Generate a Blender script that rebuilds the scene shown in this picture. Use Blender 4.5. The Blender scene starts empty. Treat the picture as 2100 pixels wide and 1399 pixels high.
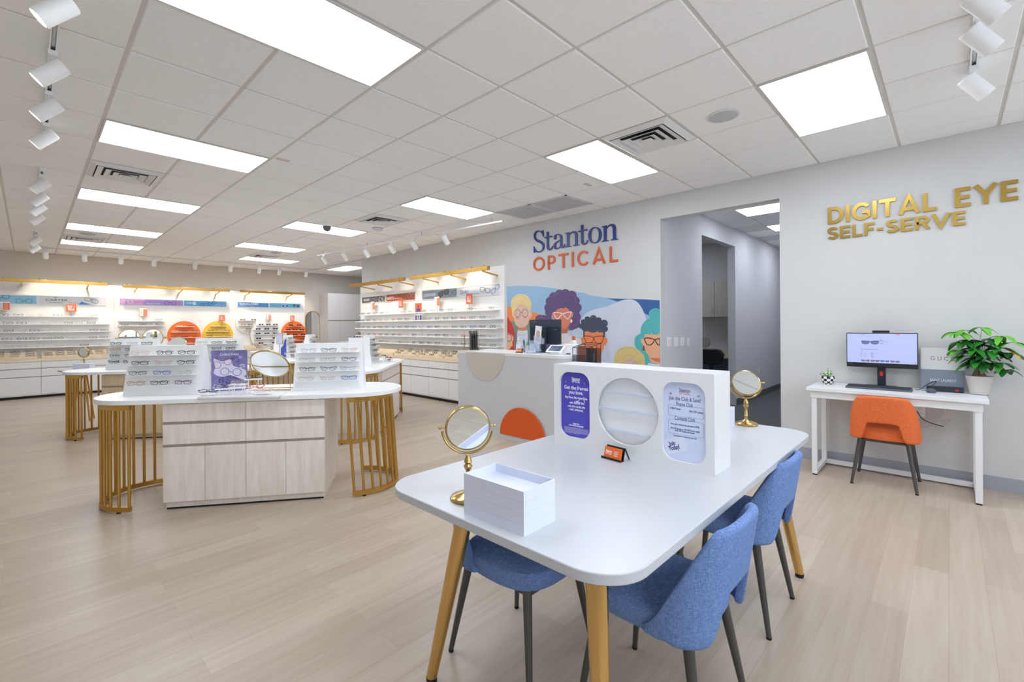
import bpy, math, random
from mathutils import Vector, Matrix
random.seed(7)
scene = bpy.context.scene
COL = scene.collection

# ---------------------------------------------------------------- camera
TILE = 0.6096                 # ceiling tile, 2 ft
CEIL = 3.0
FPX, PX0, PY0 = 945.085, 1015.486, 667.26
YAW, ROLL = 0.7921, -0.0076
CAM = Vector((-5.676 * TILE, -3.5246 * TILE, CEIL - 2.6417 * TILE))
_F = Vector((math.sin(YAW), math.cos(YAW), 0)); _R0 = Vector((math.cos(YAW), -math.sin(YAW), 0)); _U0 = Vector((0, 0, 1))
_R = _R0 * math.cos(ROLL) + _U0 * math.sin(ROLL); _U = _U0 * math.cos(ROLL) - _R0 * math.sin(ROLL)
cam_data = bpy.data.cameras.new('camera'); cam = bpy.data.objects.new('camera', cam_data); COL.objects.link(cam)
cam.matrix_world = Matrix(((_R.x, _U.x, -_F.x, CAM.x), (_R.y, _U.y, -_F.y, CAM.y), (_R.z, _U.z, -_F.z, CAM.z), (0, 0, 0, 1)))
cam_data.sensor_width = 36; cam_data.lens = FPX / 2100 * 36
cam_data.shift_x = (1050 - PX0) / 2100; cam_data.shift_y = (PY0 - 699.5) / 2100
cam_data.clip_start = 0.05; cam_data.clip_end = 200
scene.camera = cam

# ---------------------------------------------------------------- world, exposure
world = bpy.data.worlds.new('daylight'); scene.world = world; world.use_nodes = True
wn = world.node_tree; wn.nodes['Background'].inputs[0].default_value = (0.74, 0.85, 1.0, 1); wn.nodes['Background'].inputs[1].default_value = 1.75
vs = scene.view_settings; vs.view_transform = 'Standard'; vs.look = 'None'; vs.gamma = 1; vs.use_curve_mapping = False
vs.exposure = 0.70
scene.cycles.max_bounces = 9; scene.cycles.diffuse_bounces = 5; scene.cycles.glossy_bounces = 3; scene.cycles.transmission_bounces = 4; scene.cycles.transparent_max_bounces = 10
PANEL_W = 7.4            # radiance of the ceiling panels
SPOT_W = 24.0

# ---------------------------------------------------------------- pixel to place (on a known real plane)
def ray(x, y): return _F + _R * ((x - PX0) / FPX) + _U * ((PY0 - y) / FPX)
def pz(x, y, z=0.0): d = ray(x, y); return CAM + d * ((z - CAM.z) / d.z)
def pX(x, y, X): d = ray(x, y); return CAM + d * ((X - CAM.x) / d.x)
def pY(x, y, Y): d = ray(x, y); return CAM + d * ((Y - CAM.y) / d.y)

# ---------------------------------------------------------------- materials
def srgb(r, g, b):
    f = lambda c: (c / 255 / 12.92) if c / 255 <= 0.04045 else ((c / 255 + 0.055) / 1.055) ** 2.4
    return (f(r), f(g), f(b), 1)
MATS = {}
def mat(name, rgb, rough=0.5, metal=0.0, emit=0.0, noise=0.0, nscale=30.0, bump=0.0, alpha=1.0, trans=0.0, spec=0.5, stretch=None, coat=0.0):
    if name in MATS: return MATS[name]
    m = bpy.data.materials.new(name); m.use_nodes = True; nt = m.node_tree; b = nt.nodes['Principled BSDF']
    c = srgb(*rgb); b.inputs['Base Color'].default_value = c; b.inputs['Roughness'].default_value = rough; b.inputs['Metallic'].default_value = metal
    b.inputs['Specular IOR Level'].default_value = spec; b.inputs['Alpha'].default_value = alpha; b.inputs['Transmission Weight'].default_value = trans
    b.inputs['Coat Weight'].default_value = coat
    if emit > 0: b.inputs['Emission Color'].default_value = c; b.inputs['Emission Strength'].default_value = emit
    if noise > 0 or bump > 0:
        tc = nt.nodes.new('ShaderNodeTexCoord'); mp = nt.nodes.new('ShaderNodeMapping'); nz = nt.nodes.new('ShaderNodeTexNoise')
        nz.inputs['Scale'].default_value = nscale; nz.inputs['Detail'].default_value = 4
        if stretch: mp.inputs['Scale'].default_value = stretch
        nt.links.new(tc.outputs['Object'], mp.inputs['Vector']); nt.links.new(mp.outputs['Vector'], nz.inputs['Vector'])
        if noise > 0:
            r = nt.nodes.new('ShaderNodeValToRGB'); r.color_ramp.elements[0].position = 0.3; r.color_ramp.elements[1].position = 0.7
            r.color_ramp.elements[0].color = tuple(v * (1 - noise) for v in c[:3]) + (1,)
            r.color_ramp.elements[1].color = tuple(min(1, v * (1 + noise * 0.6)) for v in c[:3]) + (1,)
            nt.links.new(nz.outputs['Fac'], r.inputs['Fac']); nt.links.new(r.outputs['Color'], b.inputs['Base Color'])
        if bump > 0:
            bp = nt.nodes.new('ShaderNodeBump'); bp.inputs['Strength'].default_value = bump; bp.inputs['Distance'].default_value = 0.002
            nt.links.new(nz.outputs['Fac'], bp.inputs['Height']); nt.links.new(bp.outputs['Normal'], b.inputs['Normal'])
    MATS[name] = m; return m

def glassy(name, rgb, opacity, rough=0.03):
    if name in MATS: return MATS[name]
    m = bpy.data.materials.new(name); m.use_nodes = True; nt = m.node_tree; nt.nodes.remove(nt.nodes['Principled BSDF'])
    out = nt.nodes['Material Output']; tr = nt.nodes.new('ShaderNodeBsdfTransparent'); df = nt.nodes.new('ShaderNodeBsdfPrincipled'); mx = nt.nodes.new('ShaderNodeMixShader')
    df.inputs['Base Color'].default_value = srgb(*rgb); df.inputs['Roughness'].default_value = rough
    mx.inputs[0].default_value = opacity
    nt.links.new(tr.outputs[0], mx.inputs[1]); nt.links.new(df.outputs[0], mx.inputs[2]); nt.links.new(mx.outputs[0], out.inputs['Surface'])
    MATS[name] = m; return m

def wood(name, rgb, dark, scale=(1, 1, 1), rough=0.45, amt=0.5):
    m = bpy.data.materials.new(name); m.use_nodes = True; nt = m.node_tree; b = nt.nodes['Principled BSDF']
    tc = nt.nodes.new('ShaderNodeTexCoord'); mp = nt.nodes.new('ShaderNodeMapping'); mp.inputs['Scale'].default_value = scale
    n1 = nt.nodes.new('ShaderNodeTexNoise'); n1.inputs['Scale'].default_value = 3; n1.inputs['Detail'].default_value = 6; n1.inputs['Roughness'].default_value = 0.6
    r = nt.nodes.new('ShaderNodeValToRGB'); r.color_ramp.elements[0].position = 0.35; r.color_ramp.elements[1].position = 0.65
    r.color_ramp.elements[0].color = srgb(*dark); r.color_ramp.elements[1].color = srgb(*rgb)
    nt.links.new(tc.outputs['Object'], mp.inputs['Vector']); nt.links.new(mp.outputs['Vector'], n1.inputs['Vector'])
    nt.links.new(n1.outputs['Fac'], r.inputs['Fac']); nt.links.new(r.outputs['Color'], b.inputs['Base Color'])
    b.inputs['Roughness'].default_value = rough; MATS[name] = m; return m

def floor_material():
    m = bpy.data.materials.new('vinyl_plank_floor'); m.use_nodes = True; nt = m.node_tree; b = nt.nodes['Principled BSDF']; L = nt.links.new
    tc = nt.nodes.new('ShaderNodeTexCoord'); mp = nt.nodes.new('ShaderNodeMapping'); mp.inputs['Location'].default_value = (2.955, -0.942 + 0.14 * 20, 0)
    bk = nt.nodes.new('ShaderNodeTexBrick'); bk.offset = 0.5; bk.inputs['Scale'].default_value = 1; bk.inputs['Brick Width'].default_value = 1.22; bk.inputs['Row Height'].default_value = 0.14
    bk.inputs['Mortar Size'].default_value = 0.0009; bk.inputs['Mortar Smooth'].default_value = 0.3; bk.inputs['Bias'].default_value = 0
    bk.inputs['Color1'].default_value = srgb(186, 171, 154); bk.inputs['Color2'].default_value = srgb(200, 186, 169); bk.inputs['Mortar'].default_value = srgb(170, 152, 135)
    m2 = nt.nodes.new('ShaderNodeMapping'); m2.inputs['Scale'].default_value = (0.9, 16, 1)
    n1 = nt.nodes.new('ShaderNodeTexNoise'); n1.inputs['Scale'].default_value = 1.6; n1.inputs['Detail'].default_value = 8; n1.inputs['Roughness'].default_value = 0.62
    r = nt.nodes.new('ShaderNodeValToRGB'); r.color_ramp.elements[0].position = 0.3; r.color_ramp.elements[1].position = 0.72
    r.color_ramp.elements[0].color = srgb(228, 220, 210); r.color_ramp.elements[1].color = srgb(255, 255, 255)
    mx = nt.nodes.new('ShaderNodeMix'); mx.data_type = 'RGBA'; mx.blend_type = 'MULTIPLY'; mx.inputs[0].default_value = 0.8
    L(tc.outputs['Object'], mp.inputs['Vector']); L(mp.outputs['Vector'], bk.inputs['Vector']); L(tc.outputs['Object'], m2.inputs['Vector']); L(m2.outputs['Vector'], n1.inputs['Vector'])
    L(n1.outputs['Fac'], r.inputs['Fac']); L(bk.outputs['Color'], mx.inputs[6]); L(r.outputs['Color'], mx.inputs[7]); L(mx.outputs[2], b.inputs['Base Color'])
    b.inputs['Roughness'].default_value = 0.33; b.inputs['Specular IOR Level'].default_value = 0.45
    MATS['floor'] = m; return m

def fabric(name, a, b_):
    m = bpy.data.materials.new(name); m.use_nodes = True; nt = m.node_tree; b = nt.nodes['Principled BSDF']; L = nt.links.new
    tc = nt.nodes.new('ShaderNodeTexCoord'); m1 = nt.nodes.new('ShaderNodeMapping'); m1.inputs['Scale'].default_value = (90, 90, 420)
    m2 = nt.nodes.new('ShaderNodeMapping'); m2.inputs['Scale'].default_value = (420, 420, 60)
    n1 = nt.nodes.new('ShaderNodeTexNoise'); n1.inputs['Scale'].default_value = 1; n2 = nt.nodes.new('ShaderNodeTexNoise'); n2.inputs['Scale'].default_value = 1
    ad = nt.nodes.new('ShaderNodeMath'); ad.operation = 'ADD'; hf = nt.nodes.new('ShaderNodeMath'); hf.operation = 'MULTIPLY'; hf.inputs[1].default_value = 0.5
    r = nt.nodes.new('ShaderNodeValToRGB'); r.color_ramp.elements[0].position = 0.38; r.color_ramp.elements[1].position = 0.62
    r.color_ramp.elements[0].color = srgb(*a); r.color_ramp.elements[1].color = srgb(*b_)
    L(tc.outputs['Object'], m1.inputs['Vector']); L(tc.outputs['Object'], m2.inputs['Vector']); L(m1.outputs['Vector'], n1.inputs['Vector']); L(m2.outputs['Vector'], n2.inputs['Vector'])
    L(n1.outputs['Fac'], ad.inputs[0]); L(n2.outputs['Fac'], ad.inputs[1]); L(ad.outputs[0], hf.inputs[0]); L(hf.outputs[0], r.inputs['Fac']); L(r.outputs['Color'], b.inputs['Base Color'])
    b.inputs['Roughness'].default_value = 0.85; b.inputs['Specular IOR Level'].default_value = 0.2
    bp = nt.nodes.new('ShaderNodeBump'); bp.inputs['Strength'].default_value = 0.25; bp.inputs['Distance'].default_value = 0.001
    L(hf.outputs[0], bp.inputs['Height']); L(bp.outputs['Normal'], b.inputs['Normal']); MATS[name] = m; return m

W_WALL = mat('wall_paint', (209, 208, 206), 0.75, noise=0.02, nscale=4)
W_GREY = mat('grey_wall_paint', (214, 213, 216), 0.75, noise=0.02, nscale=4)
W_CEIL = mat('ceiling_tile', (246, 245, 243), 0.9, noise=0.03, nscale=60)
W_GRID = mat('ceiling_grid', (216, 212, 206), 0.6, noise=0.02, nscale=20)
WHITE = mat('white_laminate', (232, 232, 231), 0.35, noise=0.015, nscale=6)
WHITE2 = mat('white_solid_surface', (198, 200, 203), 0.28, noise=0.01, nscale=9)
OFFW = mat('offwhite_board', (242, 240, 236), 0.5, noise=0.015, nscale=6)
PLAST = mat('white_plastic', (246, 246, 245), 0.35, noise=0.01, nscale=12)
PAPERW = mat('white_box_paper', (225, 229, 244), 0.45, noise=0.01, nscale=10)
BRASS = mat('brushed_brass', (204, 160, 82), 0.24, 0.92, noise=0.05, nscale=6, stretch=(30, 30, 1))
CHAMP = mat('champagne_brass', (216, 176, 110), 0.16, 0.97, noise=0.04, nscale=6, stretch=(30, 30, 1))
BRASS2 = mat('polished_brass', (196, 165, 104), 0.22, 0.95, noise=0.08, nscale=14)
BLACK = mat('black_plastic', (26, 27, 30), 0.45, noise=0.1, nscale=20)
DARK = mat('dark_navy_plastic', (34, 42, 56), 0.35, noise=0.06, nscale=20)
RUBBER = mat('black_rubber', (16, 16, 16), 0.7, noise=0.1, nscale=20)
GREYM = mat('dark_grey_metal', (92, 90, 88), 0.38, 0.6, noise=0.08, nscale=18)
STEEL = mat('steel', (190, 190, 190), 0.25, 0.9, noise=0.04, nscale=18)
MIRROR = mat('mirror_glass', (236, 240, 240), 0.02, 1.0)
RAIL = mat('greige_channel_rail', (166, 153, 139), 0.4, 0.3, noise=0.05, nscale=10)
PALEWOOD = wood('pale_ash_laminate', (243, 235, 225), (229, 217, 204), (9, 9, 1.2), 0.45)
TANWOOD = wood('tan_maple_laminate', (222, 200, 168), (206, 180, 146), (9, 9, 1.2), 0.45)
COUNTERWOOD = wood('grey_wood_laminate', (214, 205, 194), (200, 190, 178), (14, 14, 1.4), 0.45)
TRAYWOOD = wood('light_pine', (238, 222, 194), (226, 206, 174), (2, 14, 14), 0.5)
BASEB = mat('grey_rubber_base', (165, 167, 174), 0.5, noise=0.02, nscale=20)
COUNTER = mat('pale_grey_counter', (208, 210, 213), 0.45, noise=0.015, nscale=90)
ORANGE = mat('orange_laminate', (226, 92, 26), 0.45, noise=0.03, nscale=90)
ORANGE2 = mat('bright_orange_board', (248, 116, 40), 0.5, noise=0.02, nscale=9)
YELLOW = mat('yellow_board', (242, 196, 62), 0.5, noise=0.02, nscale=9)
SIGNO = mat('sign_orange', (240, 104, 66), 0.5, noise=0.02, nscale=9)
INK = mat('dark_ink', (54, 58, 76), 0.6, noise=0.02, nscale=9)
NAVY = mat('navy_letter', (34, 52, 128), 0.4, noise=0.04, nscale=9)
WINK = mat('white_ink', (244, 244, 246), 0.6, noise=0.01, nscale=9)
PURPLE = mat('violet_blue_print', (84, 78, 190), 0.3, noise=0.03, nscale=9)
CARPET = mat('dark_grey_carpet', (92, 93, 94), 0.95, noise=0.25, nscale=160, bump=0.3)
ACRYL = glassy('clear_acrylic', (220, 228, 245), 0.28, 0.06)
LENS = glassy('clear_lens', (225, 230, 235), 0.13, 0.04)
SMOKE = glassy('smoked_acrylic', (50, 52, 60), 0.45, 0.1)
DLENS = mat('dark_sun_lens', (40, 38, 40), 0.12, noise=0.1, nscale=12)
ALENS = mat('amber_sun_lens', (196, 140, 66), 0.15, noise=0.1, nscale=12)
PANEL_EM = mat('led_panel', (234, 243, 255), 0.5, emit=PANEL_W)
SPOT_EM = mat('spot_lamp_face', (255, 240, 205), 0.5, emit=3.0)

# ---------------------------------------------------------------- geometry helpers
class MB:
    def __init__(s): s.v = []; s.f = []; s.m = []; s.mi = 0
    def add(s, vs, fs):
        o = len(s.v); s.v += [tuple(p) for p in vs]; s.f += [tuple(i + o for i in f) for f in fs]; s.m += [s.mi] * len(fs); return s
    def box(s, x0, x1, y0, y1, z0, z1):
        return s.add([(x0, y0, z0), (x1, y0, z0), (x1, y1, z0), (x0, y1, z0), (x0, y0, z1), (x1, y0, z1), (x1, y1, z1), (x0, y1, z1)],
                     [(0, 3, 2, 1), (4, 5, 6, 7), (0, 1, 5, 4), (1, 2, 6, 5), (2, 3, 7, 6), (3, 0, 4, 7)])
    def hexa(s, pts):   # bottom 4 ccw, top 4
        return s.add(pts, [(0, 3, 2, 1), (4, 5, 6, 7), (0, 1, 5, 4), (1, 2, 6, 5), (2, 3, 7, 6), (3, 0, 4, 7)])
    def cyl(s, p0, p1, r0, r1=None, n=16, caps=True):
        r1 = r0 if r1 is None else r1; p0 = Vector(p0); p1 = Vector(p1); d = (p1 - p0).normalized()
        a = Vector((0, 0, 1)) if abs(d.z) < 0.9 else Vector((1, 0, 0)); u = d.cross(a).normalized(); w = d.cross(u)
        vs = []
        for p, r in ((p0, r0), (p1, r1)):
            for i in range(n):
                t = 2 * math.pi * i / n; vs.append(p + u * (r * math.cos(t)) + w * (r * math.sin(t)))
        fs = [(i, n + i, n + (i + 1) % n, (i + 1) % n) for i in range(n)]
        if caps: fs += [tuple(range(n)), tuple(range(2 * n - 1, n - 1, -1))]
        return s.add(vs, fs)
    def lathe(s, prof, c=(0, 0, 0), n=28, axis=None, ring=False):
        c = Vector(c); ax = Vector(axis).normalized() if axis else Vector((0, 0, 1))
        a = Vector((1, 0, 0)) if abs(ax.x) < 0.9 else Vector((0, 1, 0)); u = (a - ax * a.dot(ax)).normalized(); w = ax.cross(u)
        vs = []
        for r, z in prof:
            for i in range(n):
                t = 2 * math.pi * i / n; vs.append(c + ax * z + u * (r * math.cos(t)) + w * (r * math.sin(t)))
        fs = []
        for k in range(len(prof) - 1):
            for i in range(n):
                j = (i + 1) % n; fs.append((k * n + i, k * n + j, (k + 1) * n + j, (k + 1) * n + i))
        k = len(prof) - 1
        if ring:
            for i in range(n): j = (i + 1) % n; fs.append((k * n + i, k * n + j, j, i))
        else: fs.append(tuple(range(n - 1, -1, -1))); fs.append(tuple(k * n + i for i in range(n)))
        return s.add(vs, fs)
    def tube(s, pts, r, n=8, closed=False):
        pts = [Vector(p) for p in pts]; N = len(pts); vs = []; fs = []; prev = None
        rr = r if isinstance(r, (list, tuple)) else [r] * N
        for i, p in enumerate(pts):
            if closed: t = pts[(i + 1) % N] - pts[i - 1]
            else: t = pts[min(i + 1, N - 1)] - pts[max(i - 1, 0)]
            t = t.normalized()
            if prev is None: a = Vector((0, 0, 1)) if abs(t.z) < 0.9 else Vector((1, 0, 0)); u = (a - t * a.dot(t)).normalized()
            else: u = (prev - t * prev.dot(t)).normalized()
            prev = u; w = t.cross(u)
            for k in range(n):
                q = 2 * math.pi * k / n; vs.append(p + u * (rr[i] * math.cos(q)) + w * (rr[i] * math.sin(q)))
        M = N if closed else N - 1
        for i in range(M):
            j = (i + 1) % N
            for k in range(n):
                l = (k + 1) % n; fs.append((i * n + k, i * n + l, j * n + l, j * n + k))
        if not closed: fs += [tuple(range(n - 1, -1, -1)), tuple((N - 1) * n + k for k in range(n))]
        return s.add(vs, fs)
    def prism(s, poly, z0, z1, M=None):  # poly in local xy, extruded in z, through M
        n = len(poly); area = sum(poly[i][0] * poly[(i + 1) % n][1] - poly[(i + 1) % n][0] * poly[i][1] for i in range(n))
        if area < 0: poly = poly[::-1]
        vs = [Vector((p[0], p[1], z0)) for p in poly] + [Vector((p[0], p[1], z1)) for p in poly]
        if M: vs = [M @ v for v in vs]
        return s.add(vs, [tuple(range(n - 1, -1, -1)), tuple(range(n, 2 * n))] + [(i, (i + 1) % n, n + (i + 1) % n, n + i) for i in range(n)])
    def quad(s, a, b, c, d): return s.add([a, b, c, d], [(0, 1, 2, 3)])
    def poly(s, pts): return s.add(pts, [tuple(range(len(pts)))])
    def mesh(s, name, mats, smooth=True):
        me = bpy.data.meshes.new(name); me.from_pydata(s.v, [], s.f)
        for m in (mats if isinstance(mats, (list, tuple)) else [mats]): me.materials.append(m)
        me.polygons.foreach_set('material_index', s.m); me.update()
        if smooth:
            me.polygons.foreach_set('use_smooth', [True] * len(me.polygons)); me.set_sharp_from_angle(angle=math.radians(35))
        return me
    def build(s, name, mats, parent=None, loc=None, rz=0, bevel=0, smooth=True, segs=2):
        o = bpy.data.objects.new(name, s.mesh(name, mats, smooth)); COL.objects.link(o)
        if parent: o.parent = parent
        if loc is not None: o.location = loc
        if rz: o.rotation_euler = (0, 0, rz)
        if bevel:
            md = o.modifiers.new('bevel', 'BEVEL'); md.width = bevel; md.segments = segs; md.limit_method = 'ANGLE'; md.angle_limit = math.radians(40)
        return o

def link_mesh(name, me, parent=None, loc=None, rot=None):
    o = bpy.data.objects.new(name, me); COL.objects.link(o)
    if parent: o.parent = parent
    if loc is not None: o.location = loc
    if rot is not None: o.rotation_euler = rot
    return o
def tag(o, label, cat, group=None):
    o['label'] = label; o['category'] = cat
    if group: o['group'] = group
    return o
def struct(o): o['kind'] = 'structure'; return o
def thing(name, label, cat, loc=(0, 0, 0), rz=0, group=None, rot=None):
    o = bpy.data.objects.new(name, None); COL.objects.link(o); o.location = loc; o.rotation_euler = rot if rot else (0, 0, rz); o.empty_display_size = 0.1
    return tag(o, label, cat, group)
def copy_tree(o, parent=None):
    c = o.copy(); COL.objects.link(c); c.parent = parent
    for ch in list(o.children): copy_tree(ch, c)
    return c

def smoothloop(pts, sub=6, closed=True):
    out = []; n = len(pts)
    rng = range(n) if closed else range(n - 1)
    for i in rng:
        if closed: p0, p1, p2, p3 = pts[i - 1], pts[i], pts[(i + 1) % n], pts[(i + 2) % n]
        else: p0, p1, p2, p3 = pts[max(i - 1, 0)], pts[i], pts[i + 1], pts[min(i + 2, n - 1)]
        for k in range(sub):
            t = k / sub
            out.append(tuple(0.5 * ((2 * p1[j]) + (-p0[j] + p2[j]) * t + (2 * p0[j] - 5 * p1[j] + 4 * p2[j] - p3[j]) * t * t + (-p0[j] + 3 * p1[j] - 3 * p2[j] + p3[j]) * t ** 3) for j in range(len(p1))))
    if not closed: out.append(tuple(pts[-1]))
    return out
def circ(cx, cy, rx, ry=None, n=40, a0=0, a1=360):
    ry = rx if ry is None else ry; full = abs(a1 - a0) >= 360; m = n if full else n + 1
    return [(cx + rx * math.cos(math.radians(a0 + (a1 - a0) * i / n)), cy + ry * math.sin(math.radians(a0 + (a1 - a0) * i / n))) for i in range(m)]
def rrect(x0, x1, y0, y1, r, n=7):
    o = []
    for cx, cy, a in ((x1 - r, y1 - r, 0), (x0 + r, y1 - r, 90), (x0 + r, y0 + r, 180), (x1 - r, y0 + r, 270)):
        o += circ(cx, cy, r, None, n, a, a + 90)
    return o
def plate_mesh(name, loops, thick, mats, bevel=0.0):
    """flat sheet in local xy (holes allowed), thickness along local z"""
    cu = bpy.data.curves.new(name, 'CURVE'); cu.dimensions = '2D'; cu.fill_mode = 'BOTH'; cu.extrude = max(thick / 2 - bevel, 0); cu.bevel_depth = bevel; cu.bevel_resolution = 1
    for lp in loops:
        sp = cu.splines.new('POLY'); sp.points.add(len(lp) - 1)
        for i, p in enumerate(lp): sp.points[i].co = (p[0], p[1], 0, 1)
        sp.use_cyclic_u = True
    o = bpy.data.objects.new(name, cu); COL.objects.link(o); bpy.context.view_layer.update()
    me = bpy.data.meshes.new_from_object(o); me.name = name; bpy.data.objects.remove(o); bpy.data.curves.remove(cu)
    me.materials.clear()
    for m in (mats if isinstance(mats, (list, tuple)) else [mats]): me.materials.append(m)
    return me
def basis(origin, xd, yd):
    xd = Vector(xd).normalized(); yd = Vector(yd).normalized(); zd = xd.cross(yd).normalized(); o = Vector(origin)
    return Matrix(((xd.x, yd.x, zd.x, o.x), (xd.y, yd.y, zd.y, o.y), (xd.z, yd.z, zd.z, o.z), (0, 0, 0, 1)))
def place(o, M): o.matrix_local = M; return o
def text_obj(txt, size, M, m, parent=None, name='lettering', thick=0.0006, align='CENTER', bold=0.0, width=None, shear=0.0):
    cu = bpy.data.curves.new(name, 'FONT'); cu.body = txt; cu.size = size; cu.align_x = align; cu.align_y = 'CENTER'; cu.extrude = thick / 2; cu.offset = bold; cu.shear = shear; cu.resolution_u = 3
    o = bpy.data.objects.new(name, cu); COL.objects.link(o); bpy.context.view_layer.update()
    me = bpy.data.meshes.new_from_object(o); me.name = name; bpy.data.objects.remove(o); bpy.data.curves.remove(cu)
    me.materials.clear(); me.materials.append(m)
    if width and len(me.vertices):
        xs = [v.co.x for v in me.vertices]; w = max(xs) - min(xs)
        if w > 0:
            k = width / w
            for v in me.vertices: v.co.x *= k
    o = bpy.data.objects.new(name, me); COL.objects.link(o); o.parent = parent; o.matrix_local = M
    return o
X_, Y_, Z_ = Vector((1, 0, 0)), Vector((0, 1, 0)), Vector((0, 0, 1))
XW = 2.13; YB = 11.49
# ================================================================ the room shell
fl = MB().box(-6.2, XW + 0.12, -4.8, YB + 0.1, -0.1, 0)
fl.box(XW + 0.12, 6.5, 7.82, YB + 0.1, -0.1, 0)
struct(fl.build('floor', floor_material(), smooth=False))
struct(MB().box(XW + 0.12, 9.2, -1.3, 0.437, -0.1, 0.001).box(XW + 0.125, 9.2, 0.437, 3.2, -0.1, -0.001).build('floor_hall', CARPET, smooth=False))

# light and vent cut-outs in the tile grid: (u0,u1,v0,v1) in tile units
LIGHTS = [(0, 1, -5, -3), (4, 5, -5, -3), (8, 9, -5, -3), (12, 13, -5, -3), (15, 16, -5, -3), (0, 1, 0, 2), (4, 5, 0, 2), (8, 9, -1, 1), (12, 13, -1, 1), (15, 16, 0, 2),
          (-3, -2, 0, 2), (15, 17, 4, 5), (-4, -3, -5, -3), (-7, -6, 0, 2), (-7, -6, -5, -3), (0, 1, 4.05, 5.05), (0, 1, 8, 9), (2, 3, 8, 9), (0, 1, 10, 11)]
VENTS = [(-1, 0, 0, 1), (6, 7, -5, -4), (6, 7, 0, 1), (14, 15, -5, -4), (14, 15, 0, 1)]
GRILLES = [(2, 3, 2, 3), (3, 4, 2, 3)]
def covered(u, v, L): return any(a <= u + 0.5 < b and c <= v + 0.5 < d for a, b, c, d in L)
g = MB(); g.box(-6.2, XW + 0.12, -4.8, YB + 0.1, CEIL, CEIL + 0.1); g.box(XW + 0.12, 6.5, 7.82, YB + 0.1, CEIL, CEIL + 0.1); g.box(XW + 0.12, 9.2, -1.3, 3.2, CEIL, CEIL + 0.1)
ceil_o = struct(g.build('ceiling', W_GRID, smooth=False))
t = MB(); HALF = 0.011
def tilebox(x0, x1, y0, y1):
    if x1 - x0 < 0.03 or y1 - y0 < 0.03: return
    z1, z0, e = CEIL, CEIL - 0.007, 0.004
    t.hexa([(x0 + e, y1 - e, z0), (x1 - e, y1 - e, z0), (x1 - e, y0 + e, z0), (x0 + e, y0 + e, z0), (x0, y1, z1), (x1, y1, z1), (x1, y0, z1), (x0, y0, z1)][0:8])
for u in range(-8, 19):
    for v in range(-11, 15):
        if covered(u, v, LIGHTS) or covered(u, v, VENTS) or covered(u, v, GRILLES): continue
        x0, x1, y0, y1 = v * TILE + HALF, (v + 1) * TILE - HALF, u * TILE + HALF, (u + 1) * TILE - HALF
        x0 = max(x0, -6.1); y0 = max(y0, -4.6); y1 = min(y1, YB)
        if x0 < XW - 0.02: tilebox(x0, min(x1, XW), y0, y1)
        if x1 > XW + 0.14:
            xa = max(x0, XW + 0.12)
            if y0 > 7.3: tilebox(xa, min(x1, 6.4), max(y0, 7.95), y1)
            elif -1.3 < y1 and y0 < 0.437 and x1 < 9: tilebox(xa, x1, max(y0, -0.95), min(y1, 0.437))
t.build('ceiling_tiles', W_CEIL, ceil_o, smooth=False)

# ---- walls
DO0, DO1, DH = -0.871, 0.437, 2.71     # wide opening to the hall
w = MB(); w.box(XW, XW + 0.12, -4.8, DO0, 0, CEIL).box(XW, XW + 0.12, DO0, DO1, DH, CEIL).box(XW, XW + 0.12, DO1, 7.82, 0, CEIL)
struct(w.build('wall_right', W_WALL, smooth=False))
struct(MB().box(XW + 0.12, 6.5, 7.70, 7.82, 0, CEIL).build('wall_alcove', W_WALL, smooth=False))
struct(MB().box(-6.2, 6.5, YB, YB + 0.1, 0, CEIL).build('wall_back', mat('wall_paint_back', (214, 207, 198), 0.75, noise=0.02, nscale=4), smooth=False))
struct(MB().box(-6.2, -6.1, -4.8, YB, 0, CEIL).build('wall_left', W_WALL, smooth=False))
struct(MB().box(6.4, 6.5, 7.82, YB, 0, CEIL).build('wall_alcove_end', W_WALL, smooth=False))
w = MB(); w.box(-6.2, 2.25, -4.8, -4.65, 0, 0.9).box(-6.2, 2.25, -4.8, -4.65, 2.75, CEIL)  # unseen sill wall, raised to cut bright window reflections in the mirrors
for x in (-6.2, 2.0): w.box(x, x + 0.25, -4.8, -4.65, 0.9, 2.75)
struct(w.build('wall_front', W_WALL, smooth=False))
wf = MB()
for i in range(6):
    x = -5.95 + i * 1.59; wf.box(x - 0.03, x + 0.03, -4.76, -4.69, 0.9, 2.75)
wf.box(-5.95, 2.0, -4.76, -4.69, 0.9, 0.96).box(-5.95, 2.0, -4.76, -4.69, 2.69, 2.75).box(-5.95, 2.0, -4.76, -4.69, 2.1, 2.15)
wfo = struct(wf.build('window_1', mat('dark_bronze_frame', (70, 68, 66), 0.4, 0.5, noise=0.05), smooth=False))
MB().box(-5.95, 2.0, -4.73, -4.725, 0.96, 2.69).build('pane', glassy('window_glass', (230, 240, 240), 0.04), wfo, smooth=False)
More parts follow.
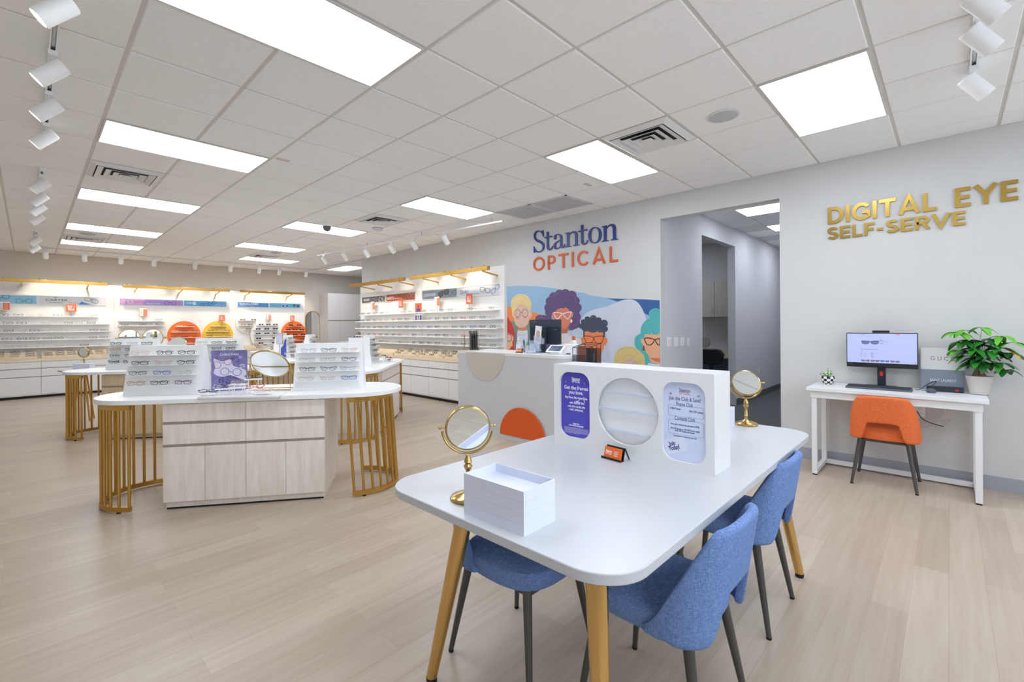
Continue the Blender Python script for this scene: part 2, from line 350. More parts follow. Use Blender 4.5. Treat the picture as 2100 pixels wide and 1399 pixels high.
# the hall behind the opening
w = MB(); HX0, HX1, HT = 3.49, 4.96, 2.695
w.box(XW + 0.12, HX0, DO1, DO1 + 0.12, 0, CEIL).box(HX1, 9.2, DO1, DO1 + 0.12, 0, CEIL).box(HX0, HX1, DO1, DO1 + 0.12, HT, CEIL)
struct(w.build('wall_hall_left', W_GREY, smooth=False))
struct(MB().box(XW + 0.12, 9.2, -1.05, -0.95, 0, CEIL).build('wall_hall_right', W_GREY, smooth=False))
struct(MB().box(9.1, 9.2, -0.95, 3.2, 0, CEIL).build('wall_hall_end', W_GREY, smooth=False))
struct(MB().box(6.25, 6.35, 0.557, 3.2, 0, CEIL).build('wall_office_back', W_GREY, smooth=False))
struct(MB().box(XW + 0.12, 9.1, 3.1, 3.2, 0, CEIL).build('wall_office_side', W_GREY, smooth=False))
b = MB().box(HX1 + 0.01, 9.1, DO1 - 0.012, DO1 - 0.0005, 0.002, 0.11).box(XW + 0.13, HX0, DO1 - 0.012, DO1 - 0.0005, 0.002, 0.11)
struct(b.build('baseboard_hall', mat('dark_rubber_base', (104, 103, 105), 0.6, noise=0.03), smooth=False))
struct(MB().box(XW - 0.013, XW - 0.0005, -4.6, DO0, 0, 0.115).build('baseboard_right', BASEB, smooth=False))
struct(MB().box(2.3, 2.85, YB - 0.012, YB - 0.0005, 0, 0.11).build('baseboard_back', BASEB, smooth=False))
struct(MB().box(XW, XW + 0.12, DO0, DO1, 0.0005, 0.004).build('trim_1', mat('threshold_strip', (190, 186, 180), 0.4, noise=0.03), smooth=False))

# ---- ceiling lights
LLAB = {0: 'big ceiling light panel nearest the top left of the room', 1: 'long ceiling light panel above the near display island', 2: 'long ceiling light panel behind the left air vent',
        3: 'long ceiling light panel in front of the far left speaker', 4: 'farthest long ceiling light panel on the left side', 5: 'ceiling light panel beside the square air vent above the table',
        6: 'ceiling light panel above the right shelving, beside the return grilles', 7: 'ceiling light panel behind the dome camera', 8: 'narrow far ceiling light panel, second from the back wall, centre row',
        9: 'narrowest ceiling light panel, nearest the back wall in the centre row', 10: 'square-looking ceiling light panel at the upper right above the desk', 11: 'square ceiling light panel in the alcove by the tall cupboards',
        12: 'ceiling light panel behind the camera, left', 13: 'ceiling light panel behind the camera, far right', 14: 'ceiling light panel behind the camera, far left', 15: 'ceiling light panel inside the hall opening', 16: 'small ceiling light panel deep in the hall', 17: 'unseen ceiling light panel added to brighten the office beyond the hall', 18: 'extra ceiling light panel added to brighten the hall'}
for i, (u0, u1, v0, v1) in enumerate(LIGHTS):
    x0, x1, y0, y1 = v0 * TILE, v1 * TILE, u0 * TILE, u1 * TILE
    if i == 15: x0, x1, y0, y1 = 3.54, 4.13, -0.575, 0.02
    if i == 16: x0, x1, y0, y1 = 6.6, 7.2, -0.6, 0.0
    if i == 17: x0, x1, y0, y1 = 4.6, 5.2, 1.5, 2.1  # unseen panel, added to brighten the office
    if i == 18: x0, x1, y0, y1 = 5.1, 5.7, -0.575, 0.02  # extra panel added between the other two to brighten the dark hall
    T = thing('ceiling_light', LLAB[i], 'ceiling light', ((x0 + x1) / 2, (y0 + y1) / 2, CEIL), group='recessed ceiling panels')
    a, c = (x1 - x0) / 2 - 0.010, (y1 - y0) / 2 - 0.010
    f = MB(); e = 0.012
    f.box(-a, a, -c, -c + e, -0.012, -0.0005).box(-a, a, c - e, c, -0.012, -0.0005).box(-a, -a + e, -c + e, c - e, -0.012, -0.0005).box(a - e, a, -c + e, c - e, -0.012, -0.0005)
    f.build('frame', W_GRID, T, smooth=False)
    MB().box(-a + e, a - e, -c + e, c - e, -0.009, -0.002).build('diffuser', PANEL_EM, T, smooth=False)

# ---- square air diffusers
ventdark = mat('duct_dark', (52, 54, 58), 0.7, noise=0.2, nscale=20); ventw = mat('vent_white', (228, 227, 226), 0.5, noise=0.02)
VL = ['square louvred air vent beside the light panel above the table', 'louvred air vent between two long light panels on the left', 'louvred air vent between the centre light panels and the wall track',
      'far louvred air vent in front of the farthest left light panel', 'far louvred air vent between the two narrowest centre light panels']
for i, (u0, u1, v0, v1) in enumerate(VENTS):
    T = thing('air_vent', VL[i], 'air vent', ((v0 + v1) / 2 * TILE, (u0 + u1) / 2 * TILE, CEIL), group='ceiling air vents')
    MB().box(-0.27, 0.27, -0.27, 0.27, -0.004, -0.0005).build('duct', ventdark, T, smooth=False)
    for k, (ro, dz) in enumerate(((0.294, 0.0), (0.232, -0.012), (0.165, -0.016), (0.098, -0.018))):
        ri = ro - 0.052; m = MB()
        zi, zo = -0.006 + dz * 0.3, -0.012 + dz
        if k == 0: zo, zi = -0.006, -0.030
        else: zo, zi = -0.034, -0.014
        for sx, sy in ((0, 1), (1, 0), (0, -1), (-1, 0)):
            if sx == 0: A = [(-ro, sy * ro, zo), (ro, sy * ro, zo), (ri, sy * ri, zi), (-ri, sy * ri, zi)]
            else: A = [(sx * ro, -ro, zo), (sx * ro, ro, zo), (sx * ri, ri, zi), (sx * ri, -ri, zi)]
            B = [(p[0], p[1], p[2] + 0.004) for p in A]
            m.add(A + B, [(0, 1, 2, 3), (7, 6, 5, 4), (0, 4, 5, 1), (1, 5, 6, 2), (2, 6, 7, 3), (3, 7, 4, 0)])
        m.build('louvre', ventw, T, smooth=False)
    MB().box(-0.045, 0.045, -0.045, 0.045, -0.036, -0.030).build('centre_plate', ventw, T, smooth=False)
for i, (u0, u1, v0, v1) in enumerate(GRILLES):
    T = thing('return_grille', ['grey return air grille beside the light panel, nearer one', 'grey return air grille, farther one by the shelving wall'][i], 'air grille', ((v0 + v1) / 2 * TILE, (u0 + u1) / 2 * TILE, CEIL), group='return grilles')
    a = 0.294; f = MB().box(-a, a, -a, -a + 0.02, -0.01, -0.0005).box(-a, a, a - 0.02, a, -0.01, -0.0005).box(-a, -a + 0.02, -a, a, -0.01, -0.0005).box(a - 0.02, a, -a, a, -0.01, -0.0005)
    f.build('frame', ventw, T, smooth=False)
    s = MB()
    for k in range(24): s.box(-.274, .274, -.27 + k * .0232, -.27 + k * .0232 + .013, -.006, -.0015)
    MB().box(-.274, .274, -.274, .274, -.0008, -.0002).build('backing', mat('grille_grey', (206, 205, 205)), T, smooth=False)
    s.build('slats', mat('grille_grey', (206, 205, 205), 0.5, noise=0.02), T, smooth=False)
SPK = [(-1.5, 0.51, 'round flush ceiling speaker beside the square air vent'), (13.5, -4.5, 'round ceiling speaker before the farthest left light panel'), (13.42, 0.5, 'round ceiling speaker between the two narrowest centre light panels')]
for u, v, lab in SPK:
    T = thing('ceiling_speaker', lab, 'speaker', (v * TILE, u * TILE, CEIL - 0.007), group='ceiling speakers')
    MB().lathe([(0.115, -0.001), (0.118, -0.006), (0.105, -0.009)], n=40).build('rim', ventw, T)
    MB().lathe([(0.104, -0.004), (0.104, -0.011), (0.06, -0.013), (0.001, -0.013)], n=40).build('grille', mat('speaker_grille', (196, 196, 200), 0.7, noise=0.05, nscale=300), T)
T = thing('smoke_detector', 'round white smoke detector near the centre air vent', 'smoke detector', (0.91 * TILE, 7.39 * TILE, CEIL - 0.007))
MB().lathe([(0.08, -0.001), (0.082, -0.02), (0.07, -0.045), (0.03, -0.05), (0.001, -0.05)], n=32).build('housing', mat('detector_white', (224, 222, 232), 0.4, noise=0.01), T)
MB().lathe([(0.083, -0.0005), (0.083, -0.004)], n=32).build('base_ring', ventdark, T)
T = thing('dome_camera', 'dark dome security camera hanging before a long light panel', 'security camera', (-0.32 * TILE, 7.75 * TILE, CEIL - 0.007))
MB().lathe([(0.075, -0.0005), (0.078, -0.03), (0.066, -0.05)], n=32).build('base', PLAST, T)
MB().lathe([(0.062, -0.05), (0.062, -0.075), (0.05, -0.105), (0.025, -0.122), (0.001, -0.126)], n=32).build('dome', mat('smoked_dome', (92, 96, 100), 0.15, noise=0.05), T)
for u, v, lab in ((3.92, -2.85, 'small ceiling sensor with a red lamp beside the left light panel'), (1.3, 1.72, 'small ceiling sensor with a red lamp below the table light panel')):
    T = thing('ceiling_sensor', lab, 'sensor', (v * TILE, u * TILE, CEIL - 0.007))
    MB().box(-0.06, 0.06, -0.022, 0.022, -0.007, -0.0005).build('housing', mat('sensor_grey', (208, 205, 200), 0.5, noise=0.02), T, bevel=0.003)
    MB().cyl((0.01, 0, -0.009), (0.01, 0, -0.006), 0.006, n=12).build('lamp', mat('red_led', (230, 40, 40), 0.4, emit=1.0), T)

# ---- track lighting
def track(label, p0, p1, z, heads, aim, group_lab, spot=True, w=0.036, power=1.0, drop=0.0):
    p0 = Vector(p0).to_3d(); p1 = Vector(p1).to_3d(); d = (p1 - p0); L = d.length; a = math.atan2(d.y, d.x)
    T = thing('light_track', label, 'track', (p0.x, p0.y, z), a)
    m = MB(); m.box(0, L, -w / 2, -w / 2 + 0.008, -0.022, -0.001).box(0, L, w / 2 - 0.008, w / 2, -0.022, -0.001).box(0, L, -w / 2, w / 2, -0.004, -0.0008)
    m.build('rail', PLAST, T, smooth=False)
    MB().box(0, L, -0.006, 0.006, -0.012, -0.005).build('conductor', STEEL, T, smooth=False)
    for xe in (-0.01, L - 0.03): MB().box(xe, xe + 0.04, -w / 2 - 0.002, w / 2 + 0.002, -0.026, -0.0005).build('end_feed', PLAST, T, smooth=False)
    if CEIL - z > 0.03:
        h = MB()
        for k in range(max(2, int(L / 1.1))):
            x = 0.2 + k * (L - 0.4) / max(1, int(L / 1.1) - 1); h.cyl((x, 0, 0), (x, 0, CEIL - 0.007 - z), 0.004, n=8)
        h.build('hanger_wires', STEEL, T)
    for i, (t_, lab) in enumerate(heads):
        h = thing('track_spotlight', lab, 'spotlight', p0 + d * (t_ / L) + Vector((0, 0, z - 0.022)), 0, group_lab)
        av = Vector(aim(i) if callable(aim) else aim).normalized()
        MB().box(-0.045, 0.045, -0.02, 0.02, -0.028, -0.0005).cyl((0, 0, -0.028), (0, 0, -0.085), 0.009, n=12).build('bracket', PLAST, h, rz=a)
        c = Vector((0, 0, -0.105)); b0 = c - av * 0.065; b1 = c + av * 0.075
        MB().lathe([(0.006, 0), (0.042, 0.001), (0.046, 0.006), (0.046, 0.156), (0.045, 0.162), (0.040, 0.162), (0.040, 0.150)], b0, 28, av).build('lamp_barrel', PLAST, h)
        MB().lathe([(0.0005, 0.1505), (0.039, 0.1505), (0.039, 0.1512)], b0, 24, av).build('lamp_face', SPOT_EM, h)
        if spot:
            ld = bpy.data.lights.new('spot_lamp', 'SPOT'); ld.energy = SPOT_W * power; ld.spot_size = math.radians(62); ld.spot_blend = 0.7; ld.shadow_soft_size = 0.03; ld.color = (1.0, 0.87, 0.70)
            lo = bpy.data.objects.new('spot_lamp', ld); COL.objects.link(lo); lo.parent = h; lo.location = b0 + av * 0.175
            lo.rotation_euler = (-av).to_track_quat('Z', 'Y').to_euler()
XT = -5.5 * TILE
ORD = ['nearest', 'second', 'third', 'fourth', 'fifth', 'sixth', 'seventh', 'eighth', 'ninth', 'tenth', 'eleventh', 'twelfth']
zt = CEIL - 0.007
def hpos(px, py, X=None, Y=None, z=2.87):
    return pz(px, py, z)
ys = [pz(x, y, 2.87).y for x, y in ((130, 20), (115, 147), (110, 224), (103, 283))]
track('white ceiling track at the upper left edge of the room', (XT, -1.6), (XT, 5.2 * TILE), zt, [(y + 1.6, '%s white spotlight on the upper left track' % ORD[i]) for i, y in enumerate(ys)], (-0.62, 0.12, -0.62), 'spotlights on the left tracks', power=0.4)
ys = [pz(x, y, 2.87).y for x, y in ((92, 380), (87, 407), (83, 428), (80, 448))]
track('second white ceiling track, farther along the left side', (XT, 7.03 * TILE), (XT, 11.5 * TILE), zt, [(y - 7.03 * TILE, '%s white spotlight on the second left track' % ORD[i]) for i, y in enumerate(ys)], (-0.62, 0.12, -0.62), 'spotlights on the left tracks', power=0.4)
ys = [pz(x, y, 2.87).y for x, y in ((76, 494), (73, 509))]
track('short white ceiling track at the far left near the back wall', (XT, 13.86 * TILE), (XT, 16.9 * TILE), zt, [(y - 13.86 * TILE, '%s white spotlight on the far left track' % ORD[i]) for i, y in enumerate(ys)], (-0.62, 0.12, -0.62), 'spotlights on the left tracks', power=0.4)
YT = 17.3 * TILE
xs = [pY(x, 520, YT).x for x in (93, 173, 248, 316, 400, 473, 532, 573, 628)]
track('long white ceiling track along the back wall', (XT, YT), (2.3, YT), zt, [(x - XT, '%s white spotlight from the left on the back wall track' % ORD[i]) for i, x in enumerate(xs)], (0.05, 0.62, -0.78), 'spotlights along the back wall')
xs2 = [pz(x, y, 2.87) for x, y in ((2030, 0), (2005, 76), (1998, 172))]
YN = sum(p.y for p in xs2[1:]) / 2
track('short white ceiling track at the upper right corner', (-1.2, YN), (xs2[2].x + 0.12, YN), zt, [(p.x + 1.2, '%s white spotlight on the upper right track' % ORD[i]) for i, p in enumerate(xs2)], (0.28, -0.50, -0.62), 'spotlights at the upper right', power=0.5)
ZR = 2.93; A = pz(1030, 452, ZR); B = pz(652, 523, ZR); XR = (A.x + B.x) / 2 + 0.0
A = Vector((A.x, A.y, 0)); B = Vector((B.x, B.y, 0)); dR = (B - A)
hp = []
for x in (913, 848, 803, 751, 706, 665):
    rr = ray(x, 480); den = rr.x * dR.y - rr.y * dR.x; w_ = A - Vector((CAM.x, CAM.y, 0)); tt = (w_.x * dR.y - w_.y * dR.x) / den
    P = Vector((CAM.x + rr.x * tt, CAM.y + rr.y * tt, 0)); hp.append((P - A).length)
track('suspended white track parallel to the right shelving wall', A, B, ZR, [(h, '%s white spotlight on the right wall track' % ORD[i]) for i, h in enumerate(hp)], (0.62, 0.05, -0.78), 'spotlights facing the right shelving')

# ---- switches, outlets
for i, (px, n) in enumerate(((1372, 'leftmost'), (1386, 'second'), (1399, 'third'), (1411, 'narrow rightmost'))):
    p = pY(px, 701.5, DO1); wd = 0.115 if i < 3 else 0.07
    T = thing('light_switch', 'white wall switch plate in the hall, %s of the four' % n, 'switch', (p.x, DO1 - 0.0005, p.z), group='hall switches')
    MB().box(-wd / 2, wd / 2, -0.006, 0, -0.06, 0.06).build('plate', PLAST, T, bevel=0.002)
    for x in ((-0.028, 0.028) if i < 3 else (0,)): MB().box(x - 0.017, x + 0.017, -0.009, -0.006, -0.034, 0.034).build('rocker', WHITE, T, bevel=0.001)
def outlet(label, M, doubles=1):
    T = thing('wall_outlet', label, 'outlet'); T.matrix_world = M
    MB().prism(rrect(-0.036 * doubles, 0.036 * doubles, -0.058, 0.058, 0.006), 0, 0.005).build('plate', PLAST, T)
    s = MB()
    for k in range(doubles):
        cx = (k - (doubles - 1) / 2) * 0.045
        for cy in (-0.02, 0.02):
            for dx in (-0.006, 0.006): s.box(cx + dx - 0.0012, cx + dx + 0.0012, cy - 0.004, cy + 0.004, 0.005, 0.0056)
    s.build('sockets', BLACK, T, smooth=False)
    return T
p = pY(1556, 760, DO1); outlet('white outlet low on the grey hall wall behind the gold mirror', basis((p.x, DO1 - 0.0005, p.z), X_, Z_))
p = pX(1886, 842, XW); outlet('white outlet under the desk with a black plug in it', basis((XW - 0.0005, p.y, p.z), -Y_, Z_), 1)
# ================================================================ foreground table, chairs, desk
BLUEF = fabric('blue_woven_fabric', (92, 122, 178), (132, 158, 206)); ORANGEF = fabric('orange_woven_fabric', (224, 100, 52), (242, 132, 78))
TZ = 0.778
T = thing('consultation_table', 'large white table with rounded corners and four splayed brass legs', 'table', (-1.43, -1.085, 0))
MB().prism(rrect(-1.07, 1.07, -0.515, 0.515, 0.14, 12), TZ - 0.03, TZ).build('tabletop', WHITE2, T, bevel=0.003)
MB().box(-0.74, 0.74, -0.22, 0.22, TZ - 0.055, TZ - 0.0305).build('apron', WHITE2, T)
for sx, sy in ((-1, 1), (-1, -1), (1, 1), (1, -1)):
    top = Vector((sx * 0.835, 0.26 if sy > 0 else -0.30, TZ - 0.031)); bot = Vector((sx * 0.93, sy * 0.385 if sx < 0 else sy * 0.47, 0.018))
    if sx > 0: top = Vector((0.845, sy * 0.345, TZ - 0.031))
    L = MB().cyl(bot, top, 0.021, 0.036, 32).build('leg', CHAMP, T)
    MB().cyl((bot.x, bot.y, 0), (bot.x, bot.y, 0.02), 0.02, 0.022, 20).build('foot', RUBBER, L)

# ---- chairs with a wrap-round back and an arched opening
def chair_meshes(fab):
    ring = [(0.80, 0.392), (0.95, 0.397), (1.0, 0.42), (1.0, 0.445), (0.965, 0.463), (0.88, 0.473), (0.62, 0.478), (0.3, 0.480)]
    m = MB(); N = 48; vs = []; fs = []
    for k, z in ring:
        for i in range(N):
            t = 2 * math.pi * i / N; c, s_ = math.cos(t), math.sin(t)
            vs.append((k * 0.222 * abs(c) ** 0.62 * (1 if c > 0 else -1), 0.02 + k * 0.218 * abs(s_) ** 0.72 * (1 if s_ > 0 else -1), z))
    for a in range(len(ring) - 1):
        for i in range(N): j = (i + 1) % N; fs.append((a * N + i, a * N + j, (a + 1) * N + j, (a + 1) * N + i))
    fs.append(tuple(range(N - 1, -1, -1))); fs.append(tuple((len(ring) - 1) * N + i for i in range(N)))
    m.add(vs, fs); seat = m.mesh('seat', fab)
    S = 60; K = 12; vs = []; fs = []
    for i in range(S + 1):
        s = -1 + 2 * i / S; a = abs(s)
        th = math.radians(s * 89.4); yb = -0.232 * abs(math.cos(th)) ** 0.45 * (1 if math.cos(th) > 0 else -1)
        q_ = min(1, max(0, (yb + 0.205) / 0.178)); top = 0.775 - 0.004 * (a / 0.3) ** 2 - 0.365 * q_ ** 1.05
        top = max(top, 0.425)
        if a < 0.19: bot = 0.548 - 0.012 * (a / 0.19) ** 2
        elif a < 0.32: q = (a - 0.19) / 0.13; bot = 0.536 - 0.142 * (1 - (1 - q) ** 2) ** 0.5 if q < 1 else 0.394
        else: bot = 0.394 + 0.02 * max(0, (a - 0.8) / 0.2)
        if a > 0.9: bot = 0.394 + 0.015 * ((a - 0.9) / 0.1)
        for k in range(K + 1):
            z = bot + (top - bot) * k / K; h = (z - 0.40) / 0.38
            rx = 0.236 - 0.022 * max(0, h) ** 1.5; ry = 0.232
            sn, cs = math.sin(th), math.cos(th)
            x = rx * abs(sn) ** 0.58 * (1 if sn > 0 else -1); y = -ry * abs(cs) ** 0.45 * (1 if cs > 0 else -1) * 1.0
            y -= 0.062 * max(0, h) * (0.35 + 0.65 * max(0, cs))
            vs.append((x, y, z))
    W = K + 1
    for i in range(S):
        for k in range(K): fs.append((i * W + k, i * W + k + 1, (i + 1) * W + k + 1, (i + 1) * W + k))
    sh = MB().add(vs, fs).mesh('backrest', fab)
    return seat, sh
def make_chair(name, label, fab):
    seat, sh = chair_meshes(fab); T = thing(name, label, 'chair')
    link_mesh('seat', seat, T)
    b = link_mesh('backrest', sh, T); md = b.modifiers.new('thick', 'SOLIDIFY'); md.thickness = 0.030; md.offset = 1
    md = b.modifiers.new('soft', 'SUBSURF'); md.levels = 1; md.render_levels = 1
    MB().box(-0.15, 0.15, -0.165, -0.14, 0.372, 0.391).box(-0.15, 0.15, 0.16, 0.185, 0.372, 0.391).box(-0.165, -0.14, -0.165, 0.185, 0.372, 0.391).box(0.14, 0.165, -0.165, 0.185, 0.372, 0.391).build('underframe', GREYM, T, bevel=0.002)
    for sx, sy in ((-1, -1), (1, -1), (-1, 1), (1, 1)):
        tp = (sx * 0.155, -0.15 if sy < 0 else 0.17, 0.392); bt = (sx * 0.209, -0.215 if sy < 0 else 0.225, 0.008)
        L = MB().cyl(bt, tp, 0.0105, 0.0185, 20).build('leg', GREYM, T)
        MB().cyl((bt[0], bt[1], 0), (bt[0], bt[1], 0.010), 0.0105, 0.0115, 16).build('foot', RUBBER, L)
    return T
c0 = make_chair('dining_chair', 'blue fabric chair at the near side of the table, left of the pair, back showing', BLUEF)
c0['group'] = 'blue chairs around the white table'
c0.location = (-1.85, -1.405, 0)
for x, y, rz, lab in ((-0.97, -1.36, 0, 'blue fabric chair at the near side of the table, by the far brass leg'),
                      (-1.99, -0.84, math.pi, 'blue fabric chair on the far side of the table, under the white box corner'),
                      (-1.06, -0.84, math.pi, 'blue fabric chair on the far side, mostly hidden by the tabletop')):
    c = copy_tree(c0); c.location = (x, y, 0); c.rotation_euler = (0, 0, rz); c['label'] = lab
oc = make_chair('dining_chair', 'orange fabric chair with grey metal legs in front of the white desk', ORANGEF)
oc.location = (1.755, -1.745, 0); oc.rotation_euler = (0, 0, -math.pi / 2)

# ---- display box with three windows, standing on the table
BX = -1.53; by0, by1 = -0.672, -1.475; BD = 0.185; BH = 1.186 - TZ
BW = by0 - by1
T = thing('display_box', 'white upright display box on the table with round window and two posters', 'display box', (BX, (by0 + by1) / 2, TZ), -math.pi / 2)
# local x = along -Y (to the right in the picture), local y = away from the camera (+X)
def bl(px, py): q = pX(px, py, BX); return ((by0 + by1) / 2 - q.y, q.z - TZ)
lp = [bl(1148, 830)[0], bl(1209, 830)[0], bl(1178, 898)[1], bl(1178, 764)[1]]
rp = [bl(1358, 860)[0], bl(1447, 870)[0], bl(1400, 948)[1], bl(1400, 785)[1]]
cc = ((bl(1228, 845)[0] + bl(1346, 860)[0]) / 2, (bl(1285, 773)[1] + bl(1290, 917)[1]) / 2); cr = 0.155
fr = plate_mesh('front_panel', [rrect(-BW / 2, BW / 2, 0, BH, 0.002), circ(cc[0], cc[1], cr, cr, 64), rrect(lp[0], lp[1], lp[2], lp[3], 0.055), rrect(rp[0], rp[1], rp[2], rp[3], 0.055)], 0.014, WHITE)
fp = link_mesh('front_panel', fr, T); fp.matrix_local = basis((0, 0.007, 0), X_, Z_)
m = MB(); m.box(-BW / 2, BW / 2, 0.0142, BD, BH - 0.016, BH).box(-BW / 2, BW / 2, 0.0142, BD, 0, 0.016).box(-BW / 2, -BW / 2 + 0.016, 0.0142, BD, 0.016, BH - 0.016).box(BW / 2 - 0.016, BW / 2, 0.0142, BD, 0.016, BH - 0.016)
m.build('case', WHITE, T, smooth=False)
MB().box(-BW / 2 + 0.017, BW / 2 - 0.017, 0.030, 0.036, 0.017, BH - 0.017).build('backing_board', PLAST, T, smooth=False)
for dz, k in ((0.075, 0.75), (-0.005, 0.95), (-0.105, 0.66)):
    MB().box(cc[0] - cr * k, cc[0] + cr * k, 0.004, 0.0295, cc[1] + dz, cc[1] + dz + 0.005).box(cc[0] - cr * k, cc[0] + cr * k, 0.001, 0.004, cc[1] + dz, cc[1] + dz + 0.016).build('acrylic_shelf', ACRYL, T, smooth=False)
def poster(rect, m_, lab):
    o = link_mesh('poster', plate_mesh('poster', [rrect(rect[0] - 0.004, rect[1] + 0.004, rect[2] - 0.004, rect[3] + 0.004, 0.057)], 0.002, m_), T)
    o.matrix_local = basis((0, 0.0165, 0), X_, Z_); o['label'] = lab; return o
P1 = poster(lp, PURPLE, 'violet poster with white text'); P2 = poster(rp, mat('pale_blue_print', (214, 222, 246), 0.3, noise=0.02), 'pale poster with club offers')
for rc in (lp, rp):
    for sx in (0.18, 0.82): MB().cyl((rc[0] + (rc[1] - rc[0]) * sx, 0.0105, rc[3] - 0.052), (rc[0] + (rc[1] - rc[0]) * sx, 0.0155, rc[3] - 0.052), 0.004, n=12).build('standoff_pin', STEEL, T)
def ptext(par, rc, s, fx, fy, size, m_, w=None, bold=0, rot=0):
    # par matrix is basis((0,.0165,0),X,Z): local z points towards the camera
    x = rc[0] + (rc[1] - rc[0]) * fx; y = rc[3] - (rc[3] - rc[2]) * fy
    M = Matrix.Translation((x, y, 0.0013)) @ Matrix.Rotation(rot, 4, 'Z')
    return text_obj(s, size, M, m_, par, width=w, bold=bold, thick=0.0003)
W1 = lp[1] - lp[0]; W2 = rp[1] - rp[0]
for s, fx, fy, sz, w in (('Stanton', .5, .105, .020, .27), ('OPTICAL', .5, .145, .018, .27), ('Get the frames', .5, .245, .026, .80), ('you love.', .5, .315, .026, .48), ('Buy Now, Pay Over Time', .5, .395, .016, .74), ('with', .34, .478, .013, .12), ('affirm', .60, .468, .024, .34),
                         ('• AS LOW AS 0% APR', .5, .535, .013, .60), ('• FAST APPROVAL', .5, .585, .013, .48), ('Apply Now', .5, .795, .010, .22), ('Ask an Eye Care Specialist', .5, .825, .010, .48)):
    ptext(P1, lp, s, fx, fy, sz, WINK, w * W1, 0.0004)
am = MB(); c_ = (lp[0] + W1 * .69, lp[3] - (lp[3] - lp[2]) * .468)
am.tube([(c_[0] + .019 * math.cos(a / 10 * math.pi), c_[1] + 0.004 + .019 * math.sin(a / 10 * math.pi), 0.0013) for a in range(11)], 0.0012, 5); am.build('logo_arc', WINK, P1)
fm = MB()
for k in range(7): fm.box(lp[0] + .10 * W1, lp[1] - (.10 if k < 6 else .4) * W1, lp[3] - (lp[3] - lp[2]) * (.862 + .014 * k) - .0005, lp[3] - (lp[3] - lp[2]) * (.862 + .014 * k) + .0004, 0.0011, 0.0015)
fm.build('fine_print', WINK, P1, smooth=False)
INKB = mat('soft_navy_ink', (92, 104, 146), 0.6, noise=0.02)
for s, fx, fy, sz, w, m_ in (('Stanton', .5, .105, .022, .25, INKB), ('OPTICAL', .5, .14, .018, .25, mat('soft_orange_ink', (214, 150, 140), 0.6)), ('Join the Club & Save!', .5, .215, .024, .74, INKB), ('Frame Club', .5, .285, .024, .38, INKB), ('4 FREE Frames', .28, .345, .012, .26, INKB), ('50% OFF Lenses', .76, .36, .012, .31, INKB),
                             ('Contacts Club', .5, .465, .024, .47, INKB), ("Next year's contact lens eye exam is FREE", .5, .545, .010, .66, INKB), ('20% OFF annual or 10% OFF lower supply', .5, .60, .010, .68, INKB), ('50% OFF frames and lenses', .5, .625, .010, .45, INKB), ('*with purchase of contact lens eye exam', .5, .69, .008, .55, INKB)):
    ptext(P2, rp, s, fx, fy, sz, m_, w * W2, 0.0003)
ptext(P2, rp, 'Join', .20, .80, .027, NAVY, .16 * W2, 0.0008, 0.35); ptext(P2, rp, 'Today!', .25, .85, .027, NAVY, .27 * W2, 0.0008, 0.35)
for y0, y1 in ((.30, .44), (.485, .67)):
    lo = rrect(rp[0] + .11 * W2, rp[0] + .93 * W2, rp[3] - (rp[3] - rp[2]) * y1, rp[3] - (rp[3] - rp[2]) * y0, .008); li = rrect(rp[0] + .115 * W2, rp[0] + .925 * W2, rp[3] - (rp[3] - rp[2]) * y1 + .0007, rp[3] - (rp[3] - rp[2]) * y0 - .0007, .0075)
    o = link_mesh('printed_outline', plate_mesh('printed_outline', [lo, li], 0.0003, INKB), P2, (0, 0, 0.0012))
# tilted placard print under the lettering
pl = MB().prism([(-.048, -.028), (.048, -.028), (.048, .034), (-.048, .034)], 0, .0002); o = pl.build('printed_placard', mat('placard_pale', (226, 230, 246), .5), P2, smooth=False); o.matrix_local = Matrix.Translation((rp[0] + .28 * W2, rp[3] - (rp[3] - rp[2]) * .825, .0010)) @ Matrix.Rotation(.35, 4, 'Z')

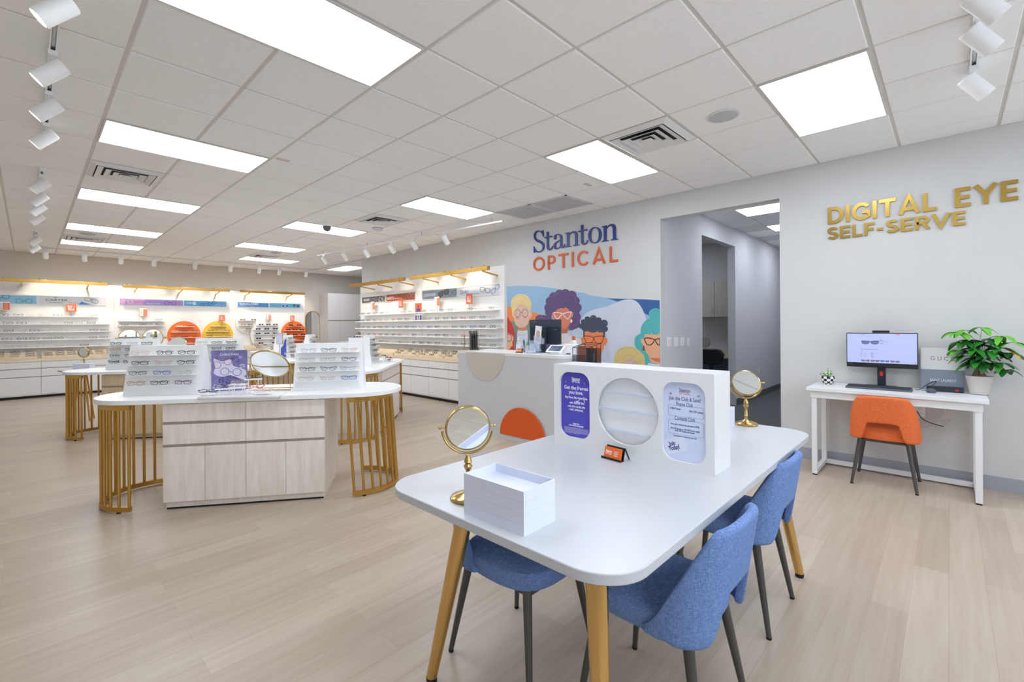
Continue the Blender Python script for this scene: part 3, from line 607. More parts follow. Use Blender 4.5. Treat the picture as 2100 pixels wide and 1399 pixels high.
# business cards in a black wire holder
def card_holder(label, loc, rz, cardcol, s=1.0):
    T = thing('card_holder', label, 'card holder', loc, rz)
    m = MB(); m.box(-.052 * s, .052 * s, -.022 * s, -.019 * s, 0.0, .010 * s).box(-.052 * s, .052 * s, -.020 * s, .008 * s, 0, .0015)
    m.hexa([(-.05 * s, .004 * s, .0015), (.05 * s, .004 * s, .0015), (.05 * s, .006 * s, .0015), (-.05 * s, .006 * s, .0015), (-.05 * s, .020 * s, .055 * s), (.05 * s, .020 * s, .055 * s), (.05 * s, .022 * s, .055 * s), (-.05 * s, .022 * s, .055 * s)])
    m.hexa([(-.05 * s, .050 * s, .0), (-.044 * s, .050 * s, .0), (-.044 * s, .054 * s, .0), (-.05 * s, .054 * s, .0), (-.05 * s, .020 * s, .054 * s), (-.044 * s, .020 * s, .054 * s), (-.044 * s, .023 * s, .055 * s), (-.05 * s, .023 * s, .055 * s)])
    m.hexa([(.044 * s, .050 * s, .0), (.05 * s, .050 * s, .0), (.05 * s, .054 * s, .0), (.044 * s, .054 * s, .0), (.044 * s, .020 * s, .054 * s), (.05 * s, .020 * s, .054 * s), (.05 * s, .023 * s, .055 * s), (.044 * s, .023 * s, .055 * s)])
    m.build('stand', BLACK, T, smooth=False)
    c = MB().box(-.045 * s, .045 * s, -.008 * s, 0, .0, .051 * s).build('cards', cardcol, T, smooth=False)
    c.location = (0, -.006 * s, .002); c.rotation_euler = (-.27, 0, 0)
    text_obj('Stanton', .014 * s, basis((-.020 * s, -.0083 * s, .031 * s), X_, Z_), WINK, c, width=.034 * s, thick=.0003, bold=.0004)
    text_obj('OPTICAL', .012 * s, basis((-.020 * s, -.0083 * s, .020 * s), X_, Z_), WINK, c, width=.034 * s, thick=.0003)
    f = MB()
    for k in range(5): f.box(.008 * s, (.030 - .004 * (k % 2)) * s, -.0086 * s, -.0082 * s, (.014 + .005 * k) * s, (.0155 + .005 * k) * s)
    f.build('printed_lines', WINK, c, smooth=False); return T
card_holder('orange business cards in a black wire holder before the display box', (-1.60, -1.06, TZ), -math.pi / 2 - 0.12, mat('card_orange', (238, 112, 40), 0.5, noise=0.02))

# round make-up mirrors on brass stands
def stand_mirror(label, loc, rz, tilt, R=0.078, group='round brass table mirrors'):
    T = thing('table_mirror', label, 'mirror', loc, rz, group)
    MB().lathe([(.062, 0), (.064, .006), (.060, .012), (.045, .018), (.02, .026), (.010, .034), (.009, .05), (.012, .055), (.009, .06), (.008, .10), (.012, .106), (.016, .116), (.010, .124), (.014, .130), (.012, .14), (.006, .155)], n=36).build('base', BRASS2, T)
    cz = .155 + R + .018
    MB().tube([((R + .012) * math.cos(a), 0, cz + (R + .012) * math.sin(a)) for a in [math.radians(180 + 5 - 4 * 0 + i * 9.7) for i in range(18)]], .0045, 8).build('yoke', BRASS2, T)
    for s in (-1, 1): MB().lathe([(.003, 0), (.003, .010), (.006, .012), (.006, .018), (.001, .022)], (s * (R + .004), 0, cz + .004), 14, (s, 0, 0)).build('pivot_knob', BRASS2, T)
    h = MB().lathe([(R - .006, -.012), (R, -.010), (R + .003, 0), (R, .010), (R - .004, .012), (R - .004, .009)], (0, 0, 0), 48, (0, -1, 0)).build('mirror_rim', BRASS2, T)
    h.location = (0, 0, cz); h.rotation_euler = (tilt, 0, 0)
    MB().lathe([(R - .0045, .0085), (R - .0045, .0100), (.0005, .0100)], (0, 0, 0), 48, (0, -1, 0)).build('mirror_glass', MIRROR, h)
    return T
stand_mirror('round brass mirror on a turned stand behind the white box on the table', (-2.372, -.935, TZ), -0.62, 0.10)
stand_mirror('round brass mirror at the far end of the table by the hall opening', (-0.42, -1.27, TZ), -1.05, -0.45)
# white boxes
def tray_box(label, loc, rz, w, d, h, inner=True):
    T = thing('storage_box', label, 'box', loc, rz); t_ = .004; m = MB()
    n = 4
    for k in range(n):
        z0, z1 = h * k / n, h * (k + 1) / n - .0003
        if k == n - 1 and inner: m.box(-w / 2, w / 2, -d / 2, -d / 2 + t_, z0, z1).box(-w / 2, w / 2, d / 2 - t_, d / 2, z0, z1).box(-w / 2, -w / 2 + t_, -d / 2 + t_, d / 2 - t_, z0, z1).box(w / 2 - t_, w / 2, -d / 2 + t_, d / 2 - t_, z0, z1).box(-w / 2 + t_, w / 2 - t_, -d / 2 + t_, d / 2 - t_, z0, z0 + .004)
        else: m.box(-w / 2, w / 2, -d / 2, d / 2, z0, z1)
    m.build('box_shell', PAPERW, T, smooth=False); return T
tray_box('open white stacked tray box near the left corner of the table', (-2.385, -1.142, TZ), 0.02, .152, .254, .130)
tray_box('small white box stack behind the display box, by the brass mirror', (-0.55, -1.165, TZ), 0.1, .10, .14, .115)

# ---- desk along the right wall
DZ = 0.80; dx0, dx1, dy0, dy1 = 1.56, 2.10, -2.355, -1.205
T = thing('computer_desk', 'narrow white desk with square tube legs against the right wall', 'desk', ((dx0 + dx1) / 2, (dy0 + dy1) / 2, 0))
hx, hy = (dx1 - dx0) / 2, (dy1 - dy0) / 2
MB().box(-hx, hx, -hy, hy, DZ - .03, DZ).build('desktop', WHITE, T, bevel=.002)
MB().box(-hx + .02, hx - .02, -hy + .03, hy - .03, DZ - .092, DZ - .0305).build('apron', WHITE, T, smooth=False)
for sy in (-1, 1):
    for sx in (-1, 1):
        y0 = sy * (hy - .055); x0 = sx * (hx - .045)
        L = MB().box(x0 - .02, x0 + .02, y0 - .02, y0 + .02, .012, DZ - .0925).build('leg', WHITE, T, bevel=.0015)
        MB().box(x0 - .016, x0 + .016, y0 - .016, y0 + .016, 0, .0118).build('foot', RUBBER, L, smooth=False)
    MB().box(-hx + .0655, hx - .0655, sy * (hy - .055) - .018, sy * (hy - .055) + .018, .014, .052).build('side_rail', WHITE, T, smooth=False)
MB().box(hx - .063, hx - .027, -hy + .0755, hy - .0755, .014, .052).build('stretcher', WHITE, T, smooth=False)

# monitor
def monitor(label, loc, rz, w, h, zc, front=True, dark=DARK):
    T = thing('computer_monitor', label, 'monitor', loc, rz)
    MB().prism(rrect(-.11, .11, -.085, .075, .02), 0, .012).build('base', dark, T, bevel=.002)
    MB().box(-.03, .03, .025, .055, .012, zc + .02).build('stand', dark, T, bevel=.004)
    s = MB().box(-w / 2, w / 2, -.012, .022, zc - h / 2, zc + h / 2).build('housing', BLACK if front else dark, T, bevel=.004)
    return T, s
T, s = monitor('black computer monitor on the white desk showing sunglasses', (2.0, -1.70, DZ), -math.pi / 2, .50, .318, .335)
SW, SH, sz0 = .488, .268, .335 + .159 - .008
scr = MB().box(-SW / 2, SW / 2, -.0145, -.0125, sz0 - SH, sz0).build('screen', mat('lit_screen', (172, 180, 226), 0.4, emit=0.22), T, smooth=False)
def gl_shape(cx, cz, w, y, fr_, ln, m):   # flat picture of sunglasses on a screen or print
    m.mi = fr_
    for sx in (-1, 1):
        pts = [(-.23, .10), (.0, .15), (.24, .14), (.25, .0), (.15, -.14), (-.05, -.16), (-.2, -.08)]
        o = smoothloop([(sx * (p[0] + .27) * w + cx, p[1] * w * .9 + cz) for p in pts], 4)
        m.mi = fr_; m.poly([(p[0], y, p[1]) for p in (o if sx > 0 else o[::-1])][::-1])
        o2 = smoothloop([(sx * (p[0] * .82 + .27) * w + cx, p[1] * w * .72 + cz - .004 * w) for p in pts], 4)
        m.mi = ln; m.poly([(p[0], y - .0002, p[1]) for p in (o2 if sx > 0 else o2[::-1])][::-1])
    m.mi = fr_; m.box(cx - .06 * w, cx + .06 * w, y - .0003, y, cz + .03 * w, cz + .07 * w)
SCI = mat('screen_ink', (70, 78, 104), 0.5, emit=0.15); SCL = mat('screen_lens', (88, 104, 150), 0.5, emit=0.25); SCB = mat('screen_lens_brown', (120, 108, 104), 0.5, emit=0.25)
m = MB(); y = -.0147
gl_shape(-SW * .155, sz0 - SH * .30, .118, y, 0, 1, m)
for k, (fx, c) in enumerate(((-.225, 2), (-.085, 2), (.055, 1), (.20, 2))): gl_shape(SW * fx, sz0 - SH * .93, .060, y, 0 if k != 2 else 1, c, m)
m.mi = 0
for fx, fz, l in ((-.28, .02, .05), (-.02, .155, .03), (-.02, .215, .06), (-.02, .23, .05), (-.02, .265, .13), (-.02, .33, .07), (-.30, .42, .012), (-.30, .49, .035), (-.30, .535, .27), (-.30, .585, .045)): m.box(SW * fx, SW * fx + SW * l, y - .0002, y, sz0 - SH * fz - .002, sz0 - SH * fz)
for k in range(7): m.box(-SW * .30 + k * .016, -SW * .30 + k * .016 + .010, y - .0002, y, sz0 - SH * .082, sz0 - SH * .077)
for k in range(6): m.box(-SW * .30, -SW * .27, y - .0002, y, sz0 - SH * (.65 + .028 * k) - .0016, sz0 - SH * (.65 + .028 * k)).box(-SW * .24, -SW * .215, y - .0002, y, sz0 - SH * (.65 + .028 * k) - .0012, sz0 - SH * (.65 + .028 * k))
for k in range(4): m.box(-SW * .14, -SW * .115, y - .0002, y, sz0 - SH * (.65 + .05 * k) - .004, sz0 - SH * (.65 + .05 * k)).box(-SW * .105, -SW * .09, y - .0002, y, sz0 - SH * (.65 + .05 * k) - .003, sz0 - SH * (.65 + .05 * k) - .0015)
m.mi = 3; m.box(SW * .21, SW * .265, y - .0002, y, sz0 - SH * .035, sz0 - SH * .015).box(SW * .47, SW * .485, y - .0002, y, sz0 - SH * .975, sz0 - SH * .95)
m.build('web_page', [SCI, SCL, SCB, mat('screen_red', (220, 40, 60), 0.5, emit=0.4)], scr, smooth=False)
text_obj('Lenovo', .012, basis((-SW / 2 + .022, -.0128, .335 - .159 + .033), X_, Z_), STEEL, T, 'brand_mark', width=.030, thick=.0004)
MB().box(-.06, .06, -.012, .012, .335 + .160, .335 + .180).cyl((0, -.0135, .335 + .170), (0, -.0115, .335 + .170), .004, n=12).build('webcam', BLACK, T, bevel=.003)
MB().prism(rrect(-.011, .011, .06, .10, .010), 0, .004, basis((0, .0245, .04), X_, Z_)).build('red_clip', mat('red_plastic', (226, 30, 30), 0.4, noise=0.03), T)
# keyboard
kb = pz(1806, 797, DZ)
T = thing('keyboard', 'dark grey wired keyboard on the white desk', 'keyboard', (1.80, -1.695, DZ), -math.pi / 2 - .03)
KG = mat('keyboard_grey', (84, 90, 98), 0.5, noise=0.04); KK = mat('key_grey', (62, 66, 72), 0.5, noise=0.04)
MB().hexa([(-.225, -.068, 0), (.225, -.068, 0), (.225, .068, 0), (-.225, .068, 0), (-.222, -.066, .014), (.222, -.066, .014), (.222, .066, .026), (-.222, .066, .026)]).build('case', KG, T, bevel=.004)
k = MB()
for r in range(6):
    y0 = -.056 + r * .0195; zz = .0155 + (y0 + .066) / .132 * .012
    x = -.214
    while x < .205:
        wk = .0165 if not (r == 0 and -.13 < x < -.04) else .10
        if not (.083 < x < .089 or .140 < x < .146): k.box(x, min(x + wk, .214), y0, y0 + .0165, zz - .002, zz + .004)
        x += wk + .0025
k.build('keys', KK, T, smooth=False)
T = thing('computer_mouse', 'grey mouse at the right end of the white desk', 'mouse', (1.83, -2.035, DZ), -math.pi / 2)
MB().lathe([(.030, 0), (.034, .008), (.032, .022), (.022, .032), (.001, .036)], n=28).build('shell', KG, T).scale = (.95, 1.5, 1)
MB().tube(smoothloop([(-.0, .05, .008), (-.01, .08, .03), (.03, .10, .085), (-.02, .12, .06), (-.075, .13, .006), (-.105, .12, .006)], 6, False), .0028, 8).build('cable', BLACK, T)
T = thing('power_outlet_box', 'black desktop outlet strip with a red switch behind the mouse', 'power strip', (1.955, -2.115, DZ), -math.pi / 2)
MB().box(-.112, .112, -.02, .02, .0, .046).build('body', DARK, T, bevel=.003)
MB().box(-.145, -.113, -.02, .02, 0, .003).build('bracket', STEEL, T); MB().box(.113, .145, -.02, .02, 0, .003).build('bracket', STEEL, T)
for x in (-.065, -.02, .025):
    s = MB().box(x - .02, x + .02, -.0215, -.0201, .008, .040).build('socket', mat('socket_dark', (46, 48, 54), 0.5, noise=0.05), T, smooth=False)
    MB().box(x - .008, x - .005, -.0222, -.0216, .022, .030).box(x + .005, x + .008, -.0222, -.0216, .022, .030).cyl((x, -.0222, .015), (x, -.0215, .015), .003, n=8).build('slots', RUBBER, s, smooth=False)
MB().box(.062, .084, -.0235, -.0201, .014, .026).build('rocker_switch', mat('red_plastic', (226, 30, 30), 0.4), T)
# brand board leaning on wall
p0 = pX(1888, 713, 2.05); p1 = pX(1978, 714, 2.05)
bw = p0.y - p1.y; bh = p0.z - DZ
T = thing('counter_sign', 'two-tone white and grey brand board standing on the desk behind the outlet strip', 'sign', (2.05, (p0.y + p1.y) / 2, DZ), -math.pi / 2)
MB().box(-bw / 2, bw / 2, 0, .02, bh * .49, bh).build('upper_panel', WHITE, T, smooth=False)
MB().box(-bw / 2, bw / 2, 0, .02, 0, bh * .488).build('lower_panel', mat('board_grey', (142, 150, 164), 0.35, noise=0.03), T, smooth=False)
text_obj('G U C C I', .05, basis((.015, -.0005, bh * .745), X_, Z_), mat('grey_letter', (120, 126, 138), 0.4), T, width=.175, thick=.001)
text_obj('SAINT LAURENT', .034, basis((.005, -.0005, bh * .235), X_, Z_), WINK, T, width=.165, thick=.001)
# little checkered pot
pp = pz(1698, 784, DZ)
T = thing('potted_plant', 'small variegated plant in a black and white checkered pot', 'plant', (1.93, pX(1698, 784, 1.93).y, DZ), 0)
n, R0 = 24, .046; prof = [(.030, 0.0), (.042, .012), (.052, .032), (.055, .055), (.052, .078)]
chk = MB(); hh = len(prof) - 1
for a in range(hh):
    for i in range(n):
        t0, t1 = 2 * math.pi * i / n, 2 * math.pi * (i + 1) / n; chk.mi = ((i // 2) + a) % 2
        (r0, z0), (r1, z1) = prof[a], prof[a + 1]
        chk.add([(r0 * math.cos(t0), r0 * math.sin(t0), z0), (r0 * math.cos(t1), r0 * math.sin(t1), z0), (r1 * math.cos(t1), r1 * math.sin(t1), z1), (r1 * math.cos(t0), r1 * math.sin(t0), z1)], [(0, 1, 2, 3)])
chk.mi = 0; chk.lathe([(.001, 0.0), (.030, .0)], n=n); 
chk.build('pot', [mat('glaze_white', (238, 236, 226), 0.15, noise=0.02), mat('glaze_black', (24, 26, 34), 0.15, noise=0.05)], T, smooth=False)
SOIL = mat('soil', (74, 56, 42), 0.95, noise=0.4, nscale=200, bump=0.5)
MB().lathe([(.001, .0685), (.0515, .069), (.0515, .0695), (.001, .0698)], n=24).build('soil', SOIL, T)
def leaf(m, base, dir_, length, width, droop, up=(0, 0, 1), seg=6):
    base = Vector(base); d = Vector(dir_).normalized(); upv = Vector(up); side = d.cross(upv)
    if side.length < .01: side = Vector((1, 0, 0))
    side.normalize(); nrm = side.cross(d)
    rows = []
    for i in range(seg + 1):
        t = i / seg; w = width * math.sin(math.pi * min(1, t * .93 + .03)) ** .8
        c = base + d * (length * t) + Vector((0, 0, -droop * length * t * t)); rows.append((c - side * w / 2 + nrm * w * .13, c, c + side * w / 2 + nrm * w * .13))
    vs = [p for r in rows for p in r]; fs = []
    for i in range(seg):
        a = i * 3; fs += [(a, a + 1, a + 4, a + 3), (a + 1, a + 2, a + 5, a + 4)]
    m.add(vs, fs)
def varie():
    m = bpy.data.materials.new('variegated_leaf'); m.use_nodes = True; nt = m.node_tree; b = nt.nodes['Principled BSDF']
    nz = nt.nodes.new('ShaderNodeTexNoise'); nz.inputs['Scale'].default_value = 60; r = nt.nodes.new('ShaderNodeValToRGB'); r.color_ramp.elements[0].position = .48; r.color_ramp.elements[1].position = .56
    r.color_ramp.elements[0].color = srgb(60, 140, 52); r.color_ramp.elements[1].color = srgb(214, 232, 168); tc = nt.nodes.new('ShaderNodeTexCoord')
    nt.links.new(tc.outputs['Object'], nz.inputs['Vector']); nt.links.new(nz.outputs['Fac'], r.inputs['Fac']); nt.links.new(r.outputs['Color'], b.inputs['Base Color']); b.inputs['Roughness'].default_value = .4; return m
VL_ = varie(); rr = random.Random(3)
for i in range(9):
    a = i * 2.4; e = .25 + .6 * rr.random(); m = MB(); b0 = (0, 0, .07); L = .05 + .03 * rr.random(); d = (math.cos(a) * math.cos(e), math.sin(a) * math.cos(e), math.sin(e) + .2)
    st = [Vector(b0) + Vector(d) * t for t in (0, .015, .03)]; m.tube(st, .0018, 6); leaf(m, st[-1], d, L, L * .55, .5); m.build('leaf', VL_, T)
m = MB(); m.tube([(0, 0, .07), (.002, 0, .12)], .002, 6); leaf(m, (.002, 0, .115), (-.1, .1, 1), .045, .02, .05); m.build('leaf', VL_, T)
# money tree
px0 = pX(2006, 806, 1.90)
T = thing('potted_plant', 'bushy green money tree with one yellow leaf in a pale pot', 'plant', (1.955, -2.315, DZ), 0)
MB().lathe([(.052, .004), (.056, .004), (.080, .145), (.083, .150), (.078, .150), (.074, .142), (.001, .139)], n=36).build('pot', mat('pale_pot', (206, 199, 194), 0.5, noise=0.03), T)
MB().lathe([(.054, 0), (.055, .0038)], n=30).build('foot_ring', SOIL, T)
tr = MB()
for i in range(4):
    a = i * math.pi / 2 + .4; tr.tube([(.026 * math.cos(a), .026 * math.sin(a), .135), (.024 * math.cos(a + .3), .024 * math.sin(a + .3), .165), (.014 * math.cos(a + .8), .014 * math.sin(a + .8), .20), (.010 * math.cos(a + 1.4), .010 * math.sin(a + 1.4), .24), (.004, 0, .30)], [.020, .019, .012, .008, .006], 12)
tr.build('braided_trunk', mat('bark', (132, 108, 88), 0.8, noise=0.3, nscale=60, bump=0.4), T)
G1 = mat('leaf_green', (46, 128, 40), 0.35, noise=0.25, nscale=18); G2 = mat('leaf_dark_green', (28, 92, 34), 0.35, noise=0.25, nscale=18); G3 = mat('leaf_bright_green', (104, 190, 48), 0.35, noise=0.2, nscale=18); GY = mat('yellow_leaf', (238, 178, 48), 0.4, noise=0.12, nscale=20)
rr = random.Random(11)
# sprays: (x toward camera right is -Y), heights above the desk
sprays = [(-.02, .125, .50, G3), (-.04, .07, .52, G3), (.00, -.02, .54, G3), (.01, -.12, .47, G3), (-.03, .05, .44, G2), (.02, -.07, .45, G2), (-.05, .0, .40, G2), (.02, .11, .35, G3), (-.04, -.11, .38, G1), (.0, .04, .35, G2), (-.05, .07, .31, G1), (-.07, -.04, .33, G2),
          (-.02, -.16, .34, G2), (-.06, .01, .27, G1), (-.05, -.11, .26, G1), (.04, .02, .43, G1), (.04, -.09, .33, G2), (-.07, .03, .37, G1), (-.04, -.03, .42, G1), (-.075, .0, .30, G2), (-.05, -.07, .35, G1), (-.06, .04, .24, G1), (-.07, -.05, .26, G2), (-.04, .10, .42, G1), (.02, -.17, .42, G3), (-.05, -.14, .21, G2)]
for i, (sx, sy, sz, gm) in enumerate(sprays):
    sx *= .8; m = MB(); c = Vector((sx, sy, sz)); m.tube([(.002, 0, .27), (sx * .4, sy * .35, .27 + (sz - .27) * .6 + .02), c], .0022, 6)
    nl = 5 + rr.randint(0, 1)
    for k in range(nl):
        a = 2 * math.pi * k / nl + rr.random(); L = .080 + .04 * rr.random()
        d = Vector((math.cos(a) * .8, math.sin(a), -.05 + .2 * rr.random()))
        if c.x + d.x * L > .17: d.x *= -.6
        leaf(m, c, d, L, L * .50, .45 + .3 * rr.random())
    m.build('leaf_spray', gm, T)
m = MB(); leaf(m, (-.04, -.125, .375), (-.35, -.7, -.1), .115, .045, .65); m.build('leaf_spray', GY, T)
# cables under the desk
cz = pX(1925, 862, XW - .02)
T = thing('power_cable', 'loose white and black cables hanging under the desk by the outlet', 'cable')
MB().tube(smoothloop([(XW - .012, cz.y + .14, cz.z + .06), (XW - .05, cz.y + .10, cz.z - .0), (XW - .03, cz.y + .03, cz.z - .035), (XW - .02, cz.y - .03, cz.z - .05)], 8, False), .0035, 8).build('black_cord', BLACK, T)
MB().tube(smoothloop([(XW - .02, cz.y - .05, DZ - .1), (XW - .02, cz.y - .03, cz.z + .05), (XW - .02, cz.y + .03, cz.z - .05), (XW - .02, cz.y + .10, cz.z - .09), (XW - .03, cz.y + .06, cz.z - .02), (XW - .02, cz.y - .02, cz.z + .02), (XW - .025, cz.y - .09, cz.z + .02), (XW - .02, cz.y - .03, cz.z - .05), (XW - .02, cz.y + .03, cz.z - .02)], 8, False), .0022, 8).build('white_cord', WHITE, T)

# ---- DIGITAL EYE SELF-SERVE in brass letters: stroke font, units of cap height
def arcp(cx, cy, rx, ry, a0, a1, n=14): return [(cx + rx * math.cos(math.radians(a0 + (a1 - a0) * i / n)), cy + ry * math.sin(math.radians(a0 + (a1 - a0) * i / n))) for i in range(n + 1)]
SF = {'D': (.78, [[(.09, 0), (.09, 1)], [(.09, .91)] + arcp(.32, .5, .37, .41, 90, -90) + [(.09, .09)]]), 'I': (.20, [[(.10, 0), (.10, 1)]]), 'G': (.86, [arcp(.46, .5, .37, .42, 38, 322, 24) + [(.76, .24), (.76, .46)], [(.48, .46), (.85, .46)]]),
      'T': (.74, [[(.37, 0), (.37, 1)], [(0, .91), (.74, .91)]]), 'A': (.92, [[(.09, 0), (.46, .98), (.83, 0)], [(.24, .28), (.68, .28)]]), 'L': (.56, [[(.09, 1), (.09, .09), (.56, .09)]]), 'E': (.60, [[(.58, .91), (.09, .91), (.09, .09), (.58, .09)], [(.09, .50), (.54, .50)]]),
      'Y': (.86, [[(.08, 1), (.43, .47), (.78, 1)], [(.43, .50), (.43, 0)]]), 'S': (.66, [arcp(.34, .72, .22, .20, 25, 180, 12)[0:] + arcp(.34, .70, .22, .18, 190, 235, 4) + [(.34, .51)] + arcp(.34, .29, .24, .20, 60, -155, 14)]),
      'F': (.56, [[(.09, 0), (.09, .91), (.56, .91)], [(.09, .48), (.50, .48)]]), '-': (.38, [[(.03, .38), (.35, .38)]]), 'R': (.70, [[(.09, 0), (.09, .91)] + arcp(.36, .69, .23, .22, 90, -90, 10) + [(.09, .47)], [(.38, .47), (.64, 0)]]),
      'V': (.84, [[(.07, 1), (.42, .02), (.77, 1)]]), 'O': (1.0, [arcp(.5, .5, .41, .43, 0, 360, 36)]), 'P': (.66, [[(.09, 0), (.09, .91)] + arcp(.34, .68, .23, .23, 90, -90, 10) + [(.09, .45)]]), 'C': (.84, [arcp(.46, .5, .38, .43, 42, 318, 24)])}
def stroke_poly(pts, w):
    closed = (Vector(pts[0]) - Vector(pts[-1])).length < 1e-4
    P = [Vector(p) for p in (pts[:-1] if closed else pts)]; n = len(P); Ls, Rs = [], []
    for i in range(n):
        if closed: a, b = P[i] - P[i - 1], P[(i + 1) % n] - P[i]
        else: a = P[i] - P[i - 1] if i > 0 else P[1] - P[0]; b = P[i + 1] - P[i] if i < n - 1 else P[i] - P[i - 1]
        a = a.normalized(); b = b.normalized(); na = Vector((-a.y, a.x)); nb = Vector((-b.y, b.x)); m_ = (na + nb); m_ = m_.normalized() if m_.length > 1e-5 else na
        k = min(1 / max(m_.dot(na), .35), 2.2); Ls.append(P[i] + m_ * (w / 2 * k)); Rs.append(P[i] - m_ * (w / 2 * k))
    return Ls, Rs, closed
def letter_mesh(ch, h, depth, w, m_, xscale=1.0, sw=.17):
    mb = MB()
    for li, st in enumerate(SF[ch][1]):
        Ls, Rs, cl = stroke_poly([(p[0], p[1]) for p in st], sw); n = len(Ls); vs = []; dz = .0004 * li
        cv = lambda p, z: (p.x * h * xscale, p.y * h, z)
        for L_, R_ in zip(Ls, Rs): vs += [cv(L_, 0), cv(R_, 0), cv(L_, depth + dz), cv(R_, depth + dz)]
        fs = []; M = n if cl else n - 1
        for i in range(M):
            a, b = i * 4, ((i + 1) % n) * 4; fs += [(a + 2, a + 3, b + 3, b + 2), (a, b, b + 1, a + 1), (a, a + 2, b + 2, b), (a + 1, b + 1, b + 3, a + 3)]
        if not cl: fs += [(0, 1, 3, 2), (4 * n - 4, 4 * n - 2, 4 * n - 1, 4 * n - 3)]
        mb.add(vs, fs)
    return mb.mesh('letter', m_, smooth=False)
def word(parent, txt, x0, x1, z, h, m_, depth=.012, gap=.10, sw=.19, lift=0.02):
    tot = sum(SF[c][0] if c != ' ' else .5 for c in txt) + gap * (len(txt) - 1); k = (x1 - x0) / (tot * h); x = x0
    for c in txt:
        if c == ' ': x += (.5 + gap) * h * k; continue
        o = bpy.data.objects.new('letter', letter_mesh(c, h, depth, 0, m_, k, sw)); COL.objects.link(o); o.parent = parent; o.matrix_local = basis((x, 0, z), X_, Z_) @ Matrix.Translation((0, 0, lift)); x += (SF[c][0] + gap) * h * k
SBR = mat('satin_gold_letter', (178, 146, 72), 0.28, 0.85, noise=0.06, nscale=6)
T = thing('wall_lettering', 'gold raised letters high on the wall above the desk reading DIGITAL EYE SELF-SERVE', 'wall sign', (XW - .001, -1.285, 0), -math.pi / 2)
word(T, 'DIGITAL EYE', .008, 1.262, 2.366, .163, SBR, lift=.003); word(T, 'SELF-SERVE', 0, .966, 2.213, .118, SBR, lift=.003)
T = thing('wall_lettering', 'raised blue and orange shop name letters on the wall above the mural', 'wall sign', (XW - .001, 2.512, 0), -math.pi / 2)
word(T, 'OPTICAL', 0, 1.485, 2.232, .218, mat('orange_letter', (216, 94, 34), 0.4, noise=0.04), lift=.003, gap=.24, sw=.14)
ST = [ # traced outlines, crop units
 [[(355,228),(362,300),(364,372),(352,374),(338,320),(312,282),(280,264),(240,264),(205,290),(188,335),(192,385),(220,425),(290,452),(345,485),(374,530),(379,585),(364,640),(330,685),(285,708),(235,712),(200,700),(182,690),(168,715),(150,722),(149,640),(149,575),(158,582),(185,640),(220,678),(262,692),(305,680),(334,645),(342,590),(328,540),(285,510),(215,480),(168,430),(150,370),(158,305),(192,258),(240,242),(290,246),(322,264),(340,238)]],
 [[(428,272),(472,262),(472,362),(543,352),(545,378),(472,390),(472,580),(482,622),(512,632),(536,612),(550,572),(560,575),(550,625),(520,660),(482,668),(448,652),(431,612),(428,400),(378,408),(378,386),(428,374)]],
 [[(632,415),(612,435),(588,430),(580,395),(592,352),(625,325),(672,312),(718,315),(750,340),(762,385),(764,550),(774,585),(794,590),(810,570),(817,528),(827,532),(816,592),(788,618),(752,618),(724,594),(690,628),(640,648),(596,636),(572,592),(580,535),(620,485),(672,458),(716,440),(714,372),(694,335),(660,325),(634,346)], [(716,462),(668,488),(634,522),(620,566),(632,604),(662,620),(694,608),(716,582)]],
 [[(820,296),(912,275),(914,322),(950,280),(1000,252),(1050,254),(1080,280),(1090,325),(1092,520),(1100,545),(1133,546),(1133,556),(998,578),(998,566),(1036,552),(1044,530),(1042,340),(1030,305),(1000,290),(960,300),(916,340),(914,560),(925,575),(957,574),(957,584),(830,606),(830,594),(858,582),(866,560),(862,330),(852,310),(822,306)]],
 [[(1166,124),(1216,114),(1216,224),(1300,208),(1300,236),(1216,252),(1218,470),(1230,505),(1262,512),(1290,492),(1304,442),(1315,444),(1304,500),(1272,540),(1228,549),(1190,536),(1169,500),(1166,262),(1106,272),(1106,248),(1166,236)]],
 [[(1468,164),(1530,172),(1580,210),(1608,270),(1612,340),(1596,410),(1560,470),(1510,506),(1450,516),(1390,500),(1346,455),(1324,390),(1324,320),(1346,250),(1390,195),(1430,170)], [(1464,182),(1420,206),(1394,262),(1384,335),(1388,410),(1404,465),(1436,494),(1476,496),(1518,470),(1544,415),(1553,340),(1550,270),(1534,215),(1504,186)]],
 [[(1612,155),(1716,130),(1716,180),(1756,130),(1812,100),(1868,100),(1902,125),(1918,175),(1922,400),(1934,422),(1966,420),(1966,432),(1812,454),(1812,442),(1848,428),(1860,400),(1856,190),(1842,150),(1806,138),(1762,155),(1720,200),(1718,440),(1730,456),(1763,452),(1763,462),(1618,484),(1618,472),(1652,456),(1662,430),(1658,190),(1645,168),(1614,166)]]]
for lp_ in ST:
    cv = []
    for loop in lp_:
        q = []
        for X, Y in loop:
            w_ = pX(1080 + X * .095238, 450 + Y * .095238, XW - .015); q.append((2.512 - w_.y, w_.z))
        cv.append(q)
    o = link_mesh('letter', plate_mesh('letter', cv, .014, NAVY), T); o.matrix_local = basis((0, -.010, 0), X_, Z_)
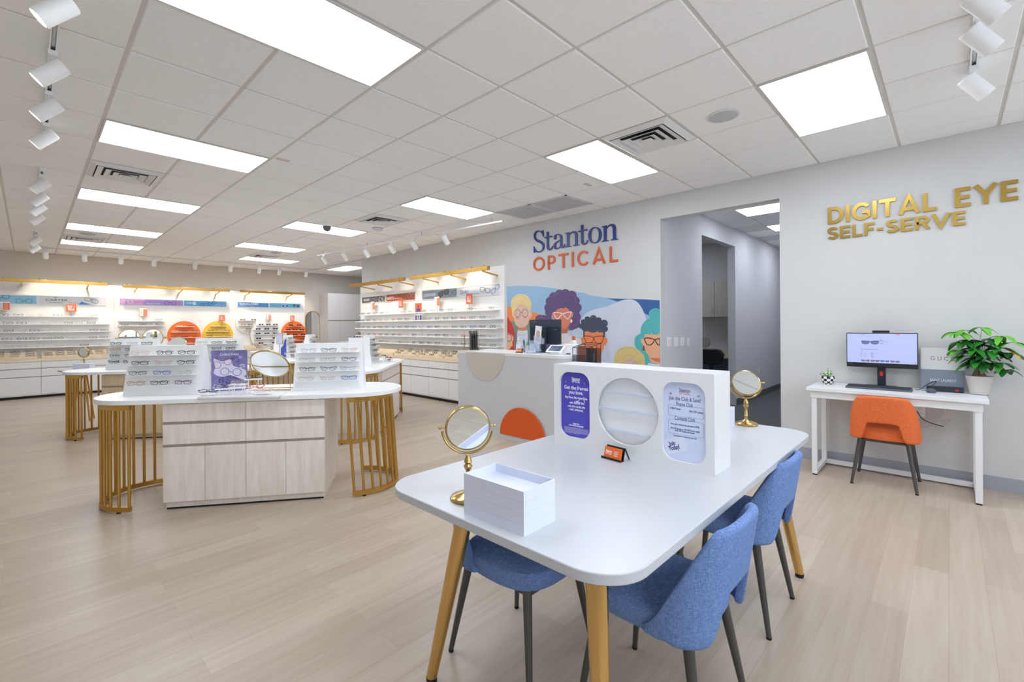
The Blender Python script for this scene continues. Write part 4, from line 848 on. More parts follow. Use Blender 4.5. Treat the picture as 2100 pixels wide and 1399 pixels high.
# ================================================================ eyewear library
FRM = {'black': mat('frame_black', (24, 24, 26), 0.3, noise=0.05), 'tortoise': mat('frame_tortoise', (92, 62, 38), 0.3, noise=0.5, nscale=120), 'gold': mat('frame_gold', (186, 158, 104), 0.3, 0.6, noise=0.05),
       'silver': mat('frame_silver', (150, 152, 156), 0.3, 0.7, noise=0.05), 'grey': mat('frame_grey', (96, 100, 106), 0.35, noise=0.05), 'blue': mat('frame_blue', (66, 104, 176), 0.3, noise=0.05), 'pink': mat('frame_blush', (226, 196, 186), 0.3, noise=0.05),
       'purple': mat('frame_plum', (120, 50, 110), 0.3, noise=0.1), 'red': mat('frame_red', (196, 44, 48), 0.3, noise=0.05), 'clear': mat('frame_clear', (206, 204, 198), 0.2, noise=0.03), 'green': mat('frame_green', (40, 66, 58), 0.3, noise=0.1), 'amber': mat('frame_amber', (196, 150, 96), 0.3, noise=0.2, nscale=80)}
CDESC = {'black': 'black', 'tortoise': 'tortoiseshell', 'gold': 'gold wire', 'silver': 'silver wire', 'grey': 'grey', 'blue': 'blue', 'pink': 'blush pink', 'purple': 'plum', 'red': 'red', 'clear': 'clear', 'green': 'dark green', 'amber': 'amber'}
SHAPES = {'oval': [(-.026, 0), (-.021, .014), (0, .019), (.021, .015), (.026, 0), (.019, -.015), (0, -.019), (-.019, -.015)],
          'round': circ(0, 0, .023, .022, 10), 'square': [(-.026, .015), (-.012, .0185), (.012, .019), (.027, .017), (.027, 0), (.022, -.016), (0, -.0185), (-.021, -.016), (-.026, 0)],
          'cat': [(-.022, .008), (-.010, .015), (.012, .019), (.029, .022), (.025, .002), (.014, -.015), (-.004, -.018), (-.019, -.010)]}
def rim_pts(shape, side):
    pts = smoothloop(SHAPES[shape], 3 if len(SHAPES[shape]) > 8 else 3); return [(side * (x + .0335), 0.0035 * (abs(x + .03) / .06) ** 2, z + .021) for x, z in pts]
def frame_mb(mb, shape, r):
    for s in (-1, 1): mb.tube(rim_pts(shape, s), r, 5, True)
    mb.tube([(-.0085, 0, .026), (-.004, -.001, .029), (.004, -.001, .029), (.0085, 0, .026)], r * 1.1, 5)
    for s in (-1, 1): mb.tube([(s * .0595, .003, .034), (s * .066, .004, .034), (s * .068, .009, .034)], r * 1.3, 5)
def temple_mb(mb, s, folded, r):
    if folded: mb.tube([(s * .067, .009, .033), (s * .050, .016 + .004 * s, .032), (0, .019 + .004 * s, .030), (s * -.04, .018 + .004 * s, .024), (s * -.058, .018 + .004 * s, .010)], r, 5)
    else: mb.tube([(s * .068, .009, .034), (s * .068, .05, .033), (s * .067, .10, .030), (s * .066, .125, .020), (s * .065, .138, .006)], r, 5)
def lens_mb(mb, shape, s):
    p = [(q[0], q[1] + .0002, q[2]) for q in rim_pts(shape, s)]; mb.poly(p if s < 0 else p[::-1])
_lib = {}
def lib(shape, folded, thick):
    k = (shape, folded, thick)
    if k not in _lib:
        r = .0021 if thick else .0012; D = {}
        a = MB(); frame_mb(a, shape, r); D['front'] = a.mesh('frame_front', FRM['black'])
        for s, n in ((-1, 'tl'), (1, 'tr')): a = MB(); temple_mb(a, s, folded, r * .9); D[n] = a.mesh('temple', FRM['black'])
        for s, n in ((-1, 'll'), (1, 'lr')): a = MB(); lens_mb(a, shape, s); D[n] = a.mesh('lens', LENS, smooth=False)
        a = MB(); frame_mb(a, shape, r * 1.35); temple_mb(a, -1, folded, r * 1.1); temple_mb(a, 1, folded, r * 1.1); a.mi = 1; lens_mb(a, shape, -1); lens_mb(a, shape, 1)
        D['all'] = a.mesh('eyeglasses', [FRM['black'], LENS]); _lib[k] = D
    return _lib[k]
def setm(o, i, m): o.material_slots[i].link = 'OBJECT'; o.material_slots[i].material = m
NG = [0]
def glasses(loc, rz, label, group, shape='oval', color='black', folded=True, parts=False, tilt=0.0, lens=None, thick=True, scale=1.0, cat='eyeglasses', roll=0.0, yaw_j=0.0):
    NG[0] += 1; L = lib(shape, folded, thick); nm = 'sunglasses' if cat == 'sunglasses' else 'eyeglasses'
    if parts:
        T = thing(nm, label, cat, loc, 0, group); T.rotation_euler = (tilt, roll, rz + yaw_j); T.scale = (scale, scale, scale * (.82 if folded else 1))
        o = link_mesh('frame_front', L['front'], T); setm(o, 0, FRM[color])
        for n in ('tl', 'tr'): o = link_mesh('temple', L[n], T); setm(o, 0, FRM[color])
        for n in ('ll', 'lr'): o = link_mesh('lens', L[n], T); setm(o, 0, lens or LENS)
        return T
    o = link_mesh(nm, L['all'], None, loc); o.rotation_euler = (tilt, roll, rz + yaw_j); o.scale = (scale, scale, scale * (.82 if folded else 1))
    setm(o, 0, FRM[color]); setm(o, 1, lens or LENS); return tag(o, label, cat, group)
rg = random.Random(5)
def cpick(pal=None): return rg.choice(pal or ['black', 'black', 'tortoise', 'grey', 'gold', 'silver', 'clear', 'green', 'black', 'pink'])
PLACE = ['first', 'second', 'third', 'fourth', 'fifth', 'sixth', 'seventh', 'eighth', 'ninth', 'tenth', 'eleventh', 'twelfth', 'thirteenth', 'fourteenth', 'fifteenth', 'sixteenth', 'seventeenth', 'eighteenth', 'nineteenth', 'twentieth', 'twenty-first', 'twenty-second', 'twenty-third', 'twenty-fourth']
SHN = ['top', 'second', 'third', 'fourth', 'fifth', 'bottom']
# ================================================================ display islands
def island(label, loc, rz, woodm):
    T = thing('display_island', label, 'display island', loc, rz)
    top = circ(.80, 0, .385, .385, 28, -90, 90) + circ(-.80, 0, .385, .385, 28, 90, 270)
    MB().prism(top, .815, .85).build('worktop', PLAST, T, bevel=.003)
    b = MB(); b.box(-.585, .585, -.330, .35, .058, .8145); b.build('carcass', woodm, T, smooth=False)
    MB().box(-.575, .575, -.318, .338, 0, .0575).build('plinth', woodm, T, smooth=False)
    MB().box(-.57, .57, -.3215, -.3185, 0.0, .012).build('shadow_gap', RUBBER, T, smooth=False)
    xs = (-.583, 0, .583); F = -.350
    for i in range(2):
        x0, x1 = xs[i] + .0015, xs[i + 1] - .0015
        MB().box(x0, x1, F, -.3305, .672, .806).build('drawer_front', woodm, T, smooth=False)
        MB().box(x0, x1, F, -.3305, .500, .652).build('drawer_front', woodm, T, smooth=False)
        xm = (x0 + x1) / 2
        for a, c in ((x0, xm - .0015), (xm + .0015, x1)): MB().box(a, c, F, -.3305, .062, .480).build('door', woodm, T, smooth=False)
    for z in (.654, .482): MB().box(-.584, .584, F + .004, -.3305, z, z + .016).build('channel_handle', RAIL, T, smooth=False)
    for s in (-1, 1):
        R = .345; n = 28
        ang = [math.radians(-90 + 180 * i / n) for i in range(n + 1)]
        for zz, nm in ((.03, 'lower_ring'), (.79, 'upper_ring')):
            m = MB(); vs = []
            for a in ang:
                for r in (R - .013 , R + .013):
                    for z in (zz - .018, zz + .018): vs.append((s * ((.80 if (zz < .4 or s < 0) else .755) + r * math.cos(a)), r * math.sin(a), z))
            fs = []
            for i in range(n):
                p, q = i * 4, (i + 1) * 4
                fs += [(p, p + 1, q + 1, q), (p + 2, q + 2, q + 3, p + 3), (p + 1, p + 3, q + 3, q + 1), (p, q, q + 2, p + 2)]
            fs += [(0, 2, 3, 1), (4 * n, 4 * n + 1, 4 * n + 3, 4 * n + 2)]
            m.add(vs, fs).build(nm, BRASS, T)
        for i in range(15):
            a = math.radians(-88 + 176 * i / 14); x, y = s * (.80 + R * math.cos(a)), R * math.sin(a)
            MB().cyl((x, y, .0485), (x - (.045 if s > 0 else 0), y, .7715), .0108, n=12, caps=False).build('rod', BRASS, T)
        for a in (-75, 0, 75):
            a = math.radians(a); x, y = s * (.80 + R * math.cos(a)), R * math.sin(a); MB().cyl((x, y, 0), (x, y, .0115), .014, n=14).build('foot', RUBBER, T)
    return T
IR = -math.radians(34.9)
ISL = [('near', (-2.07, 2.06, 0), IR, PALEWOOD), ('left rear', (-2.15, 5.27, 0), -math.radians(38), TANWOOD), ('centre', (-.07, 3.78, 0), math.radians(45.6), PALEWOOD), ('middle rear', (-.10, 6.15, 0), math.radians(47), PALEWOOD), ('farthest', (.89, 9.25, 0), math.radians(45), PALEWOOD)]
ILAB = ['near display island with white oval top, pale wood drawers and brass rod ends', 'display island behind the near one at left, tan wood base and brass rods', 'display island turned edge-on behind the near island, by the reception counter',
        'display island in the middle of the shop behind the round table mirror', 'farthest display island in front of the sunglasses wall']
IM = []
for (n_, loc, rz, wm), lab in zip(ISL, ILAB):
    island(lab, loc, rz, wm); IM.append(Matrix.Translation(loc) @ Matrix.Rotation(rz, 4, 'Z'))
ZT = .85
# ---- sloping frame display (A-frame riser with four shelves on each face)
def riser(label, wpos, rz, W=.575, both=False, H=.395, place_g=None, pal=None, parts=False, n=3, glabel='', front_shelves=True, shape_seq=None, group=None, skip=()):
    T = thing('frame_display_stand', label, 'display stand', wpos, rz, 'sloping white eyewear stands')
    D = .20; tp = .045; W2_ = W / 2; e = .012     # front foot at y=0, back foot at y=D
    yt = D / 2 - tp / 2
    m = MB(); m.hexa([(-W2_, 0, 0), (W2_, 0, 0), (W2_, D, 0), (-W2_, D, 0), (-W2_ + e, yt, H), (W2_ - e, yt, H), (W2_ - e, yt + tp, H), (-W2_ + e, yt + tp, H)]); m.build('stand_body', PLAST, T, smooth=False, bevel=.002)
    ob = []
    for side in ([1, -1] if both else [1]):
        for k, fz in enumerate((.80, .60, .40, .20)):
            z = H * fz; yy = (yt) * fz; w = W2_ - .035
            a, b = yy - .062, yy - .0005
            if side < 0: a, b = D - yy + .0005, D - yy + .062
            MB().hexa([(-w, a, z), (w, a, z), (w, b, z), (-w, b, z), (-w, a, z + .004), (w, a, z + .004), (w, b, z + .004), (-w, b, z + .004)]).build('shelf', PLAST, T, smooth=False)
            if place_g:
                c_, s_ = math.cos(rz), math.sin(rz)
                for i in range(n):
                    if (side, k, i) in skip: continue
                    x = -w + .085 + (2 * w - .17) * i / max(1, n - 1) + rg.uniform(-.008, .008); y = (yy - .044) if side > 0 else (D - yy + .044)
                    P = Vector(wpos) + Vector((c_ * x - s_ * y, s_ * x + c_ * y, z + .0045))
                    col = pal[(k * n + i) % len(pal)] if pal else cpick()
                    sh = rg.choice(['oval', 'oval', 'square', 'cat', 'round'])
                    glasses(P, rz if side > 0 else rz + math.pi, '%s-framed folded eyeglasses, %s on the %s shelf of %s' % (CDESC[col], ['left', 'middle', 'right'][i] if n == 3 else PLACE[i], ['top', 'second', 'third', 'bottom'][k], place_g + (', rear face' if side < 0 else '')),
                            group or 'folded eyeglasses on %s' % place_g, sh, col, True, parts, 0, thick=(col not in ('gold', 'silver')), yaw_j=rg.uniform(-.10, .10))
    return T
def corner_place(px, py, z): p = pz(px, py, z); return Vector((p.x, p.y, z))
def from_corners(pl, pr, z):
    A, B = corner_place(*pl, z), corner_place(*pr, z); d = B - A; return (A + B) / 2, math.atan2(d.y, d.x), d.length
c, a, L = from_corners((251, 812), (413, 808), ZT)
riser('sloping white eyewear stand at the left end of the near island', (c.x, c.y, ZT), a, L, True, .395, 'the left near stand', ['pink', 'black', 'black', 'tortoise', 'pink', 'black', 'grey', 'blue', 'clear', 'amber', 'green', 'purple'], True, skip=[(-1, k, i) for k in range(4) for i in range(3)])
c, a, L = from_corners((600, 801), (745, 797), ZT)
riser('sloping white eyewear stand at the right end of the near island', (c.x, c.y, ZT), a, L, True, .395, 'the right near stand', ['silver', 'grey', 'pink', 'silver', 'gold', 'grey', 'tortoise', 'grey', 'silver', 'gold', 'pink', 'blue'], True, skip=[(-1, k, i) for k in range(4) for i in range(3)])
# poster between them
A, B = corner_place(428, 803, ZT), corner_place(502, 800, ZT); d = B - A
T = thing('poster_stand', 'violet floral poster card with red and tortoise glasses standing on the near island', 'poster', A + d.normalized() * .02, math.atan2(d.y, d.x)); PW = d.length; PH = .345
MB().box(0, PW, 0, .012, 0, PH).build('board', mat('poster_violet', (132, 126, 178), 0.35, noise=0.3, nscale=14), T, smooth=False)
def petal_print(w, h, seed, n):
    r_ = random.Random(seed); m = MB()
    for i in range(n):
        cx, cz = r_.uniform(.03, w - .03), r_.uniform(.02, h - .04); s = r_.uniform(.006, .02); m.mi = r_.choice((0, 0, 1))
        for k in range(5):
            a = k * 1.256 + r_.random(); x, z = cx + s * .8 * math.cos(a), cz + s * .8 * math.sin(a)
            if s * .6 < x < w - s * .6 and s * .5 < z < h - s * .5: m.poly([(p[0], -.0004 - i * 1e-6, p[1]) for p in circ(x, z, s * .55, s * .4, 8)])
    return m
petal_print(PW, PH, 4, 30).build('floral_print', [mat('print_indigo', (84, 80, 140), 0.4), mat('print_lilac', (196, 190, 224), 0.4)], T, smooth=False)
m = MB(); m.poly([(p[0], -.0008, p[1]) for p in smoothloop([(.02, .15), (.08, .12), (.15, .13), (PW - .02, .09), (PW - .012, .17), (.17, .21), (.15, .265), (.08, .25), (.02, .275), (.03, .20)], 4)]); m.build('cloth_print', mat('print_pale', (222, 216, 238), 0.4, noise=0.05), T, smooth=False)
m = MB()
for (cx, cz, s, rt, mi) in ((.085, .235, 1.3, .35, 0), (.150, .160, 1.4, -.08, 1)):
    m.mi = mi
    for sd in (-1, 1):
        pts = [(x * 1.0 * s + sd * .0335 * s, z * s) for x, z in smoothloop(SHAPES['round'], 3)]
        pts = [(cx + x * math.cos(rt) - z * math.sin(rt), -.0018, cz + x * math.sin(rt) + z * math.cos(rt)) for x, z in pts]; m.tube(pts, .0018, 5, True)
    m.tube([(cx - .008 * math.cos(rt), -.0018, cz - .008 * math.sin(rt)), (cx + .008 * math.cos(rt), -.0018, cz + .008 * math.sin(rt))], .0018, 5)
m.build('printed_eyeglasses', [mat('print_rust', (176, 78, 52), 0.4, noise=0.4, nscale=80), mat('print_brown', (92, 66, 80), 0.4)], T)
text_obj('CHRISTIAN', .026, basis((PW * .5, -.0012, PH * .89), X_, Z_), WINK, T, width=PW * .52, thick=.0004)
# stepped tray with little glasses platforms
A, B = corner_place(404, 818, ZT), corner_place(566, 816, ZT); d = B - A; rt = math.atan2(d.y, d.x) + .03
def step_tray(label, loc, rz, plats, W, D, gname, parts=True, cols=None):
    T = thing('stepped_display_tray', label, 'display tray', loc, rz, 'stepped white trays')
    MB().prism([(0, 0), (W, 0), (W + .0, D * .3), (W, D), (0, D)], 0, .014).build('base_board', PLAST, T, bevel=.002)
    for i, (x, y, h, rot) in enumerate(plats):
        P = MB().box(-.062, .062, -.024, .024, h - .008, h).build('platform', PLAST, T, (x, y, 0), rot, bevel=.001)
        for q in (-.035, .035): MB().cyl((q, 0, .0145), (q, 0, h - .0085), .004, n=10).build('post', PLAST, P) if h > .03 else None
        w = Matrix.Translation(loc) @ Matrix.Rotation(rz, 4, 'Z') @ Vector((x, y, h)); col = (cols or ['black', 'tortoise', 'gold', 'black', 'clear', 'red', 'pink'])[i % 7]
        o = glasses((w.x, w.y, w.z + .0015), rz + rot, '%s-framed folded eyeglasses on the %s step of %s' % (CDESC[col], PLACE[i], gname), 'eyeglasses on %s' % gname, rg.choice(['oval', 'square', 'cat']), col, True, parts, -.75, thick=col != 'gold')
        o.location = o.location + Vector((0, 0, .003))
    return T
step_tray('stepped white tray of eyeglasses at the front of the near island', (A.x, A.y, ZT), rt, [(.05, .05, .034, .25), (.15, .10, .062, .25), (.24, .15, .090, .25), (.33, .19, .125, .25), (.27, .055, .075, .25), (.38, .10, .055, .25), (.46, .055, .032, .25)], d.length, .20, 'the near stepped tray')
# oval table mirror in a swing stand
A, B = corner_place(515, 800, ZT), corner_place(592, 799, ZT); d = B - A; cM = (A + B) / 2
T = thing('vanity_mirror', 'large round brass-rimmed mirror tipped back in a wire stand on the near island', 'mirror', (cM.x, cM.y, ZT), math.atan2(d.y, d.x)); hw = d.length / 2 + .010; cM = cM + d.normalized() * .025; T.location = (cM.x, cM.y, ZT)
MB().tube([(-hw, -.05, .225), (-hw, -.05, .005), (hw, -.05, .005), (hw, -.05, .225)], .0048, 8).tube([(-hw, -.05, .225), (-hw, .09, .005), (hw, .09, .005), (hw, -.05, .225)], .0042, 8).build('wire_stand', BRASS2, T)
for s in (-1, 1): MB().lathe([(.004, 0), (.009, .004), (.009, .012), (.002, .016)], (s * (hw - .006), -.05, .225), 14, (s, 0, 0)).build('pivot_knob', BRASS2, T)
h = MB().lathe([(hw - .019, -.006), (hw - .012, -.006), (hw - .009, 0), (hw - .012, .006), (hw - .019, .006)], (0, 0, 0), 56, (0, -1, 0), True).build('mirror_rim', BRASS2, T); h.location = (0, -.05, .225); h.rotation_euler = (.70, 0, 0)
MB().lathe([(hw - .0185, -.004), (hw - .0185, .003), (.0005, .003)], (0, 0, 0), 56, (0, -1, 0)).build('mirror_glass', MIRROR, h)

# ---- goods on the other islands
M2 = IM[1]
q = M2 @ Vector((-.42, -.07, ZT)); A, B = corner_place(193, 758, ZT), corner_place(262, 756, ZT)
riser('sloping white eyewear stand at the left end of the left rear island', (q.x, q.y, ZT), ISL[1][2] , .60, False, .395, 'the left rear stand', ['black', 'silver', 'black', 'amber', 'black', 'black', 'grey', 'tortoise', 'black', 'black', 'black', 'pink'], False)
q = M2 @ Vector((.64, -.10, ZT))
riser('sloping white eyewear stand at the right end of the left rear island', (q.x, q.y, ZT), ISL[1][2], .60, False, .395, 'the rear right stand', ['silver', 'grey', 'black'], False, n=3)
q = M2 @ Vector((.10, .02, ZT)); T = thing('vanity_mirror', 'round dark-rimmed mirror on the left rear island, seen from behind', 'mirror', (q.x, q.y, ZT), ISL[1][2])
MB().tube([(-.13, 0, .22), (-.13, 0, .005), (.13, 0, .005), (.13, 0, .22)], .0045, 8).build('wire_stand', BRASS2, T); MB().tube([(-.13, 0, .004), (-.13, .12, .004), (.13, .12, .004), (.13, 0, .004)], .004, 8).build('foot_wire', BRASS2, T)
h = MB().lathe([(.118, -.006), (.122, 0), (.118, .006), (.001, .006)], (0, 0, 0), 48, (0, -1, 0)).build('mirror_rim', BRASS2, T); h.location = (0, 0, .30); h.rotation_euler = (-.35, 0, 0)
MB().lathe([(.117, .0065), (.001, .0066)], (0, 0, 0), 48, (0, -1, 0)).build('mirror_back', mat('mirror_back', (206, 204, 196), 0.4, noise=0.03), h)
q = M2 @ Vector((.12, -.30, ZT)); step_tray('stepped white tray of eyeglasses on the left rear island', (q.x - .1, q.y, ZT), ISL[1][2], [(.08, .05, .03, 0), (.22, .09, .05, 0)], .32, .14, 'the left rear tray', False)
M3 = IM[2]; M4 = IM[3]; M5 = IM[4]
def on(Mx, x, y): q = Mx @ Vector((x, y, ZT)); return (q.x, q.y, ZT)
r3, r4, r5 = ISL[2][2], ISL[3][2], ISL[4][2]
riser('A-shaped white eyewear stand seen end-on on the centre island', on(M3, .42, -.03), r3, .50, True, .395, 'the centre island stand', ['black', 'grey', 'gold', 'black', 'tortoise', 'silver'], False)
step_tray('stepped white tray of eyeglasses on the centre island, right side', on(M3, .12, -.345), r3, [(.08, .05, .028, 0), (.16, .10, .06, 0), (.10, .15, .09, 0), (.22, .06, .05, 0), (.25, .15, .075, 0)], .34, .19, 'the centre island tray', False, ['black', 'purple', 'silver', 'red', 'black', 'grey', 'gold'])
q = on(M3, -.30, .02)
T = thing('brand_card', 'plain white backing card behind the right near stand', 'card', q, -IR * 0 + IR); MB().box(-.14, .14, 0, .01, 0, .385).build('card', PLAST, T, smooth=False); MB().box(-.03, .03, .0105, .10, 0, .006).build('easel_foot', PLAST, T, smooth=False)
stand_mirror('brass table mirror tipped flat on the centre island', on(M3, -.02, .19), -.6, -1.0, .09)
riser('A-shaped white eyewear stand seen end-on on the middle rear island, left one', on(M4, -.10, .02), r4, .40, False, .395, 'the middle island left stand', ['black', 'grey', 'tortoise', 'black'], False, n=2)
riser('A-shaped white eyewear stand seen end-on on the middle rear island, right one', on(M4, .36, -.22), r4, .40, False, .395, 'the middle island right stand', ['amber', 'black', 'tortoise'], False, n=2)
step_tray('stepped white tray of eyeglasses on the middle rear island', on(M4, -.62, -.22), r4, [(.06, .05, .03, 0), (.17, .10, .05, 0), (.10, .17, .09, 0)], .28, .20, 'the middle island tray', False)
q = on(M4, -.42, .12); T = thing('sign_holder', 'upright card holder with pale print on the middle rear island', 'sign holder', q, IR)
MB().box(-.05, .05, 0, .012, .25, .43).build('frame', BRASS2, T, smooth=False); MB().box(-.044, .044, -.001, -.0002, .256, .424).build('card', mat('card_lilac', (206, 204, 224), 0.5, noise=0.12, nscale=30), T, smooth=False); MB().cyl((0, .006, 0), (0, .006, .25), .004, n=10).lathe([(.04, 0), (.04, .006), (.003, .01)], (0, .006, 0), 20).build('stem', BRASS2, T)
q = on(M4, -.28, -.02); T = thing('leaflet_card', 'blue and white folded leaflet on the middle rear island', 'leaflet', (q[0] - .12, q[1] + .02, ZT), IR)
MB().box(-.045, .045, 0, .008, .0, .36).build('back_card', PLAST, T, smooth=False); MB().prism([(-.044, .18), (.0, .22), (.012, .30), (.044, .345), (.044, .02), (-.044, .05)], .0085, .0095, basis((0, 0, 0), X_, Z_)).build('blue_print', mat('leaflet_blue', (70, 92, 190), 0.5, noise=0.1), T, smooth=False)
q = on(M4, .30, .22); T = thing('lens_case', 'small teal box on the middle rear island', 'box', (q[0], q[1], ZT), IR); MB().box(-.04, .04, -.03, .03, 0, .30).build('box_body', mat('teal_box', (96, 196, 186), 0.5, noise=0.04), T, bevel=.003); MB().box(-.041, .041, -.031, .031, .24, .302).build('lid', mat('teal_box_lid', (78, 176, 168), 0.5), T)
step_tray('stepped white tray stack of eyeglasses on the farthest island', on(M5, -.85, -.12), r5, [(.06, .05, .03, 0), (.17, .10, .06, 0), (.10, .17, .09, 0), (.06, .2, .12, 0)], .28, .24, 'the farthest tray', False)
riser('sloping white eyewear stand on the farthest island', on(M5, -.2, -.10), r5, .45, False, .395, 'the farthest island stand', ['black', 'tortoise'], False, n=2)
# small side table with mirror and white box at far left
q = pz(160, 752, .85)
T = thing('side_table', 'small round white side table by the left shelving wall', 'table', (-2.90, 7.18, 0))
MB().lathe([(.001, .755), (.26, .755), (.262, .765), (.262, .78), (.001, .781)], n=40).build('tabletop', WHITE2, T)
for k in range(4): a = k * math.pi / 2 + .5; MB().cyl((.17 * math.cos(a), .17 * math.sin(a), 0), (.06 * math.cos(a), .06 * math.sin(a), .754), .012, n=12).build('leg', BRASS, T)
stand_mirror('small round mirror on the side table before the left shelves', (-2.86, 7.30, .7815), -.75, .05, .072)
tray_box('small white box on the side table at far left', (-2.88, 7.04, .7815), -.75, .24, .10, .085, False)
# ================================================================ wall units
GB = {}
def base_cabinets(label_fn, M, x0, x1, step, D=.44, woodtop=COUNTERWOOD):
    """row of white cabinets; local x along the wall, local y into the wall, front at y=0"""
    xs = [x0]; 
    while xs[-1] + step < x1 - .1: xs.append(xs[-1] + step)
    xs.append(x1)
    for i in range(len(xs) - 1):
        a, b = xs[i], xs[i + 1]; T = thing('base_cabinet', label_fn(i), 'cabinet', group='white base cabinets'); T.matrix_world = M @ Matrix.Translation((a, 0, 0)); w = b - a
        MB().box(0.0005, w - .0005, .018, D, .05, .729).build('carcass', OFFW, T, smooth=False)
        MB().box(0.0005, w - .0005, .03, D - .02, 0, .0495).build('plinth', RUBBER, T, smooth=False)
        g = .003
        MB().box(g, w - g, 0, .0175, .600, .722).build('drawer_front', WHITE, T, smooth=False)
        MB().box(g, w - g, 0, .0175, .435, .583).build('drawer_front', WHITE, T, smooth=False)
        MB().box(g, w - g, 0, .0175, .075, .418).build('door', WHITE, T, smooth=False)
        for z in (.584, .419): MB().box(0.0005, w - .0005, .003, .0175, z, z + .015).build('channel_handle', RAIL, T, smooth=False)
    return xs
def worktop(label, M, x0, x1, D=.45, m=None):
    T = thing('worktop', label, 'worktop'); T.matrix_world = M; MB().box(x0, x1, -.004, D, .7295, .79).build('board', m or TRAYWOOD, T, smooth=False); return T
def glass_shelf(label, M, x0, x1, z, d, cat='shelf', grp=None):
    """local: x along wall, y=0 on the panel face, shelf towards -y"""
    T = thing('wall_shelf', label, cat, group=grp); T.matrix_world = M @ Matrix.Translation((0, 0, z))
    MB().box(x0, x1, -d, -.0005, -.012, 0).build('board', PLAST, T, smooth=False); MB().box(x0, x1, -d - .003, -d, -.014, .004).build('front_lip', PLAST, T, smooth=False); return T
def row_glasses(M, xs, z, d, where, grp, pal=None, lens=None, cat='eyeglasses', folded=False, shape=None, sc=1.0, yoff=None, count_from='left'):
    rz = math.atan2(M[1][0], M[0][0])
    for i, x in enumerate(xs):
        P = M @ Vector((x, (-d + .012) if yoff is None else yoff, z + .003)); col = cpick(pal)
        what = 'sunglasses' if cat == 'sunglasses' else 'eyeglasses'
        glasses(P, rz, '%s-framed %s, %s from the %s on %s' % (CDESC[col], what, PLACE[i] if i < len(PLACE) else 'last', count_from, where), grp, shape or rg.choice(['oval', 'square', 'square', 'cat', 'round']), col, folded, False, 0, lens, col not in ('gold', 'silver'), sc, cat, yaw_j=rg.uniform(-.08, .08))
def banner(label, M, x0, x1, z0, z1, printer, mframe=None, off=0.0):
    T = thing('wall_banner', label, 'banner'); T.matrix_world = M @ Matrix.Translation((0, -off, 0))
    f = MB(); e = .012; f.box(x0 - e, x1 + e, -.016, -.001, z0 - e, z0).box(x0 - e, x1 + e, -.016, -.001, z1, z1 + e).box(x0 - e, x0, -.016, -.001, z0, z1).box(x1, x1 + e, -.016, -.001, z0, z1)
    f.build('frame', OFFW, T, smooth=False); printer(T, x0, x1, z0, z1); return T
def pboard(T, x0, x1, z0, z1, m): return MB().box(x0, x1, -.010, -.002, z0, z1).build('print_panel', m, T, smooth=False)
def pt(T, s, x, z, size, m, width=None, align='CENTER', bold=0.0005): return text_obj(s, size, basis((x, -.0108, z), X_, Z_), m, T, width=width, align=align, bold=bold, thick=.0006)
def pglass(T, cx, cz, s, rot, m, fill=None, name='printed_eyeglasses', shape='round', r=.0035, clip=None):
    a = MB()
    for sd in (-1, 1):
        pts = [((x + sd * .0335) * s, z * s) for x, z in [(sd * p[0] if shape == 'cat' else p[0], p[1]) for p in smoothloop(SHAPES[shape], 3)]]
        pts = [(cx + x * math.cos(rot) - z * math.sin(rot), -.0118, cz + x * math.sin(rot) + z * math.cos(rot)) for x, z in pts]
        if clip: pts = [(min(max(p[0], clip[0]), clip[1]), p[1], min(max(p[2], clip[2]), clip[3])) for p in pts]
        a.mi = 0; a.tube(pts, r, 5, True)
        if fill: a.mi = 1; a.poly([(p[0], -.0112, p[2]) for p in (pts if sum(pts[i][0] * pts[(i + 1) % len(pts)][2] - pts[(i + 1) % len(pts)][0] * pts[i][2] for i in range(len(pts))) > 0 else pts[::-1])])
    cs, sn = math.cos(rot), math.sin(rot); a.mi = 0
    a.tube([(cx - .009 * s * cs, -.0118, cz - .009 * s * sn + .005 * s), (cx + .009 * s * cs, -.0118, cz + .009 * s * sn + .005 * s)], r, 5)
    o = a.build(name, [m, fill or m], T); return o
def brass_bar(label, M, x0, x1, z, stand, arms, dots):
    """hollow brass rail held away from the wall; local y=0 at the wall face"""
    T = thing('brass_light_rail', label, 'light rail', group='brass rails above the shelves'); T.matrix_world = M
    MB().box(x0, x1, -stand - .03, -stand + .03, z - .032, z + .032).build('rail_bar', BRASS, T, bevel=.002)
    for x in arms: 
        MB().hexa([(x - .012, -.001, z - .10), (x + .012, -.001, z - .10), (x + .012, -.001, z - .075), (x - .012, -.001, z - .075), (x - .012, -stand + .01, z - .052), (x + .012, -stand + .01, z - .052), (x + .012, -stand + .01, z - .033), (x - .012, -stand + .01, z - .033)]).build('arm', BRASS, T, smooth=False)
    for x in dots: MB().cyl((x, -stand, z + .0325), (x, -stand, z + .05), .006, n=8).build('set_screw', RUBBER, T)
    return T
